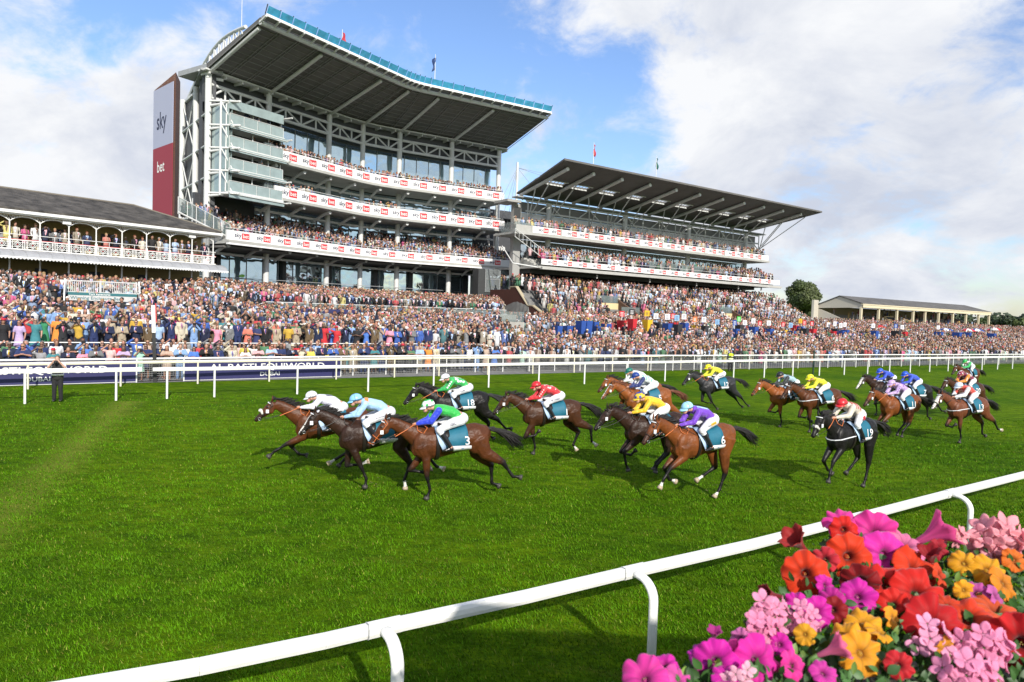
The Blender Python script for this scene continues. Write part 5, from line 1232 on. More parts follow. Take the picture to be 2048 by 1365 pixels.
for i, d in enumerate(PPL):
    nb = PPL[i + 1] if i + 1 < len(PPL) and PPL[i + 1]['p'][5] == d['p'][5] and abs(PPL[i + 1]['p'][3] - d['p'][3]) < 2 else (PPL[i - 1] if i else None)
    for lvl in (0, 1, 2, 3, 4):
        s = lab(d, nb, min(lvl, 3))
        if lvl == 4: pb = PPL[i - 1]; s = ' '.join(('%s in %s %s between %s %s and %s %s' % (d['who'], d['col'], d['gar'], pb['col'], pb['gar'], nb['col'], nb['gar']) + ', ' + PO[d['pose']]).split(' ')[:16])
        if s not in seen: break
    seen[s] = 1; tag(d['obj'], s, 'person', 'spectators standing nearest the track')
# ---------------------------------------------------------------- the rest of the crowd, as single objects
def low_person(arm):
    mb = MB()                                             # material slot: 0 skin 1 hair 2 top 3 bottom 4 shirt 5 tie
    mb.tube([(0, 0, .45), (0, 0, .95), (0, -.01, 1.12), (0, -.02, 1.3), (0, 0, 1.43), (0, 0, 1.47)], [(.20, .15), (.19, .14), (.16, .12), (.20, .14), (.19, .09), (.06, .05)], 7, 2, (1, 0, 0))
    mb.ell((0, -.02, 1.61), (.085, .10, .125), 7, 5, 0); mb.tube([(0, .0, 1.44), (0, 0, 1.53)], [.06, .06], 5, 0)
    mb.ell((0, .012, 1.675), (.098, .108, .105), 7, 4, 1)
    mb.add([(-.075, -.13, 1.44), (.075, -.13, 1.44), (.055, -.165, 1.28), (0, -.15, 1.05), (-.055, -.165, 1.28)], [(0, 4, 3, 2, 1)], 4); mb.add([(-.014, -.15, 1.42), (.014, -.15, 1.42), (.018, -.178, 1.25), (-.018, -.178, 1.25)], [(0, 3, 2, 1)], 5)
    for s in (-1, 1):
        if arm == 1 and s < 0: e, w = (-.36, -.12, 1.5), (-.10, -.18, 1.69)
        elif arm == 2: e, w = (s * .25, -.05, 1.14), (s * .02, -.22, 1.18)
        elif arm == 3: e, w = (s * .27, -.15, 1.3), (s * .07, -.25, 1.55)
        else: e, w = (s * .25, 0, 1.14), (s * .24, -.08, .9)
        mb.tube([(s * .19, 0, 1.42), e], [.055, .05], 5, 2); mb.tube([e, w], [.045, .04], 5, 2 if arm != 3 else 6); mb.ell(w, (.045, .045, .055), 5, 4, 0)
    V = np.array(mb.v); tri = []; sl = []
    for f, m_ in zip(mb.f, mb.m):
        for k in range(1, len(f) - 1): tri.append((f[0], f[k], f[k + 1])); sl.append(m_)
    slot = np.zeros(len(V), int)
    for t, m_ in zip(tri, sl):
        for q_ in t: slot[q_] = m_
    return V, np.array(tri), slot
LOW = [low_person(i) for i in range(4)]
def crowd(name, P, label, seed, casual=.4, seated=0.):
    """P: list of (x, y, z, face angle)"""
    rs = random.Random(seed); VV = []; TT = []; CC = []; n0 = 0
    for (x, y, z, ang) in P:
        V, T, S = LOW[rs.choice([0, 0, 1, 2, 2, 3])]
        s = rs.uniform(.92, 1.06) * 1.10; ca, sa = math.cos(ang), math.sin(ang); sx = s * rs.uniform(.92, 1.15)
        v = np.stack([V[:, 0] * sx * ca - V[:, 1] * s * sa + x, V[:, 0] * sx * sa + V[:, 1] * s * ca + y, V[:, 2] * s + z - (.35 if rs.random() < seated else 0)], 1)
        t = rs.random(); shirt = pick(SHIRTS, rs)[1]
        if t < .62 * (1.2 - casual): top = pick(SUITS, rs)[1]; tie = pick(TIES, rs)[1]; armc = top
        elif t < (.86 if casual < .3 else .66): top = pick(DRESS, rs)[1]; shirt = tie = None; armc = None
        else: top = pick(CAS, rs)[1]; shirt = tie = top; armc = None
        if casual > .5 and rs.random() < .30: top = (.66, .66, .68) if rs.random() < .5 else (.02, .022, .03)
        lum = sum(top) / 3; ds = .30; top = tuple(c_ * (1 - ds) + lum * ds for c_ in top)
        if t < .62 * (1.2 - casual): armc = top
        sk = np.array(pick(SKINS, rs)) * rs.uniform(.85, 1.1); g = rs.uniform(.65, 1.0)
        if shirt is None: shirt = sk; tie = sk
        hair = pick(HAIRS, rs)[1]
        if rs.random() < .12: hair = pick([(.62, .56, .42), (.7, .7, .66), (.55, .03, .06), (.02, .02, .02), (.75, .4, .45)], rs)
        elif rs.random() < .06: hair = sk
        pal = np.array([sk, hair, np.array(top) * g, np.array(top) * g * .8, shirt, tie, armc if armc is not None else sk]); CC.append(pal[S]); VV.append(v); TT.append(T + n0); n0 += len(V)
    V = np.concatenate(VV).astype(np.float32); T = np.concatenate(TT).astype(np.int32); C_ = np.concatenate(CC); C_ = np.concatenate([C_, np.ones((len(C_), 1))], 1).astype(np.float32)
    me = bpy.data.meshes.new(name); me.vertices.add(len(V)); me.vertices.foreach_set('co', V.ravel()); me.loops.add(T.size); me.loops.foreach_set('vertex_index', T.ravel()); me.polygons.add(len(T)); me.polygons.foreach_set('loop_start', np.arange(len(T), dtype=np.int32) * 3); me.update()
    at = me.color_attributes.new('Col', 'FLOAT_COLOR', 'POINT'); at.data.foreach_set('color', C_.ravel()); me.materials.append(MCROWD); me.polygons.foreach_set('use_smooth', [True] * len(T))
    o = bpy.data.objects.new(name, me); ROOTC.objects.link(o); tag(o, label, 'crowd', kind='stuff')
MCROWD = mat('crowd_clothing', (.5, .5, .5), .8, attr='Col')
fa = lambda x, y, r_: math.atan2(x, y) * -.8 + r_.uniform(-.5, .5)
r = random.Random(5)
crowd('crowd', [(x, y, z, fa(x, y, r)) for x, y, z, a, q, k in REST if zone(a, q) == 'main'], 'dense mass of racegoers on the steppings before the old and big stands', 1, .15)
crowd('crowd', [(x, y, z, fa(x, y, r)) for x, y, z, a, q, k in REST if zone(a, q) != 'main'], 'dense mass of racegoers in the betting ring and on the second stand steps', 2, .7)
def rows(fr, s0, s1, ts, zf, sp, dens, rr):
    out = []
    for t in ts:
        s = s0 + rr.random() * sp
        while s < s1:
            if rr.random() < (dens(s, t) if callable(dens) else dens): p = fr(s, t + rr.uniform(-.1, .1), zf(t)); out.append((p.x, p.y, p.z, math.atan2(fr.n.x, -fr.n.y) + rr.uniform(-.4, .4)))
            s += sp * rr.uniform(.85, 1.2)
    return out
def seg2(sL, sR, *a):
    return rows(A, sL, -.1, *a) + rows(B, .1, sR, *a)
P = seg2(-14.3, 18.4, (-.3, -.8), lambda t: 19.36, .42, .93, r) + seg2(-14.3, 18.4, (-.3, -1.0), lambda t: 15.5, .5, lambda s, t: .75 if math.sin(s * 1.1) + math.sin(s * .47 + 1) > .2 else .05, r)
P += seg2(-19.6, 20.0, [-.35 - .7 * k for k in range(7)], lambda t: 10.62 + .28 * int((-t - .0) / .7) - .45, .5, .85, r) + seg2(-19.3, 15.5, (-4.6, -5.0), lambda t: 12.2, .6, .6, r)
P += rows(A, -24.3, -20, (-.8, -1.4), lambda t: 11.8, .55, .8, r) + rows(A, -19.3, -13.8, (-.4, -1.6), lambda t: 19.6, 1.3, .4, r) + rows(A, -19.3, -13.8, (-.4,), lambda t: 17.4, 1.6, .5, r) + rows(A, -19.3, -13.8, (-.4,), lambda t: 21.7, 1.3, .6, r)
P += seg2(-20, 16.5, [-.3 - .75 * k for k in range(6)], lambda t: 4.5, .55, .8, r)
crowd('crowd', P, 'rows of racegoers along the balconies of the big grandstand', 3, .1)
P = rows(E, -2.6, 47.8, (-.35, -.85), lambda t: 14.1, .5, lambda s, t: .85 if s > -.3 else .3, r) + rows(E, .6, 49.6, [.6 - .7 * k for k in range(5)], lambda t: 10.1 + .25 * min(4, int((.9 - t) / .7)), .58, lambda s, t: .75 if not 22 < s < 36 else .3, r) + rows(E, -2.2, 48, [-.3 - .8 * k for k in range(6)], lambda t: 7.1, .55, .8, r)
crowd('crowd', P, 'rows of racegoers along the balconies of the second grandstand', 4, .5)
P = rows(CO, -29, -.3, (-.45,), lambda t: 7.55, .62, .8, r) + rows(CO, -29, -.3, (-1.2, -1.8), lambda t: 7.55, .8, .5, r) + rows(CO, -29, .4, (1.4, .7, 0, -.7, -1.4, -2.1), lambda t: 4.05, .55, .75, r)
crowd('crowd', P, 'racegoers on the lace balcony and under the awning of the old stand', 6, .1)
P = rows(T3, 1, 60, [-1.5 - k for k in range(7)], lambda t: 3.5 + .33 * int(-t), 1.5, .28, r)
crowd('crowd', P, 'scattered people standing on the shaded steps of the far covered stand', 8, .5)
# ---------------------------------------------------------------- racehorses and jockeys
MHORSE = mat('horse_coat', (.1, .04, .02), .46, attr='Col', spec=.30, var=.42, vscale=3.6, bump=.6, bscale=7)
MMANE = mat('horse_hair', (.02, .015, .012), .6, objcol=True, bump=.5, bscale=60)
MLEATH = mat('black_leather', (.018, .014, .012), .35); MTAN = mat('orange_rein', (.55, .14, .03), .5)
MTEALC = mat('teal_saddle_cloth', (.008, .125, .195), .65, var=.08, bump=.2, bscale=12); MWHC = mat('white_cloth', (.76, .77, .80), .6); MPALE = mat('pale_blue_pad', (.42, .58, .80), .6); MBRE = mat('white_breeches', (.72, .72, .75), .6, bump=.5, bscale=12, var=.08)
MOBJC = mat('silks', (.5, .5, .5), .5, objcol=True, var=.12, vscale=10, bump=.8, bscale=11, sheen=.3); MCAP = mat('cap', (.5, .5, .5), .35, objcol=True)
MBOOT = mat('jockey_boot', (.015, .015, .017), .2); MGOG = mat('goggles', (.01, .012, .014), .08, spec=1)
MFLEECE = mat('sheepskin', (.72, .69, .64), .95, bump=.6, bscale=40); MBIT = mat('bit_metal', (.6, .6, .6), .25, metal=1)
TRUNK = [(-1.04, 1.34, .07, .12), (-.96, 1.36, .17, .22), (-.80, 1.375, .245, .275), (-.62, 1.355, .275, .30), (-.42, 1.33, .262, .282), (-.2, 1.285, .262, .285), (.04, 1.245, .275, .315), (.26, 1.225, .268, .345), (.46, 1.22, .235, .345), (.62, 1.215, .17, .27), (.70, 1.21, .08, .15)]
def trunk_y(x, z):
    xs = [t[0] for t in TRUNK]; zc = float(np.interp(x, xs, [t[1] for t in TRUNK])); ry = float(np.interp(x, xs, [t[2] for t in TRUNK])); rz = float(np.interp(x, xs, [t[3] for t in TRUNK]))
    k = (z - zc) / rz; return ry * math.sqrt(max(0., 1 - k * k)), zc + rz
def dirv(a): a = math.radians(a); return Vector((math.sin(a), 0, -math.cos(a)))
def horse_legs(pose):
    """pose: LF, RF: (elbow shift, forearm, cannon, pastern); LH, RH: (thigh, gaskin, cannon, pastern); angles from straight down, forward positive"""
    L = []
    for i, k in enumerate(('LF', 'RF')):
        y = .135 if i == 0 else -.135; dx, a, b, c = pose[k]; p0 = Vector((.44 + dx, y, .96)); p1 = p0 + dirv(a) * .43; p2 = p1 + dirv(b) * .31; p3 = p2 + dirv(c) * .12; p4 = p3 + dirv(c * .9) * .055
        L.append(('F', [Vector((.50, y * .95, 1.20)), p0, p1, p2, p3, p4]))
    for i, k in enumerate(('LH', 'RH')):
        y = .14 if i == 0 else -.14; th, a, b, c = pose[k]; h = Vector((-.74, y, 1.34)); p0 = h + dirv(th) * .37; p1 = p0 + dirv(a) * .47; p2 = p1 + dirv(b) * .41; p3 = p2 + dirv(c) * .12; p4 = p3 + dirv(c * .9) * .055
        L.append(('H', [h, p0, p1, p2, p3, p4]))
    return L
LR = {'F': [(.14, .17), (.085, .105), (.05, .056), (.036, .04), (.034, .036), (.05, .052)], 'H': [(.16, .24), (.115, .155), (.06, .07), (.038, .042), (.035, .038), (.05, .052)]}
def horse_mesh(pose, col, pts_col, socks, blaze, voxel, poll, muz):
    mb = MB(); mb.tube([(x, 0, z) for x, z, ry, rz in TRUNK], [(ry, rz) for x, z, ry, rz in TRUNK], 18)
    mb.tube([(.0, 0, 1.50), (.28, 0, 1.535), (.46, 0, 1.50), (.6, 0, 1.44)], [(.07, .05), (.07, .06), (.08, .08), (.06, .06)], 10)
    mb.tube([(-.95, 0, 1.55), (-.7, 0, 1.62), (-.4, 0, 1.575), (-.1, 0, 1.54)], [(.06, .06), (.11, .05), (.10, .05), (.08, .04)], 10)
    P0 = Vector((.46, 0, 1.30)); PL = Vector(poll); md = P0.lerp(PL, .5) + Vector((.0, 0, .035))
    mb.tube([P0 - Vector((.14, 0, .02)), P0, P0.lerp(PL, .27) + Vector((0, 0, .02)), md, P0.lerp(PL, .78) + Vector((0, 0, .04)), PL + Vector((-.03, 0, 0))], [(.13, .27), (.145, .26), (.115, .205), (.09, .165), (.078, .135), (.075, .115)], 14)
    MZ = Vector(muz); hd = (MZ - PL); hl = hd.length; hd.normalize(); nrm = Vector((-hd.z, 0, hd.x)) # towards forehead
    if nrm.z < 0: nrm = -nrm
    H = lambda u, v, y=0: PL + hd * (hl * u) + nrm * v + Vector((0, y, 0))
    mb.tube([H(-.06, -.01), H(.08, -.02), H(.28, -.025), H(.5, -.012), H(.72, .0), H(.88, .0), H(.99, -.006)], [(.05, .07), (.083, .115), (.088, .125), (.066, .092), (.05, .066), (.053, .06), (.035, .04)], 14)
    for s in (-1, 1):
        mb.ell(H(.26, -.085, s * .048), (.075, .035, .075), 9, 7); mb.ell(H(.24, .045, s * .068), (.035, .02, .03), 8, 6); mb.ell(H(.93, .02, s * .034), (.028, .02, .026), 8, 6)
        ear = H(-.02, .07, s * .05); mb.tube([ear, ear + Vector((-.02, s * .015, .07)), ear + Vector((-.015, s * .012, .155))], [(.03, .024), (.034, .02), (.006, .006)], 8)
        mb.ell((.50, s * .13, 1.22), (.19, .095, .28), 12, 9); mb.ell((-.70, s * .145, 1.30), (.24, .12, .30), 12, 9); mb.ell((.60, s * .08, 1.12), (.12, .08, .16), 10, 8)
    legs = horse_legs(pose)
    for kind, pt in legs:
        R_ = LR[kind]
        n = len(pt)
        for i in range(n - 1):
            p, q = pt[i], pt[i + 1]; m_ = p.lerp(q, .5); ra, rb = R_[i], R_[i + 1]
            if i == 3 or i == 2: k = .82
            else: k = 1.0
            if i == 2: rm = (.029, .034) if kind == 'F' else (.032, .037)
            elif i == 1: rm = ((ra[0] * .8 + rb[0] * .2) * .88, (ra[1] * .75 + rb[1] * .25) * .9)
            else: rm = ((ra[0] + rb[0]) / 2 * k, (ra[1] + rb[1]) / 2 * k)
            mb.tube([p, m_, q], [ra, rm, rb] if i < 4 else [(.034, .036), (.045, .05), (.052, .06)], 10)
        for i in range(1, n - 1): r_ = R_[i]; mb.ell(pt[i], (r_[1], r_[0], r_[1]), 10, 7)
        if kind == 'H': d = (pt[2] - pt[1]).normalized(); mb.ell(pt[2] - Vector((.035, 0, -.02)), (.04, .03, .045), 8, 6)
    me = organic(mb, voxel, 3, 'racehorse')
    n = len(me.vertices); co = np.empty(n * 3, np.float32); me.vertices.foreach_get('co', co); co = co.reshape(-1, 3)
    base = np.array(col); C_ = np.tile(base, (n, 1)); black = np.array(pts_col)
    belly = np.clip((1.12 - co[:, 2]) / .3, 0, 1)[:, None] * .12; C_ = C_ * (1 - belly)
    hx = np.array(H(.78, 0)); dd = np.linalg.norm(co - hx, axis=1); w = np.clip((.26 - dd) / .14, 0, 1)[:, None] * .75; C_ = C_ * (1 - w) + black * 1.3 * w
    for li, (kind, pt) in enumerate(legs):
        best = np.full(n, 9.); tt = np.zeros(n)
        for i in range(0, 5):
            a, b = np.array(pt[i]), np.array(pt[i + 1]); ab = b - a; t = np.clip(((co - a) @ ab) / (ab @ ab), 0, 1); d = np.linalg.norm(co - (a + t[:, None] * ab), axis=1); m_ = d < best; best = np.where(m_, d, best); tt = np.where(m_, i + t, tt)
        near = best < .13; w = np.clip((tt - 1.55) / .5, 0, 1) * near; C_ = C_ * (1 - w[:, None]) + black * w[:, None]
        if socks[li]: w = ((tt > 4 - socks[li]) & (tt < 4.75) & near)[:, None]; C_ = np.where(w, np.array([.62, .60, .56]), C_)
        w = ((tt > 4.45) & near)[:, None]; C_ = np.where(w, np.array([.05, .045, .04]) if not socks[li] else np.array([.30, .24, .17]), C_)
    # head: eye, nostril, blaze
    v = co - np.array(PL); u = (v @ np.array(hd)) / hl; up = v @ np.array(nrm); hm = (u > -.05) & (u < 1.1) & (np.abs(co[:, 1]) < .12) & (co[:, 0] > min(PL.x, MZ.x) - .12)
    if blaze: w = (hm & (np.abs(co[:, 1]) < .036 * blaze) & (up > .01) & (u > .12))[:, None]; C_ = np.where(w, np.array([.66, .63, .58]), C_)
    for s in (-1, 1):
        e = np.array(H(.24, .047, s * .085)); w = (np.linalg.norm(co - e, axis=1) < .026)[:, None]; C_ = np.where(w, np.array([.006, .005, .005]), C_)
        e = np.array(H(.95, .015, s * .055)); w = (np.linalg.norm(co - e, axis=1) < .022)[:, None]; C_ = np.where(w, np.array([.01, .008, .008]), C_)
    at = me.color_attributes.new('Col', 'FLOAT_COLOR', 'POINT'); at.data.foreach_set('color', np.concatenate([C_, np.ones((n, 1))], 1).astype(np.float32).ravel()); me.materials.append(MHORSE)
    zmin = float(co[:, 2].min()); return me, legs, H, PL, MZ, hd, nrm, zmin
def child(name, mb, mt, par, label=None, org=None, col=None):
    if isinstance(mb, MB): me = mesh_of(mb, name, mt)
    else:
        me = mb
        for q in (mt if isinstance(mt, list) else [mt]): me.materials.append(q)
    o = bpy.data.objects.new(name, me); ROOTC.objects.link(o); o.parent = par
    if col: o.color = (*col, 1)
    if label: o['label'] = label
    return o
def strands(mb, root, tip, w0, w1, n, rs, sag=.0, wav=.03):
    for i in range(n):
        a = Vector(root) + Vector((rs.uniform(-w0, w0) * .6, rs.uniform(-w0, w0), rs.uniform(-w0, w0) * .6)); b = Vector(tip) + Vector((rs.uniform(-w1, w1), rs.uniform(-w1, w1), rs.uniform(-w1, w1)))
        pts = []
        for k in range(6):
            u = k / 5; pts.append(a.lerp(b, u) + Vector((rs.uniform(-wav, wav) * u, rs.uniform(-wav, wav) * u, sag * math.sin(math.pi * u * .9) + rs.uniform(-wav, wav) * u * .6)))
        r0 = rs.uniform(.010, .020); mb.tube(pts, [r0, r0 * 1.25, r0 * 1.2, r0, r0 * .6, .002], 5)
def jockey(par_loc, rotz, J, dz, near, rs):
    """crouched rider, horse frame; root = body mesh"""
    hx = J.get('dx', 0.); lift = J.get('lift', 0.)
    hip = Vector((-.37 + hx, 0, 1.78 + lift)); wa = Vector((-.16 + hx, 0, 1.915 + lift)); ch = Vector((.05 + hx, 0, 1.955 + lift)); nk = Vector((.235 + hx, 0, 2.01 + lift)); hd = Vector((.37 + hx, 0, 2.045 + lift + J.get('hz', 0)))
    sh = [Vector((.16 + hx, s * .17, 1.975 + lift)) for s in (1, -1)]; hz_ = J.get('hand', (.66, 1.66)); wr = [Vector((hz_[0] - .05, s * .055, hz_[1] + .01 * s)) for s in (1, -1)]
    el = []
    for i, s in enumerate((1, -1)):
        m_ = sh[i].lerp(wr[i], .48) + Vector((-.06, s * .075, -.085)); el.append(m_)
    kn = [Vector((.16, s * .295, 1.57)) for s in (1, -1)]; an = [Vector((-.10, s * .33, 1.20)) for s in (1, -1)]
    vox = .011 if near else .017
    def fingers(mb, w, e, s):
        d = (w - e).normalized(); palm = w + d * .05; mb.tube([w, palm, palm + d * .025], [(.028, .022), (.024, .038), (.02, .034)], 9, 0, (0, 1, 0))
        lens = (.034, .04, .037, .028)
        for j in range(4):
            b0 = palm + d * .03 + Vector((0, 0, .028 - .02 * j)); k1 = b0 + d * lens[j] * .8 + Vector((0, -s * .006, 0)); k2 = k1 + Vector((0, -s * .026, -.004)) - d * .006; k3 = k2 - d * .024 + Vector((0, -s * .004, 0)); mb.tube([b0 - d * .02, b0, k1, k2, k3], [.0095, .0095, .009, .0085, .0075], 6)
        t0 = w + d * .02 + Vector((0, -s * .012, .026)); mb.tube([t0, t0 + d * .028 + Vector((0, -s * .016, .014)), t0 + d * .055 + Vector((0, -s * .022, .006))], [.012, .011, .009], 6)
    bm_ = MB(); bm_.tube([hip, wa, ch, nk - Vector((.06, 0, 0))], [(.15, .125), (.13, .095), (.155, .10), (.08, .06)], 12)
    bm_.tube([nk - Vector((.08, 0, .0)), hd - Vector((.05, 0, .03))], [.058, .054], 10)
    hc = hd + Vector((.0, 0, -.0)); bm_.ell(hc, (.10, .076, .098), 14, 10); jw = hc + Vector((.055, 0, -.085)); bm_.ell(jw, (.055, .052, .055), 10, 8); bm_.ell(hc + Vector((.105, 0, -.052)), (.02, .012, .022), 8, 6)
    bm_.ell(hc + Vector((.088, 0, -.098)), (.016, .024, .008), 8, 5); bm_.ell(jw + Vector((.02, 0, -.03)), (.022, .022, .018), 8, 6); bm_.ell(hc + Vector((.075, 0, -.012)), (.028, .055, .014), 8, 6)
    for s in (-1, 1): bm_.ell(hc + Vector((-.012, s * .076, -.04)), (.022, .010, .03), 7, 6)
    for i, s in enumerate((1, -1)):
        bm_.chain([sh[i], el[i], wr[i]], [.05, .042, .029], 9); fingers(bm_, wr[i], el[i], s); bm_.chain([hip + Vector((0, s * .08, -.01)), kn[i], an[i]], [.10, .065, .045], 9)
    o = bpy.data.objects.new('person', organic(bm_, vox if not near else .009, 2, 'person')); o.data.materials.append(MSKIN); o.color = (.56, .30, .21, 1); ROOTC.objects.link(o); o.location = par_loc; o.rotation_euler.z = rotz
    # silks
    sb = MB(); sb.tube([hip + Vector((.06, 0, .005)), wa, ch, nk - Vector((.05, 0, .01)), nk + Vector((.01, 0, .0))], [(.165, .135), (.155, .125), (.18, .13), (.13, .095), (.07, .062)], 14)
    for i, s in enumerate((1, -1)): sb.chain([sh[i], el[i], el[i].lerp(wr[i], .9)], [.078, .064, .042], 10)
    si = child('silks', organic(sb, vox, 3, 'silks'), MOBJC, o, col=J['silk']); rz = random.Random(hash(J['k']) % 1000)
    if J.get('sleeve'):
        sl = MB()
        for i, s in enumerate((1, -1)): sl.chain([sh[i] + Vector((0, s * .03, 0)), el[i], el[i].lerp(wr[i], .92)], [.078, .070, .047], 10)
        child('sleeve', organic(sl, vox, 2, 'sleeve'), MOBJC, si, col=J['sleeve'])
    pt = J.get('pat'); pm = MB()
    def spot(c, r_, nrm=Vector((0, 0, 1)), star=False):
        nrm = Vector(nrm).normalized(); a = nrm.orthogonal().normalized(); b = nrm.cross(a); n = 10; pts = []
        for k in range(n): rr = r_ * (1 if not star or k % 2 == 0 else .42); pts.append(c + a * rr * math.cos(6.283 * k / n) + b * rr * math.sin(6.283 * k / n))
        pm.prism(pts, nrm * .006)
    def back(x, th, r_=.0):                                    # point on the back surface of the silks
        xs = [hip.x + .06, wa.x, ch.x, nk.x - .05]; zc = np.interp(x, xs, [hip.z + .005, wa.z, ch.z, nk.z - .01]); ry = np.interp(x, xs, [.165, .155, .18, .13]); rz_ = np.interp(x, xs, [.135, .125, .13, .095])
        return Vector((x, ry * math.sin(th) * 1.01, zc + rz_ * math.cos(th) * 1.01)), Vector((0, math.sin(th) / ry, math.cos(th) / rz_))
    if pt:
        kind, pc = pt
        if kind in ('stars', 'spots'):
            for k in range(16): x = rz.uniform(-.22, .14) + hx; th = rz.uniform(-1.3, 1.5); c, n_ = back(x, th); spot(c, .034, n_, kind == 'stars')
            for i, s in enumerate((1, -1)):
                for k in range(4): c = sh[i].lerp(el[i], .2 + k * .25) + Vector((.02, s * .068, .03)); spot(c, .026, (.2, s, .4), kind == 'stars')
        if kind in ('hoops', 'bands'):
            for k in range(4):
                x = hx + (-.20 + .10 * k)
                for j in range(9):
                    t0, t1 = -1.6 + j * .36, -1.6 + (j + 1) * .36; a, n1 = back(x, t0); b, n2 = back(x, t1); a2, _ = back(x + .035, t0); b2, _ = back(x + .035, t1); off = (n1 + n2).normalized() * .007; pm.prism([a, b, b2, a2], off)
        if kind in ('braces', 'seams'):
            for s in (-1, 1):
                for k in range(5):
                    x0, x1 = hx - .22 + k * .075, hx - .22 + (k + 1) * .075; th = s * .62; a, n1 = back(x0, th - .14); b, _ = back(x1, th - .14); a2, _ = back(x0, th + .14); b2, _ = back(x1, th + .14); pm.prism([a, b, b2, a2], n1.normalized() * .007)
        if kind == 'sash':
            for k in range(6):
                x0 = hx - .2 + k * .06; th = -1.2 + k * .42; a, n1 = back(x0, th); b, _ = back(x0 + .06, th + .42); a2, _ = back(x0 + .07, th - .1); b2, _ = back(x0 + .13, th + .32); pm.prism([a, b, b2, a2], n1.normalized() * .007)
        if kind == 'yoke':
            for j in range(10):
                t0, t1 = -1.7 + j * .34, -1.7 + (j + 1) * .34; a, n1 = back(.09 + hx, t0); b, n2 = back(.09 + hx, t1); a2, _ = back(.17 + hx, t0); b2, _ = back(.17 + hx, t1); pm.prism([a, b, b2, a2], (n1 + n2).normalized() * .009)
        if kind == 'diamond':
            c, n_ = back(-.03 + hx, .1); pm.prism([c + Vector((.12, 0, .004)), c + Vector((0, .09, 0)), c + Vector((-.12, 0, -.01)), c + Vector((0, -.09, 0))], (0, 0, .006))
        if pm.v: child('pattern', pm, [MOBJC], si, col=pc)
    # breeches, boots
    bb = MB(); bb.ell(hip + Vector((-.02, 0, -.01)), (.15, .165, .135), 14, 10)
    for i, s in enumerate((1, -1)): bb.tube([hip + Vector((-.02, s * .08, -.02)), (hip + Vector((0, s * .08, -.02))).lerp(kn[i], .5) + Vector((0, 0, .015)), kn[i]], [(.11, .13), (.095, .105), (.07, .075)], 12); bb.chain([kn[i], kn[i].lerp(an[i], .35)], [.073, .058], 10)
    br = child('breeches', organic(bb, vox, 3, 'breeches'), MBRE, o)
    if J.get('text'):
        tm = MB(); vs, fs = text_geo(J['text'], 'CENTER'); w = max(x for x, y in vs) - min(x for x, y in vs); sc = min(.30 / w, .085)
        a = hip + Vector((.0, .20, -.045)); b = kn[0] + Vector((0, .055, .05)); c = a.lerp(b, .42); d = (a - b).normalized(); nn = Vector((0, 1, .18)).normalized(); up = nn.cross(d); up = up if up.z > 0 else -up
        T = lambda x, y: c + d * x * sc + up * (y - .3) * sc + nn * (.012)
        pts_ = [T(x, y) for x, y in vs]; tm.add(pts_, fs)
        if J.get('textbg'): child('leg_patch', MB().prism([T(-w * .12 , -.15), T(w * .56, -.15), T(w * .56, .85), T(-w * .12, .85)], nn * -.006), PC[J['textbg']], br)
        child('lettering', tm, MINK, br)
    for i, s in enumerate((1, -1)):
        bt_ = MB(); a = kn[i].lerp(an[i], .22); bt_.tube([a, kn[i].lerp(an[i], .6), an[i]], [.066, .062, .047], 12); f = an[i] + Vector((.0, 0, -.03)); bt_.tube([f + Vector((-.06, 0, -.01)), f + Vector((.02, 0, -.015)), f + Vector((.12, s * .01, -.035)), f + Vector((.19, s * .01, -.045))], [(.036, .04), (.043, .05), (.042, .032), (.028, .02)], 10)
        child('boot', organic(bt_, vox, 2, 'boot'), MBOOT, o)
    # helmet, peak, goggles
    hm = MB(); hq = hc + Vector((-.012, 0, .022)); R_ = (.146, .121, .124); seg, rg = 20, 9; vs = []
    tilt = Matrix.Rotation(math.radians(14), 3, 'Y')
    for j in range(rg):
        ph = math.pi * .56 * j / (rg - 1)
        for i in range(seg): t = 2 * math.pi * i / seg; vs.append(hq + tilt @ Vector((R_[0] * math.sin(ph) * math.cos(t), R_[1] * math.sin(ph) * math.sin(t), R_[2] * math.cos(ph))))
    fs = [(j * seg + i, (j + 1) * seg + i, (j + 1) * seg + (i + 1) % seg, j * seg + (i + 1) % seg) for j in range(rg - 1) for i in range(seg)]
    hm.add(vs, fs, 0, True); he = child('helmet', hm, [MCAP], o, col=J['cap']); so = he.modifiers.new('s', 'SOLIDIFY'); so.thickness = .008
    pk = MB(); pa = []; pb = []
    for k in range(9):
        t = math.radians(-62 + k * 15.5); pa.append(hq + tilt @ Vector((.144 * math.cos(t), .119 * math.sin(t), -.012))); pb.append(hq + tilt @ Vector((.213 * math.cos(t) * (1 if abs(t) < .8 else .95), .134 * math.sin(t), -.045)))
    pk.add(pa + pb, [(k, k + 1, 10 + k, 9 + k) for k in range(8)], 0, True); pe = child('peak', pk, [MCAP], he, col=J.get('peak', J['cap'])); so = pe.modifiers.new('s', 'SOLIDIFY'); so.thickness = .006
    cp = MB()
    if J.get('capspots'):
        for k in range(14):
            ph = .35 + (k % 3) * .5; t = k * 2.4; d = Vector((math.sin(ph) * math.cos(t), math.sin(ph) * math.sin(t), math.cos(ph))); c = hq + tilt @ Vector((R_[0] * d.x, R_[1] * d.y, R_[2] * d.z)) * 1.015; nn = (tilt @ Vector((d.x / R_[0], d.y / R_[1], d.z / R_[2]))).normalized(); a = nn.orthogonal().normalized(); b = nn.cross(a); sq = J.get('capsq'); n = 4 if sq else 10
            cp.prism([c + (a * math.cos(6.283 * q / n) + b * math.sin(6.283 * q / n)) * (.04 if sq else .026) for q in range(n)], nn * .005)
        child('cap_pattern', cp, [MCAP], he, col=J['capspots'])
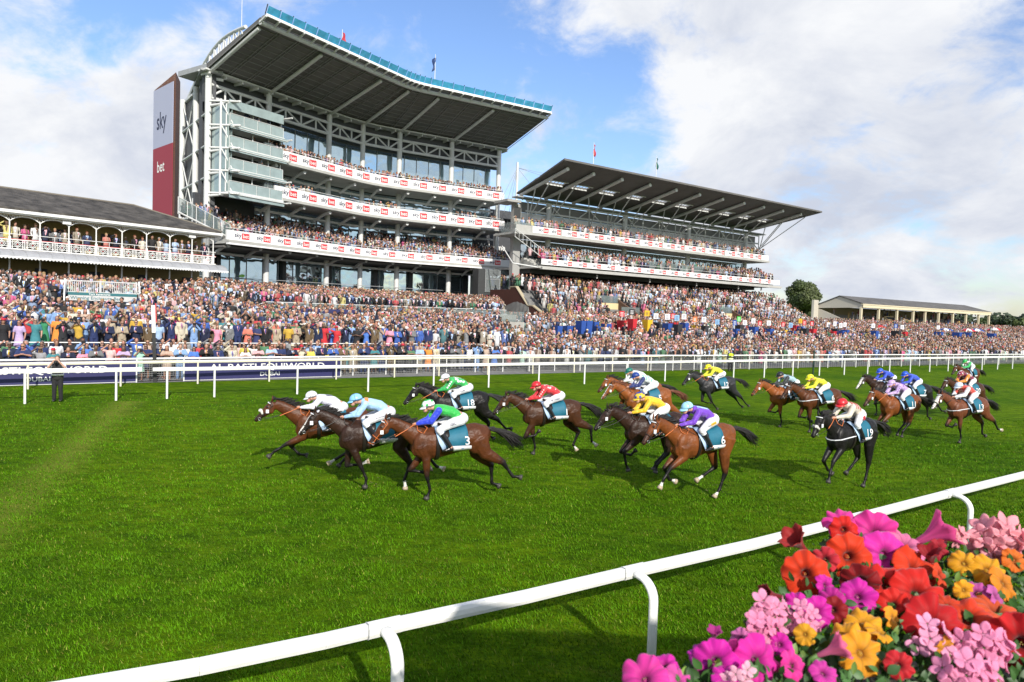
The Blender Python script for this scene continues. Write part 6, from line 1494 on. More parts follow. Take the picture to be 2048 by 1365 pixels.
    bd = MB(); bd.path([hq + tilt @ Vector((.140 * math.cos(t), .127 * math.sin(t), -.006)) for t in [x * .35 for x in range(19)]], .006, 5); bd.path([hq + tilt @ Vector((.02 , .121 * math.cos(t), .124 * math.sin(t))) for t in [x * .314 for x in range(11)]], .004, 4); child('helmet_band', bd, MBLACK, he)
    gg = MB(); gg.tube([hc + Vector((.055, s_, -.018)) for s_ in (-.072, -.055)] + [hc + Vector((.098, -.03, -.02)), hc + Vector((.102, .03, -.02)), hc + Vector((.055, .072, -.018))], [(.012, .026)] * 5, 8, 0, (1, 0, 0)); child('goggles', gg, MGOG, o)
    if J.get('whip'): w = wr[0]; child('whip', MB().bar(w + Vector((.06, .03, .02)), w + Vector((-.38, .16, -.22)), .009, 6, r2=.005), MBLACK, o)
    return o, wr
def horse(J):
    near = J['near']; pose = J['pose']; g = J['col']; pc = J.get('points', (.007, .006, .006))
    poll = J.get('poll', (1.22, 0, 1.74)); muz = J.get('muz', (1.62, 0, 1.23))
    me, legs, H, PL, MZ, hd, nrm, zmin = horse_mesh(pose, g, pc, J.get('socks', (0, 0, 0, 0)), J.get('blaze', 0), .0165 if near else .024, poll, muz)
    air = J.get('air', 0.); zs_ = min(pt[5].z - .05 for _, pt in legs); dz = max(-zs_, -.05) + air; a = math.radians(J.get('head', 74)); fwd = Vector((-math.sin(a), -math.cos(a), 0)); rotz = math.atan2(fwd.y, fwd.x)
    W = G(J['px'][0], J['px'][1], 2.185 + dz + J.get('lift', 0)); loc = Vector((W.x, W.y, dz)) - fwd * (.37 + J.get('dx', 0)); loc.z = dz
    o = bpy.data.objects.new('racehorse', me); ROOTC.objects.link(o); o.location = loc; o.rotation_euler.z = rotz; tag(o, J['hl'], 'horse', 'racehorses galloping on the turf'); rs = random.Random(len(J['hl']))
    hc = J.get('hair', (.012, .010, .010)); mm = MB(); P0 = Vector((.46, 0, 1.52)); n = 26 if near else 14
    for i in range(n):
        u = i / (n - 1); b = P0.lerp(PL + Vector((-.02, 0, .10)), u) + Vector((0, 0, .04 * math.sin(math.pi * u))); strands(mm, b, b + Vector((-.16 - rs.random() * .08, rs.uniform(-.07, .07), .045 + rs.uniform(-.03, .06))), .012, .02, 3, rs, .01, .015)
    strands(mm, PL + Vector((.02, 0, .09)), PL + Vector((-.05, .02, .16)), .02, .03, 6, rs); child('mane', mm, MMANE, o, col=hc)
    tm = MB(); tb = Vector((-1.0, 0, 1.52)); tip = J.get('tail', (-1.72, 0, 1.14)); tm.tube([(-.93, 0, 1.54), tb, tb + Vector((-.12, 0, .02)), tb.lerp(Vector(tip), .5)], [.05, .052, .045, .02], 8); strands(tm, tb + Vector((-.06, 0, .0)), tip, .04, .12, 90 if near else 40, rs, .10, .03); child('tail', tm, MMANE, o, col=J.get('tailcol', hc))
    # hooves (shoes)
    for k, (kind, pt) in enumerate(legs):
        d = (pt[5] - pt[4]).normalized(); e = pt[5] + d * .045; hb = MB(); hb.tube([pt[5] - d * .02, e + Vector((.012, 0, 0))], [(.048, .055), (.060, .070)], 12); sk_ = J.get('socks', (0, 0, 0, 0))[k]; child('hoof', hb, mat_hoof[1 if sk_ else 0], o)
    # saddle cloth, pad, girth
    for s in (1, -1):
        cl = MB(); nx, nz = 8, 9; X0, X1 = -.47, .04; vs = []
        for i in range(nx + 1):
            x = X0 + (X1 - X0) * i / nx; _, zt = trunk_y(x, 9)
            for j in range(nz + 1):
                z = (zt - .0) - (zt - 1.16) * j / nz; y, _ = trunk_y(x, z); y = max(y, .02 if j == 0 else y); vs.append(Vector((x - .05 * j / nz, s * (y + .022 + .006 * math.sin(i * 1.7 + j)), z + .014 * (j == 0) + .012)))
        cl.add(vs, [(i * (nz + 1) + j, (i + 1) * (nz + 1) + j, (i + 1) * (nz + 1) + j + 1, i * (nz + 1) + j + 1) if s > 0 else (i * (nz + 1) + j, i * (nz + 1) + j + 1, (i + 1) * (nz + 1) + j + 1, (i + 1) * (nz + 1) + j) for i in range(nx) for j in range(nz)], 0, True)
        c = child('saddle_cloth', cl, MTEALC, o); so = c.modifiers.new('s', 'SOLIDIFY'); so.thickness = .008
        if s > 0:
            P = lambda x, z, off: Vector((x - .05 * (1.55 - z) / .4, trunk_y(x, z)[0] + .034 + off, z))
            pn = MB(); q = [(-.53, 1.205), (-.14, 1.205), (-.14, 1.08), (-.53, 1.08)]; gr = []
            for i in range(7):
                for j in range(3): x = -.53 + .42 * i / 6; z = 1.21 - .13 * j / 2; gr.append(P(x, z, .003))
            pn.add(gr, [(i * 3 + j, (i + 1) * 3 + j, (i + 1) * 3 + j + 1, i * 3 + j + 1) for i in range(6) for j in range(2)], 0, True); w_ = child('white_panel', pn, MWHC, c); so = w_.modifiers.new('s', 'SOLIDIFY'); so.thickness = .005
            tx = MB(); vs, fs = text_geo('---', 'CENTER'); tx.add([P(-.33 - x * .05, 1.115 + y * .05, .012) for x, y in vs], fs); vs, fs = text_geo('=', 'CENTER'); tx.add([P(-.33 - x * .10, 1.13 + y * .07, .012) for x, y in vs], fs); child('panel_print', tx, PC['p'], c)
            if J.get('num'):
                tx = MB(); vs, fs = text_geo(J['num'], 'RIGHT'); w = max(x for x, y in vs) - min(x for x, y in vs); k = .27
                mx_ = max(x for x, y in vs); tx.add([P(-.49 - (x - mx_) * k * .95, 1.235 + y * k, .014) for x, y in vs], fs); child('number', tx, MWHC, c)
    pd = MB()
    for s in (1, -1): pd.tube([(.13, s * .05, 1.60), (.11, s * .21, 1.52), (.07, s * (trunk_y(.06, 1.3)[0] + .03), 1.30), (.02, s * (trunk_y(.06, 1.15)[0] + .03), 1.13)], [(.015, .10), (.016, .12), (.014, .10), (.012, .07)], 10, 0, (0, 1, 0) if 0 else (0, .3, 1))
    child('saddle_pad', pd, MPALE if J.get('pad', 1) else MLEATH, o)
    sd = MB(); sd.tube([(-.26, 0, 1.60), (-.12, 0, 1.595), (.06, 0, 1.625), (.14, 0, 1.66)], [(.10, .03), (.15, .03), (.12, .03), (.05, .03)], 12)
    for s in (1, -1): sd.tube([(.02, s * .12, 1.58), (.03, s * .25, 1.45), (.02, s * .292, 1.28)], [(.012, .10), (.012, .12), (.012, .09)], 10, 0, (0, .3, 1)); sd.bar((-.04, s * .30, 1.42), (-.06, s * .335, 1.17), .008, 5)
    child('saddle', sd, MLEATH, o)
    gi = MB(); pts = []
    for k in range(21): t = -2.7 + 5.4 * k / 20; y = math.sin(t); z = -math.cos(t); pts.append(Vector((.16, .285 * y, 1.235 + .358 * z)))
    gi.tube(pts, [(.012, .045)] * len(pts), 8, 0, (0, 0, 1) if 0 else (0, 1, .01)); child('girth', gi, MWHC if J.get('girth') else MLEATH, o)
    # bridle
    bl = MB()
    def loop(u0, u1, rr, r_):
        pts = []
        for k in range(15): t = 2 * math.pi * k / 14; u = u0 + (u1 - u0) * (1 - math.cos(t)) / 2; pts.append(H(u, -.012 + rr[1] * math.cos(t), rr[0] * math.sin(t)))
        bl.path(pts, r_, 5)
    loop(.60, .60, (.066, .088), .008); loop(.86, .80, (.058, .07), .008)
    for s in (1, -1): bl.path([H(.78, -.03, s * .06), H(.6, -.02, s * .068), H(.3, -.02, s * .094), H(.05, -.02, s * .09), H(.0, .09, s * .045)], .008, 5); bl.path([H(.07, .10, s * .03), H(.1, .04, s * .085), H(.14, -.09, s * .06)], .008, 5)
    child('bridle', bl, MTAN if J.get('orange') else MLEATH, o)
    child('brow_band', MB().path([H(.07, .055, -.088), H(.1, .105, -.04), H(.1, .105, .04), H(.07, .055, .088)], .012, 6), MWHC if J.get('brow', 1) else MLEATH, o)
    br_ = MB()
    for s in (1, -1):
        c = H(.80, -.035, s * .068); br_.path([c + (hd * math.cos(t) + nrm * math.sin(t)) * .032 for t in [k * .63 for k in range(11)]], .006, 5)
    child('bit_ring', br_, MBIT, o)
    if J.get('tag', 1): p = H(.36, -.03, .098); child('number_tag', MB().prism([p + Vector((-.034, 0, -.042)), p + Vector((.034, 0, -.042)), p + Vector((.034, 0, .042)), p + Vector((-.034, 0, .042))], (0, .008, 0)), MWHC, o)
    if J.get('nose'): child('sheepskin_noseband', MB().tube([H(.52, .07, -.05), H(.54, .105, -.03), H(.54, .105, .03), H(.52, .07, .05), H(.58, .0, .085)], [.032, .04, .04, .036, .022], 10), MFLEECE, o)
    if J.get('breast'): 
        bp = MB(); pts = [Vector((.14, y, z)) for y, z in ((.285, 1.28),)] + [Vector((.45, .255, 1.24)), Vector((.64, .20, 1.2)), Vector((.735, .10, 1.18)), Vector((.755, 0, 1.17)), Vector((.735, -.10, 1.18)), Vector((.64, -.20, 1.2)), Vector((.14, -.285, 1.28))]; bp.path(pts, .014, 6); child('breast_girth', bp, MWHC, o)
    jo, wr = jockey(loc, rotz, J, dz, near, rs); tag(jo, J['jl'], 'jockey', 'jockeys riding the racehorses')
    rn = MB(); rg = MB()
    for s, w in zip((1, -1), wr): b = H(.80, -.04, s * .075); m1 = b.lerp(w, .5) + Vector((0, s * .05, -.05)); rn.path([b, b.lerp(m1, .5) + Vector((0, 0, -.02)), m1, w + Vector((.03, 0, 0))], .0055, 5); rg.path([m1, m1.lerp(w, .5), w + Vector((.03, 0, .0))], .011, 5); rg.path([w + Vector((.0, 0, -.01)), w + Vector((-.02, s * .06, -.14)), w + Vector((-.14, s * .10, -.20)), w + Vector((-.22, s * .08, -.08)), w + Vector((-.12, 0, .0))], .008, 5)
    child('reins', rn, MLEATH, o); child('rein_grip', rg, MTAN if J['k'] in ('4', '3', '18', '6', '12', 'b', '19', '11') else MLEATH, o)
    return o
mat_hoof = [mat('dark_hoof', (.05, .045, .04), .5), mat('pale_hoof', (.42, .34, .24), .5)]
BAY = (.085, .026, .008); BBAY = (.17, .050, .012); DBAY = (.028, .012, .007); BLK = (.009, .008, .008); CHE = (.22, .066, .015); GRY = (.026, .026, .029); BRN = (.055, .020, .008)
# poses (elbow shift, forearm, cannon, pastern) / (thigh, gaskin, cannon, pastern)
PA = dict(LF=(-.04, -4, -14, 20), RF=(.0, 38, -78, -120), LH=(-28, -62, -36, -85), RH=(-5, -50, -4, -70))
PB = dict(LF=(.08, 66, 58, 48), RF=(.05, 52, -42, -85), LH=(38, -12, 60, 60), RH=(30, -25, 45, 40))
PC_ = dict(LF=(-.04, -24, -24, 5), RF=(.02, 8, -92, -115), LH=(20, -35, 18, -10), RH=(-20, -60, -40, -75))
PD = dict(LF=(.04, 30, -98, -140), RF=(-.02, -8, -14, 15), LH=(-25, -68, -6, -55), RH=(5, -48, 22, -40))
PE = dict(LF=(.05, 52, -12, -25), RF=(.04, 42, -70, -135), LH=(42, 6, 46, 10), RH=(36, -10, 50, 20))
PF = dict(LF=(.05, 58, 38, 25), RF=(.06, 48, -28, -75), LH=(12, -6, 22, 42), RH=(38, -18, 62, 65))
PG = dict(LF=(-.02, -2, -8, 8), RF=(.05, 25, -80, -125), LH=(-26, -60, -44, -90), RH=(-5, -42, -6, -60))
JS = [
 dict(k='4', px=(622, 781), near=1, col=BAY, pose=PB, air=.02, lift=-.10, hz=-.02, socks=(0, 0, .75, 0), nose=1, num='4', silk=(.70, .70, .80), cap=(.78, .78, .82), pat=('diamond', (.02, .03, .12)), poll=(1.24, 0, 1.76), muz=(1.66, 0, 1.33), hl='bay racehorse with white sheepskin noseband, furthest ahead', jl='jockey in pale silks with a navy patch and white cap, furthest ahead'),
 dict(k='2', px=(711, 788), near=1, col=DBAY, pose=PC_, air=.0, socks=(0, .8, .9, .5), blaze=1.1, num='', silk=(.34, .56, .82), cap=(.24, .55, .86), pat=('yoke', (.72, .25, .04)), text='P.J. McDONALD', breast=0, poll=(1.20, 0, 1.74), muz=(1.56, 0, 1.27), hl='near black racehorse with white blaze, between the white noseband horse and number 3', jl='jockey in pale blue silks and pale blue cap with orange collar'),
 dict(k='3', px=(856, 800), near=1, col=BAY, pose=PA, num='3', silk=(.02, .42, .06), sleeve=(.02, .05, .62), cap=(.78, .78, .80), capspots=(.02, .42, .08), text='SBK.', orange=1, rein=1, poll=(1.23, 0, 1.72), muz=(1.64, 0, 1.17), hl='nearest bay racehorse wearing teal cloth number 3 and orange bridle', jl='jockey in green body and blue sleeves with green spotted white cap'),
 dict(k='18', px=(890, 748), near=1, col=BLK, pose=PG, num='18', silk=(.02, .40, .08), cap=(.78, .78, .80), pat=('spots', (.75, .75, .75)), text='KHK', tailcol=(.02, .02, .02), brow=1, hl='black racehorse wearing number 18 behind the leading three', jl='jockey in green silks with white patches and white cap, on number 18'),
 dict(k='1', px=(1072, 763), near=1, col=BRN, pose=PD, socks=(0, 0, .8, .6), num='1', silk=(.60, .02, .03), cap=(.60, .02, .03), pat=('stars', (.75, .70, .68)), text='BETFRED', brow=0, hl='dark bay racehorse wearing number 1 with both hind feet white', jl='jockey in red silks with pale stars and red cap'),
 dict(k='g', px=(1258, 736), near=0, col=CHE, pose=PG, num='', silk=(.70, .75, .74), cap=(.01, .16, .12), hand=(.66, 1.66), hl='chestnut racehorse mostly hidden behind number 5', jl='jockey in dark green cap, mostly hidden behind the navy capped one'),
 dict(k='5', px=(1271, 745), near=0, col=CHE, hair=(.14, .045, .02), points=(.12, .04, .015), pose=PG, num='5', blaze=.8, silk=(.72, .76, .76), sleeve=(.015, .03, .16), cap=(.015, .05, .26), pat=('hoops', (.12, .60, .42)), hl='chestnut racehorse wearing number 5 with chestnut tail', jl='jockey in white and mint hooped silks, navy sleeves and navy cap'),
 dict(k='y', px=(1279, 785), near=1, head=70, col=DBAY, pose=PE, air=.06, num='', silk=(.78, .48, .01), cap=(.78, .50, .04), capspots=(.02, .06, .35), capsq=1, brow=0, hl='dark brown racehorse on the far side of number 6', jl='jockey in yellow silks with blue and yellow checked cap'),
 dict(k='6', px=(1374, 804), near=1, head=65, col=BBAY, pose=PF, socks=(.45, .4, .35, .9), num='6', silk=(.16, .04, .50), cap=(.34, .66, .88), pat=('braces', (.40, .68, .85)), text='BetGoodwin', textbg='y', poll=(1.20, 0, 1.76), muz=(1.54, 0, 1.26), whip=1, hl='bright bay racehorse wearing number 6 with white feet', jl='jockey in purple silks with pale blue braces and pale blue cap'),
 dict(k='12', px=(1416, 729), near=0, col=GRY, pose=dict(LF=(-.04, -26, -38, -50), RF=(.02, 8, -70, -100), LH=(-26, -55, -42, -60), RH=(-15, -48, -38, -60)), num='12', silk=(.78, .74, .02), cap=(.80, .76, .02), text='M.REEVES', hl='dark grey racehorse wearing number 12 on the far side', jl='jockey in all yellow silks on the dark grey number 12'),
 dict(k='b', px=(1560, 744), near=0, col=CHE, pose=PA, num='', silk=(.34, .50, .58), sleeve=(.02, .025, .03), cap=(.02, .022, .026), pat=('seams', (.02, .025, .03)), orange=1, socks=(0, 0, .9, 0), hl='bright chestnut bay racehorse with orange bridle behind number 12', jl='jockey in black cap and pale blue silks striped black'),
 dict(k='yc', px=(1620, 749), near=0, col=BAY, pose=PG, num='6', breast=1, silk=(.80, .76, .02), cap=(.80, .76, .02), pat=('seams', (.02, .02, .02)), hl='bay racehorse with white breastplate left of the black number 19', jl='jockey in yellow silks with black seams and yellow cap'),
 dict(k='19', px=(1684, 797), near=1, col=BLK, pose=dict(LF=(.05, 48, 22, 12), RF=(.06, 42, -38, -62), LH=(10, -2, 14, 30), RH=(36, -20, 52, 60)), nose=1, breast=1, num='19', head=58, silk=(.62, .56, .46), cap=(.62, .02, .03), pat=('hoops', (.55, .03, .04)), text='sky bet', textbg='r', poll=(1.18, 0, 1.76), muz=(1.48, 0, 1.28), hand=(.74, 1.72), hl='black racehorse wearing number 19 with white sheepskin noseband', jl='jockey in cream silks with red bands and bright red cap'),
 dict(k='bb', px=(1760, 737), near=0, col=DBAY, pose=PD, blaze=1.7, num='', silk=(.02, .07, .55), cap=(.02, .09, .60), hl='dark racehorse with broad white face behind number 11', jl='jockey in royal blue silks and cap on the white faced horse'),
 dict(k='11', px=(1783, 760), near=0, col=BBAY, pose=PE, air=.02, num='11', silk=(.52, .36, .66), cap=(.55, .38, .68), pat=('stars', (.16, .04, .32)), head=70, hl='light bay racehorse wearing number 11', jl='jockey in lilac silks with purple stars and lilac cap'),
 dict(k='7', px=(1810, 743), near=0, col=BLK, pose=PG, num='7', silk=(.02, .07, .55), cap=(.02, .09, .60), hl='black racehorse wearing number 7 with bushy tail', jl='jockey in royal blue silks and cap on number 7'),
 dict(k='13', px=(1918, 765), near=0, col=CHE if 0 else (.14, .045, .02), pose=PA, blaze=1.8, nose=1, breast=1, num='13', head=70, socks=(0, 0, .3, 0), silk=(.62, .06, .04), sleeve=(.74, .74, .76), cap=(.60, .70, .82), hl='liver chestnut racehorse wearing number 13 with white noseband', jl='jockey in red body and white sleeves with pale blue cap on number 13'),
 dict(k='20', px=(1922, 742), near=0, col=BRN, pose=PG, num='20', head=70, silk=(.20, .01, .05), sleeve=(.75, .25, .02), cap=(.26, .015, .06), capspots=(.75, .75, .75), pat=('spots', (.75, .72, .72)), hl='brown racehorse wearing number 20, mostly hidden behind number 13', jl='jockey in maroon silks with orange sleeves and maroon starred cap'),
 dict(k='gw', px=(1930, 719), near=0, col=BAY, pose=PC_, num='', head=64, silk=(.72, .74, .74), sleeve=(.02, .42, .10), cap=(.02, .42, .08), hl='brown racehorse last of the field at the far right', jl='jockey in white body with green sleeves and green cap, last of the field'),
]
for J in JS: horse(J)
rs = random.Random(77); cb = MB()
for px, py, n in ((1015, 938, 26), (1215, 945, 22), (1505, 800, 10), (740, 975, 10), (1865, 855, 14), (2000, 790, 8), (1110, 950, 8), (1420, 985, 10)):
    g_ = G(px, py)
    for k in range(n): cb.ell(g_ + Vector((rs.gauss(0, .14), rs.gauss(0, .2), abs(rs.gauss(.0, .14)) + .01)), (rs.uniform(.008, .024), rs.uniform(.008, .022), rs.uniform(.006, .016)), 5, 4)
o = bpy.data.objects.new('turf_clods', mesh_of(cb, 'turf_clods', [mat('kicked_turf', (.10, .085, .035), .95)])); ROOTC.objects.link(o); tag(o, 'crumbs of turf and earth kicked up behind the hooves', 'turf clods', kind='stuff')
# ---------------------------------------------------------------- photographer and steward by the rail
def standing(P0, rotz, sk, label, vest):
    Pp = figure('phone' if vest == 'photo' else 'folded'); Pp['head'] = (0, -.05, 1.62)
    o = bpy.data.objects.new('person', organic(body_mb(Pp, False), .014, 2, 'person')); o.data.materials.append(MSKIN); o.color = (*sk, 1); ROOTC.objects.link(o); o.location = P0; o.rotation_euler.z = rotz; tag(o, label, 'person'); o.scale = (1.06,) * 3 if vest == 'photo' else (1, 1, 1)
    tb = body_mb(Pp, False, .018, legs=False, arms=.5 if vest == 'photo' else 1, head=False, hands=False); child('shirt', organic(tb, .018, 2, 'shirt'), MCLOTH, o, col=(.66, .66, .66) if vest == 'photo' else (.02, .022, .03))
    vb = body_mb(Pp, False, .034, legs=False, arms=0, head=False, hands=False); v = child('vest', organic(vb, .02, 2, 'vest'), MCLOTH, o, col=(.02, .02, .022) if vest == 'photo' else (.55, .75, .02))
    sb = MB()
    for z in (.98, 1.17): sb.tube([(0, -.01 - .01, z), (0, -.01 - .012, z + .075)], [(.212, .160)] * 2, 22, 0, (1, 0, 0))
    child('reflective_stripe', sb, MW, v); lb = MB()
    for i in (0, 1): k, a = Pp['kn'][i], Pp['an'][i]; lb.chain([(k[0] * .9, 0, .88), k, (a[0], .01, .1)], [.11, .08, .07], 9)
    lb.ell((0, 0, .92), (.185, .135, .11), 12, 8); child('trousers', organic(lb, .02, 2, 'trousers'), MCLOTH, o, col=(.015, .015, .018))
    h = Vector(Pp['head']); hm = MB(); hm.ell(h + Vector((0, .022, .028)), (.088, .098, .1), 12, 8); hm.tube([h + Vector((0, .05, .0)), h + Vector((0, .07, -.12)), h + Vector((0, .06, -.2))], [(.085, .05), (.08, .045), (.05, .03)], 10, 0, (1, 0, 0)); child('hair', organic(hm, .014, 2, 'hair'), MHAIR, o, col=(.12, .06, .03))
    for i in (0, 1): a = Pp['an'][i]; child('shoe', MB().tube([(a[0], .07, .05), (a[0], -.06, .055), (a[0], -.19, .03)], [(.05, .05), (.055, .05), (.04, .028)], 10, 0, (1, 0, 0)), MBLACK, o)
    return o
P = G(115, 803); o = standing(Vector((P.x, P.y, 0)), math.radians(22), (.5, .3, .22), 'photographer in black vest and trousers raising a camera behind the rail', 'photo')
mb = MB(); mb.box(W0, -.07, .07, -.30, -.22, 1.55, 1.66); mb.tube([(0, -.29, 1.60), (0, -.44, 1.60)], [.045, .052], 12, 0, (1, 0, 0))
P = Vector((P.x, P.y, 0)); 
cm = bpy.data.objects.new('camera', mesh_of(mb, 'camera', [MBLACK])); cm.name = 'photo_camera'; ROOTC.objects.link(cm); cm.location = P; cm.rotation_euler.z = math.radians(22); tag(cm, 'black camera with long lens held up by the photographer', 'camera')
P = G(1460, 743); standing(Vector((P.x, P.y, 0)), math.radians(0), (.5, .3, .22), 'steward in yellow high visibility vest standing by the white gate', 'steward')
# ---------------------------------------------------------------- flower trough in the right foreground
def fdepth(x, y): return float(np.interp(y, [1000, 1100, 1200, 1365, 1500], [1.62, 1.42, 1.24, 1.02, .90])) + (x - 1700) * .00012
def fpos(x, y, dd=0.): return CAM + pix_dir(x, y) * (fdepth(x, y) + dd)
def mat_petal():
    mt = mat('petal', (.6, .05, .2), .6, attr='Col', spec=.25, sheen=.2); nt = mt.node_tree; N = nt.nodes; L = nt.links; bs = N['Principled BSDF']
    tr = N.new('ShaderNodeBsdfTranslucent'); a = [n for n in N if n.type == 'ATTRIBUTE'][0]; L.new(a.outputs['Color'], tr.inputs[0]); mx = N.new('ShaderNodeMixShader'); mx.inputs[0].default_value = .38
    L.new(bs.outputs[0], mx.inputs[1]); L.new(tr.outputs[0], mx.inputs[2]); L.new(mx.outputs[0], [n for n in N if n.type == 'OUTPUT_MATERIAL'][0].inputs[0]); return mt
MPETAL = mat_petal(); MSTEM = mat('green_stem', (.09, .19, .04), .6); MSTAM = mat('stamen', (.55, .45, .12), .6)
def col_mesh(name, V, Fs, C, mt):
    me = bpy.data.meshes.new(name); me.from_pydata([tuple(v) for v in V], [], Fs); at = me.color_attributes.new('Col', 'FLOAT_COLOR', 'POINT'); C = np.array(C, np.float32)
    at.data.foreach_set('color', np.concatenate([C, np.ones((len(C), 1), np.float32)], 1).astype(np.float32).ravel()); me.materials.append(mt); me.polygons.foreach_set('use_smooth', [True] * len(me.polygons)); return me
def basis(d, roll):
    d = Vector(d).normalized(); a = d.cross(Vector((0, 0, 1))).normalized(); b = a.cross(d); return a * math.cos(roll) + b * math.sin(roll), b * math.cos(roll) - a * math.sin(roll), d
def petunia(px, py, size, col, face, label, seed, deep=.6, dd=0., name='petunia', cat='flower', throat=None, side=0.):
    """size = width in photo pixels; face = direction (camera-right, up, toward camera) the bloom looks"""
    rs = random.Random(seed); c = fpos(px, py, dd); R_ = size / 2 / FPX * (fdepth(px, py) + dd) * 1.06
    d = _R * face[0] + _U * face[1] - _fw * face[2]; ax, ay, az = basis(d, rs.uniform(0, 6)); nth, nr = 60, 13; V = []; C = []
    ph = [rs.uniform(0, 6.28) for _ in range(4)]; col = np.array(col); th_c = np.array(throat) if throat else col * .25
    for j in range(nr):
        s = (j / (nr - 1)) ** .85
        for i in range(nth):
            t = 2 * math.pi * i / nth; lobe = abs(math.cos(2.5 * t)); edge = 1 + .13 * (lobe ** .6 - .6) * s + .03 * s * math.sin(7 * t + ph[0]) + .02 * s * math.sin(13 * t + ph[1])
            r_ = R_ * (.10 + .90 * s ** 1.1) * edge
            z = R_ * (-deep * math.exp(-s * 4.2) + .18 * s * s * math.sin(5 * t + ph[2]) * .6 + .13 * s ** 3 * math.sin(9 * t + ph[3]) + .05 * s ** 4 * math.sin(17 * t + ph[0]) - .28 * s ** 3 * (1 + .5 * math.sin(t + ph[1])) - .05 * (1 - lobe) ** 3 * s)
            V.append(c + ax * (r_ * math.cos(t)) + ay * (r_ * math.sin(t)) + az * z)
            vein = (1 - lobe) ** 6; k = .74 + .34 * s - .34 * vein * (1 - s * .5) + .08 * math.sin(23 * t + 3 * math.sin(5 * t)) * (.4 + s) ; w = math.exp(-s * 7); C.append(np.clip(col * k * (1 - w) + th_c * w, 0, 1))
    F_ = [(j * nth + i, j * nth + (i + 1) % nth, (j + 1) * nth + (i + 1) % nth, (j + 1) * nth + i) for j in range(nr - 1) for i in range(nth)]
    V = [v - c for v in V]; o = bpy.data.objects.new(name, col_mesh(name, V, F_, C, MPETAL)); ROOTC.objects.link(o); o.location = c; tag(o, label, cat, 'blooms of the foreground flower trough'); ORG[o.name] = c
    so = o.modifiers.new('s', 'SOLIDIFY'); so.thickness = .0006
    down = Vector((0, .1, -1)); p0 = c - az * R_ * deep * .9; mb = MB(); pts = [p0 + az * R_ * .04, p0 - az * R_ * .35, p0 - az * R_ * .75]; mb.tube(pts, [R_ * .16, R_ * .10, R_ * .07], 10, 0, (.3, .2, .9))
    tb = mesh_of(mb, 'flower_tube', [MPETAL], c); at = tb.color_attributes.new('Col', 'FLOAT_COLOR', 'POINT'); at.data.foreach_set('color', np.tile(np.array([*(col * .6), 1.]), (len(tb.vertices), 1)).astype(np.float32).ravel()); q = bpy.data.objects.new('flower_tube', tb); ROOTC.objects.link(q); q.parent = o
    mb = MB(); e = pts[-1]; mb.tube([e + az * .004, e - az * .012, e - az * .02 + down * .02, e - az * .02 + down * .07], [.0045, .003, .0018, .0018], 6); mb.tube([e, e + az * .012], [.002, .006], 6); part('stem', mb, MSTEM, o)
    mb = MB(); [mb.ell(c - az * R_ * (deep * .55) + ax * R_ * .04 * math.cos(k * 2.1) + ay * R_ * .04 * math.sin(k * 2.1), (R_ * .018,) * 3, 6, 4) for k in range(3)]; part('stamen', mb, MSTAM, o)
    return o
def trumpet(px, py, L_, col, vec, label, seed, wid=.5):
    """half open flower seen from the side; vec = (right, up) of the bell"""
    rs = random.Random(seed); c = fpos(px, py); l = L_ / FPX * fdepth(px, py); az = (_R * vec[0] + _U * vec[1] - _fw * .25).normalized(); ax, ay, _ = basis(az, rs.uniform(0, 6)); V = []; C = []; col = np.array(col); nth = 32; nr = 9
    for j in range(nr):
        s = j / (nr - 1)
        for i in range(nth):
            t = 2 * math.pi * i / nth; r_ = l * (.05 + .10 * s + wid * max(0, s - .45) ** 1.6 * 1.4) * (1 + .22 * max(0, s - .6) * math.sin(5 * t) + .1 * s * s * math.sin(9 * t)); V.append(az * l * (s - .5 + .06 * s * math.sin(5 * t)) + ax * r_ * math.cos(t) + ay * r_ * math.sin(t)); C.append(np.clip(col * (.55 + .5 * s + .06 * math.sin(10 * t)), 0, 1))
    F_ = [(j * nth + i, j * nth + (i + 1) % nth, (j + 1) * nth + (i + 1) % nth, (j + 1) * nth + i) for j in range(nr - 1) for i in range(nth)]
    o = bpy.data.objects.new('petunia', col_mesh('petunia', V, F_, C, MPETAL)); ROOTC.objects.link(o); o.location = c; tag(o, label, 'flower', 'blooms of the foreground flower trough'); ORG[o.name] = c; so = o.modifiers.new('s', 'SOLIDIFY'); so.thickness = .0006
    e = c - az * l * .5; mb = MB(); mb.tube([e + az * .004, e - az * .01, e - az * .015 + Vector((0, 0, -.02)), e + Vector((.005, .01, -.08))], [.004, .0026, .0018, .0018], 6); part('stem', mb, MSTEM, o); return o
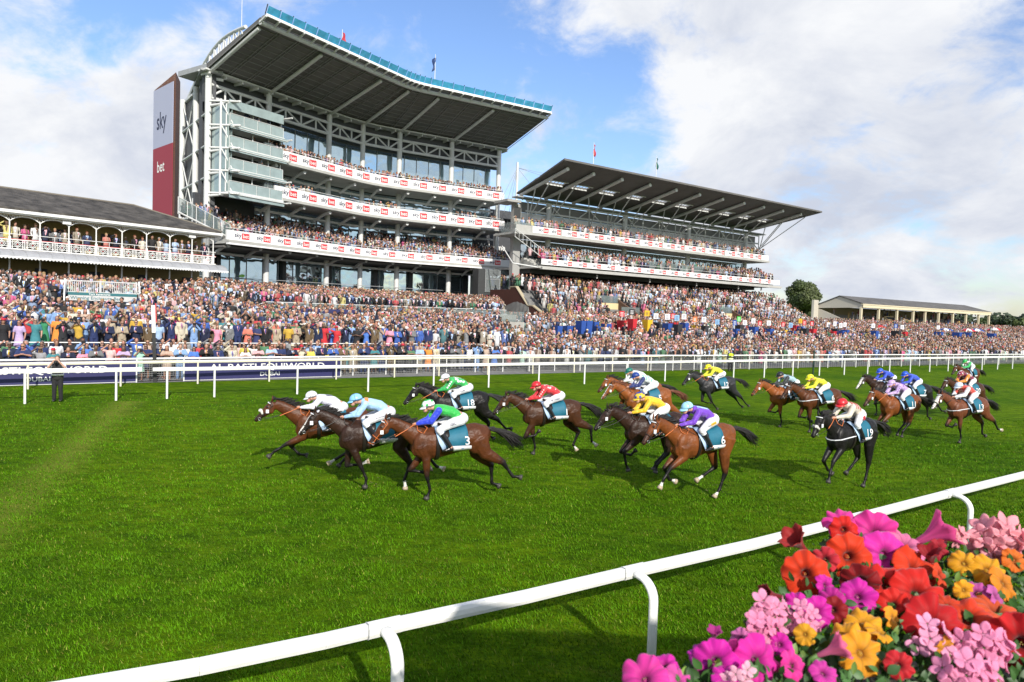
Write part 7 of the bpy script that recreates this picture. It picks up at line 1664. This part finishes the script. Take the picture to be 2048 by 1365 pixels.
def geranium(px, py, size, col, label, seed, n=11, squash=.8):
    rs = random.Random(seed); c = fpos(px, py); R_ = size / 2 / FPX * fdepth(px, py); e = empty('geranium', c - Vector((0, 0, R_ * 1.2)), label, 'flower', 'blooms of the foreground flower trough'); col = np.array(col); st = MB(); base = c - Vector((0, -.01, R_ * 1.1)); fr = max(.012, R_ * .50)
    for k in range(n):
        u = (k + .5) / n; ph = 2.4 * k; q = math.sqrt(u); off = _R * (R_ * q * math.cos(ph)) + _U * (R_ * squash * q * math.sin(ph)) - _fw * (R_ * .55 * math.sqrt(max(0, 1 - u)))
        p = c + off; d = (off + _U * .006 - _fw * .012).normalized() + Vector((rs.uniform(-.3, .3), rs.uniform(-.3, .3), rs.uniform(-.2, .3))); ax, ay, az = basis(d, rs.uniform(0, 6)); V = []; C = []; F_ = []
        for m_ in range(5):
            t0 = m_ * 1.2566 + rs.uniform(-.1, .1); b = len(V); rr = fr * rs.uniform(.85, 1.12); cup = rs.uniform(.1, .45); nn_ = 6
            for j in range(nn_):
                s = j / (nn_ - 1); w = .62 * math.sin(math.pi * min(1, .10 + .80 * s)) ** .6
                for i in (-1, -.5, 0, .5, 1):
                    t = t0 + i * w * (1.3 if s < .4 else 1.05); r_ = rr * (.08 + .92 * s) * (1 - .10 * abs(i) ** 2 * s); z = rr * (cup * s * s - .10 * abs(i) * s + .04 * math.sin(9 * s + i * 3)); V.append(p + ax * r_ * math.cos(t) + ay * r_ * math.sin(t) + az * z); C.append(np.clip(col * (1.1 - .32 * (1 - s)) + np.array([.10, .0, .03]) * (1 - s) ** 2, 0, 1))
            F_ += [(b + j * 5 + i, b + j * 5 + i + 1, b + (j + 1) * 5 + i + 1, b + (j + 1) * 5 + i) for j in range(nn_ - 1) for i in range(4)]
        me = col_mesh('floret', [v - ORG[e.name] for v in V], F_, C, MPETAL); o = bpy.data.objects.new('floret', me); ROOTC.objects.link(o); o.parent = e; ORG[o.name] = ORG[e.name]; so = o.modifiers.new('s', 'SOLIDIFY'); so.thickness = .0006
        st.bar(base, p - az * .001, .0012, 5)
    st.bar(base, base + Vector((.01, .02, -.10)), .0024, 6)
    for k in range(5): q = base + Vector((rs.uniform(-.02, .02), rs.uniform(-.02, .0), rs.uniform(0, .025))); st.ell(q, (.0035, .0035, .006), 6, 5); st.bar(base, q, .001, 4)
    part('stem', st, MSTEM, e); return e
MAG = (.70, .02, .42); HOT = (.85, .05, .38); PNK = (.88, .25, .48); ORD = (.80, .055, .012); RED = (.72, .022, .014); DRD = (.30, .008, .012); YEL = (.85, .42, .015); GER = (.88, .36, .55); GPK = (.90, .42, .48); YTH = (.35, .10, .01)
PT = [(1680, 1040, 62, HOT, (-.3, .8, .4), 'hot pink petunia at the very top of the trough, crossing the white rail', 0),
 (1750, 1064, 84, HOT, (-.3, .5, .8), 'hot pink petunia just below and right of the topmost one', 0), (1778, 1112, 90, (.82, .04, .46), (.1, .25, 1), 'magenta petunia directly right of the orange red pair', 0),
 (1818, 1082, 74, PNK, (.2, .8, .45), 'pale centred pink petunia tilted up behind the magenta one', 0), (1702, 1116, 88, ORD, (-.1, .2, 1), 'orange red petunia facing forward with dark throat, upper of two', 1),
 (1612, 1152, 84, ORD, (-.3, .1, 1), 'orange red petunia facing forward at the left edge of the bank', 1), (1838, 1134, 88, ORD, (.3, .6, .6), 'orange red petunia right of centre, tilted to the sky', 1),
 (1778, 1168, 84, RED, (-.1, .6, .6), 'scarlet petunia left of the largest scarlet one', 1), (1842, 1186, 104, RED, (.0, .55, .8), 'largest scarlet petunia in the middle of the bank', 1),
 (1722, 1168, 70, DRD, (-.2, -.3, .9), 'dark red petunia in shadow under the forward facing orange one', 1), (1690, 1062, 52, RED, (-.1, .1, 1), 'small scarlet petunia behind the topmost pink bloom', 1),
 (1928, 1126, 50, YEL, (-.3, .5, .7), 'amber bloom, left of the upper right yellow pair', 2), (1978, 1140, 62, YEL, (.0, .5, .8), 'amber bloom, middle of the upper right yellow group', 2), (2012, 1166, 62, (.82, .30, .02), (.3, .5, .7), 'orange amber bloom at the upper right edge', 2),
 (1930, 1182, 38, YEL, (.0, .2, 1), 'small crumpled amber bloom under the upper right group', 2), (1718, 1192, 66, MAG, (-.2, .5, .8), 'magenta bloom with pale star between scarlet and yellow flowers', 0), (1655, 1172, 42, MAG, (.3, .3, .8), 'small purple magenta bloom right of the leftmost orange one', 0),
 (1728, 1246, 66, YEL, (-.1, .7, .55), 'yellow bloom, upper of the central yellow trio', 2), (1690, 1266, 60, YEL, (-.4, .8, .3), 'yellow bloom, left of the central yellow trio', 2), (1762, 1262, 56, YEL, (.4, .8, .3), 'yellow bloom, right of the central yellow trio', 2), (1726, 1306, 84, (.88, .40, .02), (.1, .5, .8), 'large golden bloom low in the centre of the bank', 2),
 (1432, 1328, 84, MAG, (-.2, .2, 1), 'magenta petunia with dark throat at the lower left', 0), (1522, 1326, 100, (.80, .03, .42), (.3, .35, .9), 'largest magenta petunia at the bottom left', 0), (1288, 1352, 88, (.80, .05, .40), (-.2, .7, .6), 'magenta petunia cut by the bottom edge, furthest left', 0), (1362, 1356, 58, (.80, .10, .45), (.5, .7, .3), 'pink petunia at the bottom edge beside the rail post', 0),
 (1936, 1232, 92, ORD, (-.3, .75, .5), 'orange red petunia right of centre, lying flat', 1), (2000, 1214, 96, (.82, .12, .03), (.2, .9, .35), 'orange petunia lying flat near the right edge', 1), (1872, 1250, 112, (.58, .012, .016), (.0, .45, .8), 'deep crimson petunia behind the pink geranium', 1), (2046, 1294, 120, (.62, .012, .016), (-.5, .1, .9), 'deep crimson petunia cut by the right edge', 1),
 (1996, 1192, 44, (.62, .14, .45), (.4, .4, .6), 'small lilac bloom near the right edge', 0), (1640, 1226, 60, MAG, (.2, .3, .9), 'magenta petunia behind the left pink geranium', 0), (1592, 1206, 44, MAG, (-.4, .5, .6), 'small magenta petunia under the leftmost orange one', 0), (1480, 1278, 40, (.72, .20, .50), (-.5, .4, .6), 'small lilac pink bloom above the large magenta one', 0), (1668, 1222, 50, DRD, (-.2, .2, .8), 'dark red bloom in shade beside the yellow trio', 1), (1895, 1302, 50, (.75, .32, .02), (.3, -.1, .9), 'amber bloom in shade between the pink geraniums', 2), (1610, 1270, 40, (.78, .40, .02), (-.3, .3, .8), 'small amber bloom left of the yellow trio', 2), (2030, 1120, 44, (.82, .20, .02), (-.1, .4, .9), 'orange bloom at the right edge under the pale geranium', 2)]
PT += [(1330, 1330, 46, MAG, (-.3, .6, .6), 'small magenta bloom above the furthest left petunia', 0), (1395, 1312, 40, (.60, .02, .45), (-.5, .5, .6), 'small purple magenta bloom left of the dark throated one', 0), (1475, 1310, 56, HOT, (.0, .6, .7), 'hot pink bloom wedged between the two large magenta petunias', 0), (1590, 1330, 54, HOT, (.3, .5, .7), 'hot pink bloom right of the largest magenta petunia', 0), (1560, 1290, 44, MAG, (-.2, .4, .8), 'magenta bloom under the lower left geranium head', 0), (1450, 1352, 50, MAG, (-.1, .7, .5), 'magenta bloom cut by the bottom edge under the dark throated one', 0),
 (1650, 1118, 48, (.62, .03, .05), (-.4, .4, .7), 'small crimson bloom between the two forward facing orange petunias', 1), (1790, 1210, 60, RED, (-.2, .4, .8), 'scarlet bloom under the largest scarlet petunia', 1), (1665, 1200, 46, (.55, .02, .30), (-.3, .3, .8), 'plum coloured bloom left of the white starred magenta one', 0), (1885, 1150, 46, (.78, .08, .02), (.5, .4, .6), 'small orange red bloom right of the scarlet group', 1), (1880, 1100, 40, (.45, .02, .04), (.2, .2, .9), 'dark crimson bloom below the side facing pink trumpet', 1), (1790, 1236, 44, (.85, .38, .02), (.4, .4, .6), 'small golden bloom right of the yellow trio', 2),
 (1650, 1345, 50, (.70, .05, .42), (.1, .6, .6), 'magenta bloom at the bottom edge left of the golden one', 0), (1800, 1330, 52, (.62, .02, .03), (-.1, .5, .8), 'crimson bloom at the bottom centre between gold and pink', 1), (1900, 1210, 50, (.70, .06, .015), (.1, .7, .5), 'orange red bloom behind the flat lying one', 1), (1955, 1185, 42, (.60, .10, .40), (-.2, .5, .7), 'small purple pink bloom left of the lilac one', 0)]
for i, (x, y, s, c, f, l, t) in enumerate(PT): petunia(x, y, s, c, f, l, 100 + i, throat=[(.32, .02, .16), (.05, .005, .004), YTH][t], deep=.62 if t < 2 else .35)
for i, (x, y, s, c, v, l) in enumerate([(1856, 1074, 84, (.80, .10, .36), (.8, .55), 'pink trumpet shaped petunia seen from the side, pointing right'), (1600, 1090, 62, (.42, .03, .03), (-.6, .6), 'dark red half open petunia pointing left above the grass'), (1660, 1302, 62, (.78, .16, .34), (.85, .5), 'striped pink furled petunia below the yellow trio'), (1548, 1192, 48, (.30, .02, .03), (-.9, .2), 'wilting dark red bud at the left edge of the bank'), (1428, 1274, 34, (.45, .03, .25), (.0, 1), 'closed purple bud standing up at the lower left'), (1862, 1120, 50, (.35, .01, .02), (-.3, .9), 'dark red withered bloom right of the scarlet flowers')]): trumpet(x, y, s, c, v, l, 300 + i)
for i, (x, y, s, c, l, n) in enumerate([(1532, 1226, 84, GER, 'pink geranium head at the left above the magenta petunias', 9), (1605, 1236, 70, GER, 'pink geranium head right of the left one', 8), (1520, 1264, 84, (.86, .32, .52), 'pink geranium head, lower of the left three', 9), (1905, 1070, 56, GPK, 'small pale pink geranium head at the upper right', 6), (1992, 1078, 110, GPK, 'wide pale pink geranium head at the top right', 15), (1862, 1280, 90, (.88, .42, .62), 'lilac pink geranium head right of the golden bloom', 7), (1965, 1296, 104, (.88, .34, .55), 'pink geranium head at the lower right', 10), (1930, 1350, 112, (.88, .34, .55), 'large pink geranium head at the bottom edge, lower right', 10), (1478, 1352, 56, (.86, .50, .62), 'pale pink geranium florets at the bottom between magenta petunias', 5)]): geranium(x, y, s, c, l, 400 + i, n, .62 if y < 1100 else .85)
# leaves: a dense bank
def leaves():
    rs = np.random.RandomState(12); V = []; C = []; F_ = []; top = [(1180, 1380), (1240, 1366), (1330, 1378), (1400, 1300), (1480, 1262), (1500, 1215), (1580, 1170), (1590, 1110), (1650, 1060), (1700, 1052), (1800, 1085), (1880, 1080), (1960, 1066), (2060, 1060), (2200, 1070)]
    xs = [p[0] for p in top]; ys = [p[1] for p in top]; n = 0
    while n < 3800:
        x = rs.uniform(1200, 2180); y0 = np.interp(x, xs, ys); y = y0 + 12 + (1440 - y0) * rs.rand() ** .9
        if y < y0 + 8: continue
        c = np.array(fpos(x, y, rs.uniform(.015, .11))); L_ = rs.uniform(.012, .026); W_ = L_ * rs.uniform(.20, .38); d = np.array([rs.normal(0, .7), rs.normal(-.2, .5), rs.uniform(.1, 1.1)]); d /= np.linalg.norm(d); sd = np.cross(d, np.array([rs.normal(0, .4), -1, rs.normal(.3, .4)])); sd /= np.linalg.norm(sd); nn = np.cross(sd, d); b = len(V); g = rs.uniform(.6, 1.3); yl = rs.rand() < .12
        col = np.array([.038 + .07 * yl, .098 + .09 * yl, .022]) * g
        for s, w in ((0, .05), (.25, .75), (.5, 1), (.78, .7), (1, .04)):
            cc = c + d * L_ * (s - .2) - nn * L_ * .25 * s * s
            V += [cc - sd * W_ * w + nn * W_ * .25 * w, cc, cc + sd * W_ * w + nn * W_ * .25 * w]; C += [col, col * 1.15, col]
        F_ += [(b + j * 3 + i, b + j * 3 + i + 1, b + (j + 1) * 3 + i + 1, b + (j + 1) * 3 + i) for j in range(4) for i in range(2)]; n += 1
    # stems
    o = bpy.data.objects.new('leaves', col_mesh('leaves', V, F_, C, mat('leaf_green', (.07, .16, .04), .5, attr='Col', spec=.4))); ROOTC.objects.link(o); tag(o, 'dense small green leaves filling the foreground flower trough', 'foliage', kind='stuff')
leaves()
# soil filled trough on a white parapet; sits under the leaves
pa, pb = G(1420, 1365, 3.2), G(2300, 1365, 3.2)
T = lambda a, b, c: Vector((.34 + a, .88 + b * 1.0 + a * .12, c))
tr = thing('flower_trough', MB().box(T, 0, 1.6, 0, .62, 3.02, 3.28), mat('dark_timber', (.035, .028, .022), .8, var=.3, vscale=12), 'dark timber flower trough under the foreground blooms', 'planter')
part('soil', MB().box(T, .03, 1.57, .03, .59, 3.281, 3.33), mat('soil', (.03, .022, .015), .95, bump=.6), tr)
thing('parapet', MB().box(T, -.4, 2.2, .05, .50, 0, 3.01), MW, 'white parapet wall carrying the flower trough', 'wall')
sv = lambda a, b, c: Vector((a, b, c))
vs_ = thing('viewing_stand', MB().box(sv, 2.6, 16, -9, -.6, 0, 5.1), MW, 'white viewing stand block right of the camera whose shade reaches the near rail', 'stand')
part('roof_slab', MB().box(sv, 2.5, 16.2, -9.2, -.45, 5.103, 5.7), MGREY, vs_); part('window', MB().box(sv, 4, 15, -.6, -.57, 2.0, 3.6), MGL2, vs_)
cam_data.dof.use_dof = True; cam_data.dof.focus_distance = 17.0; cam_data.dof.aperture_fstop = 8.0
bpy.data.collections.remove(TMPC)
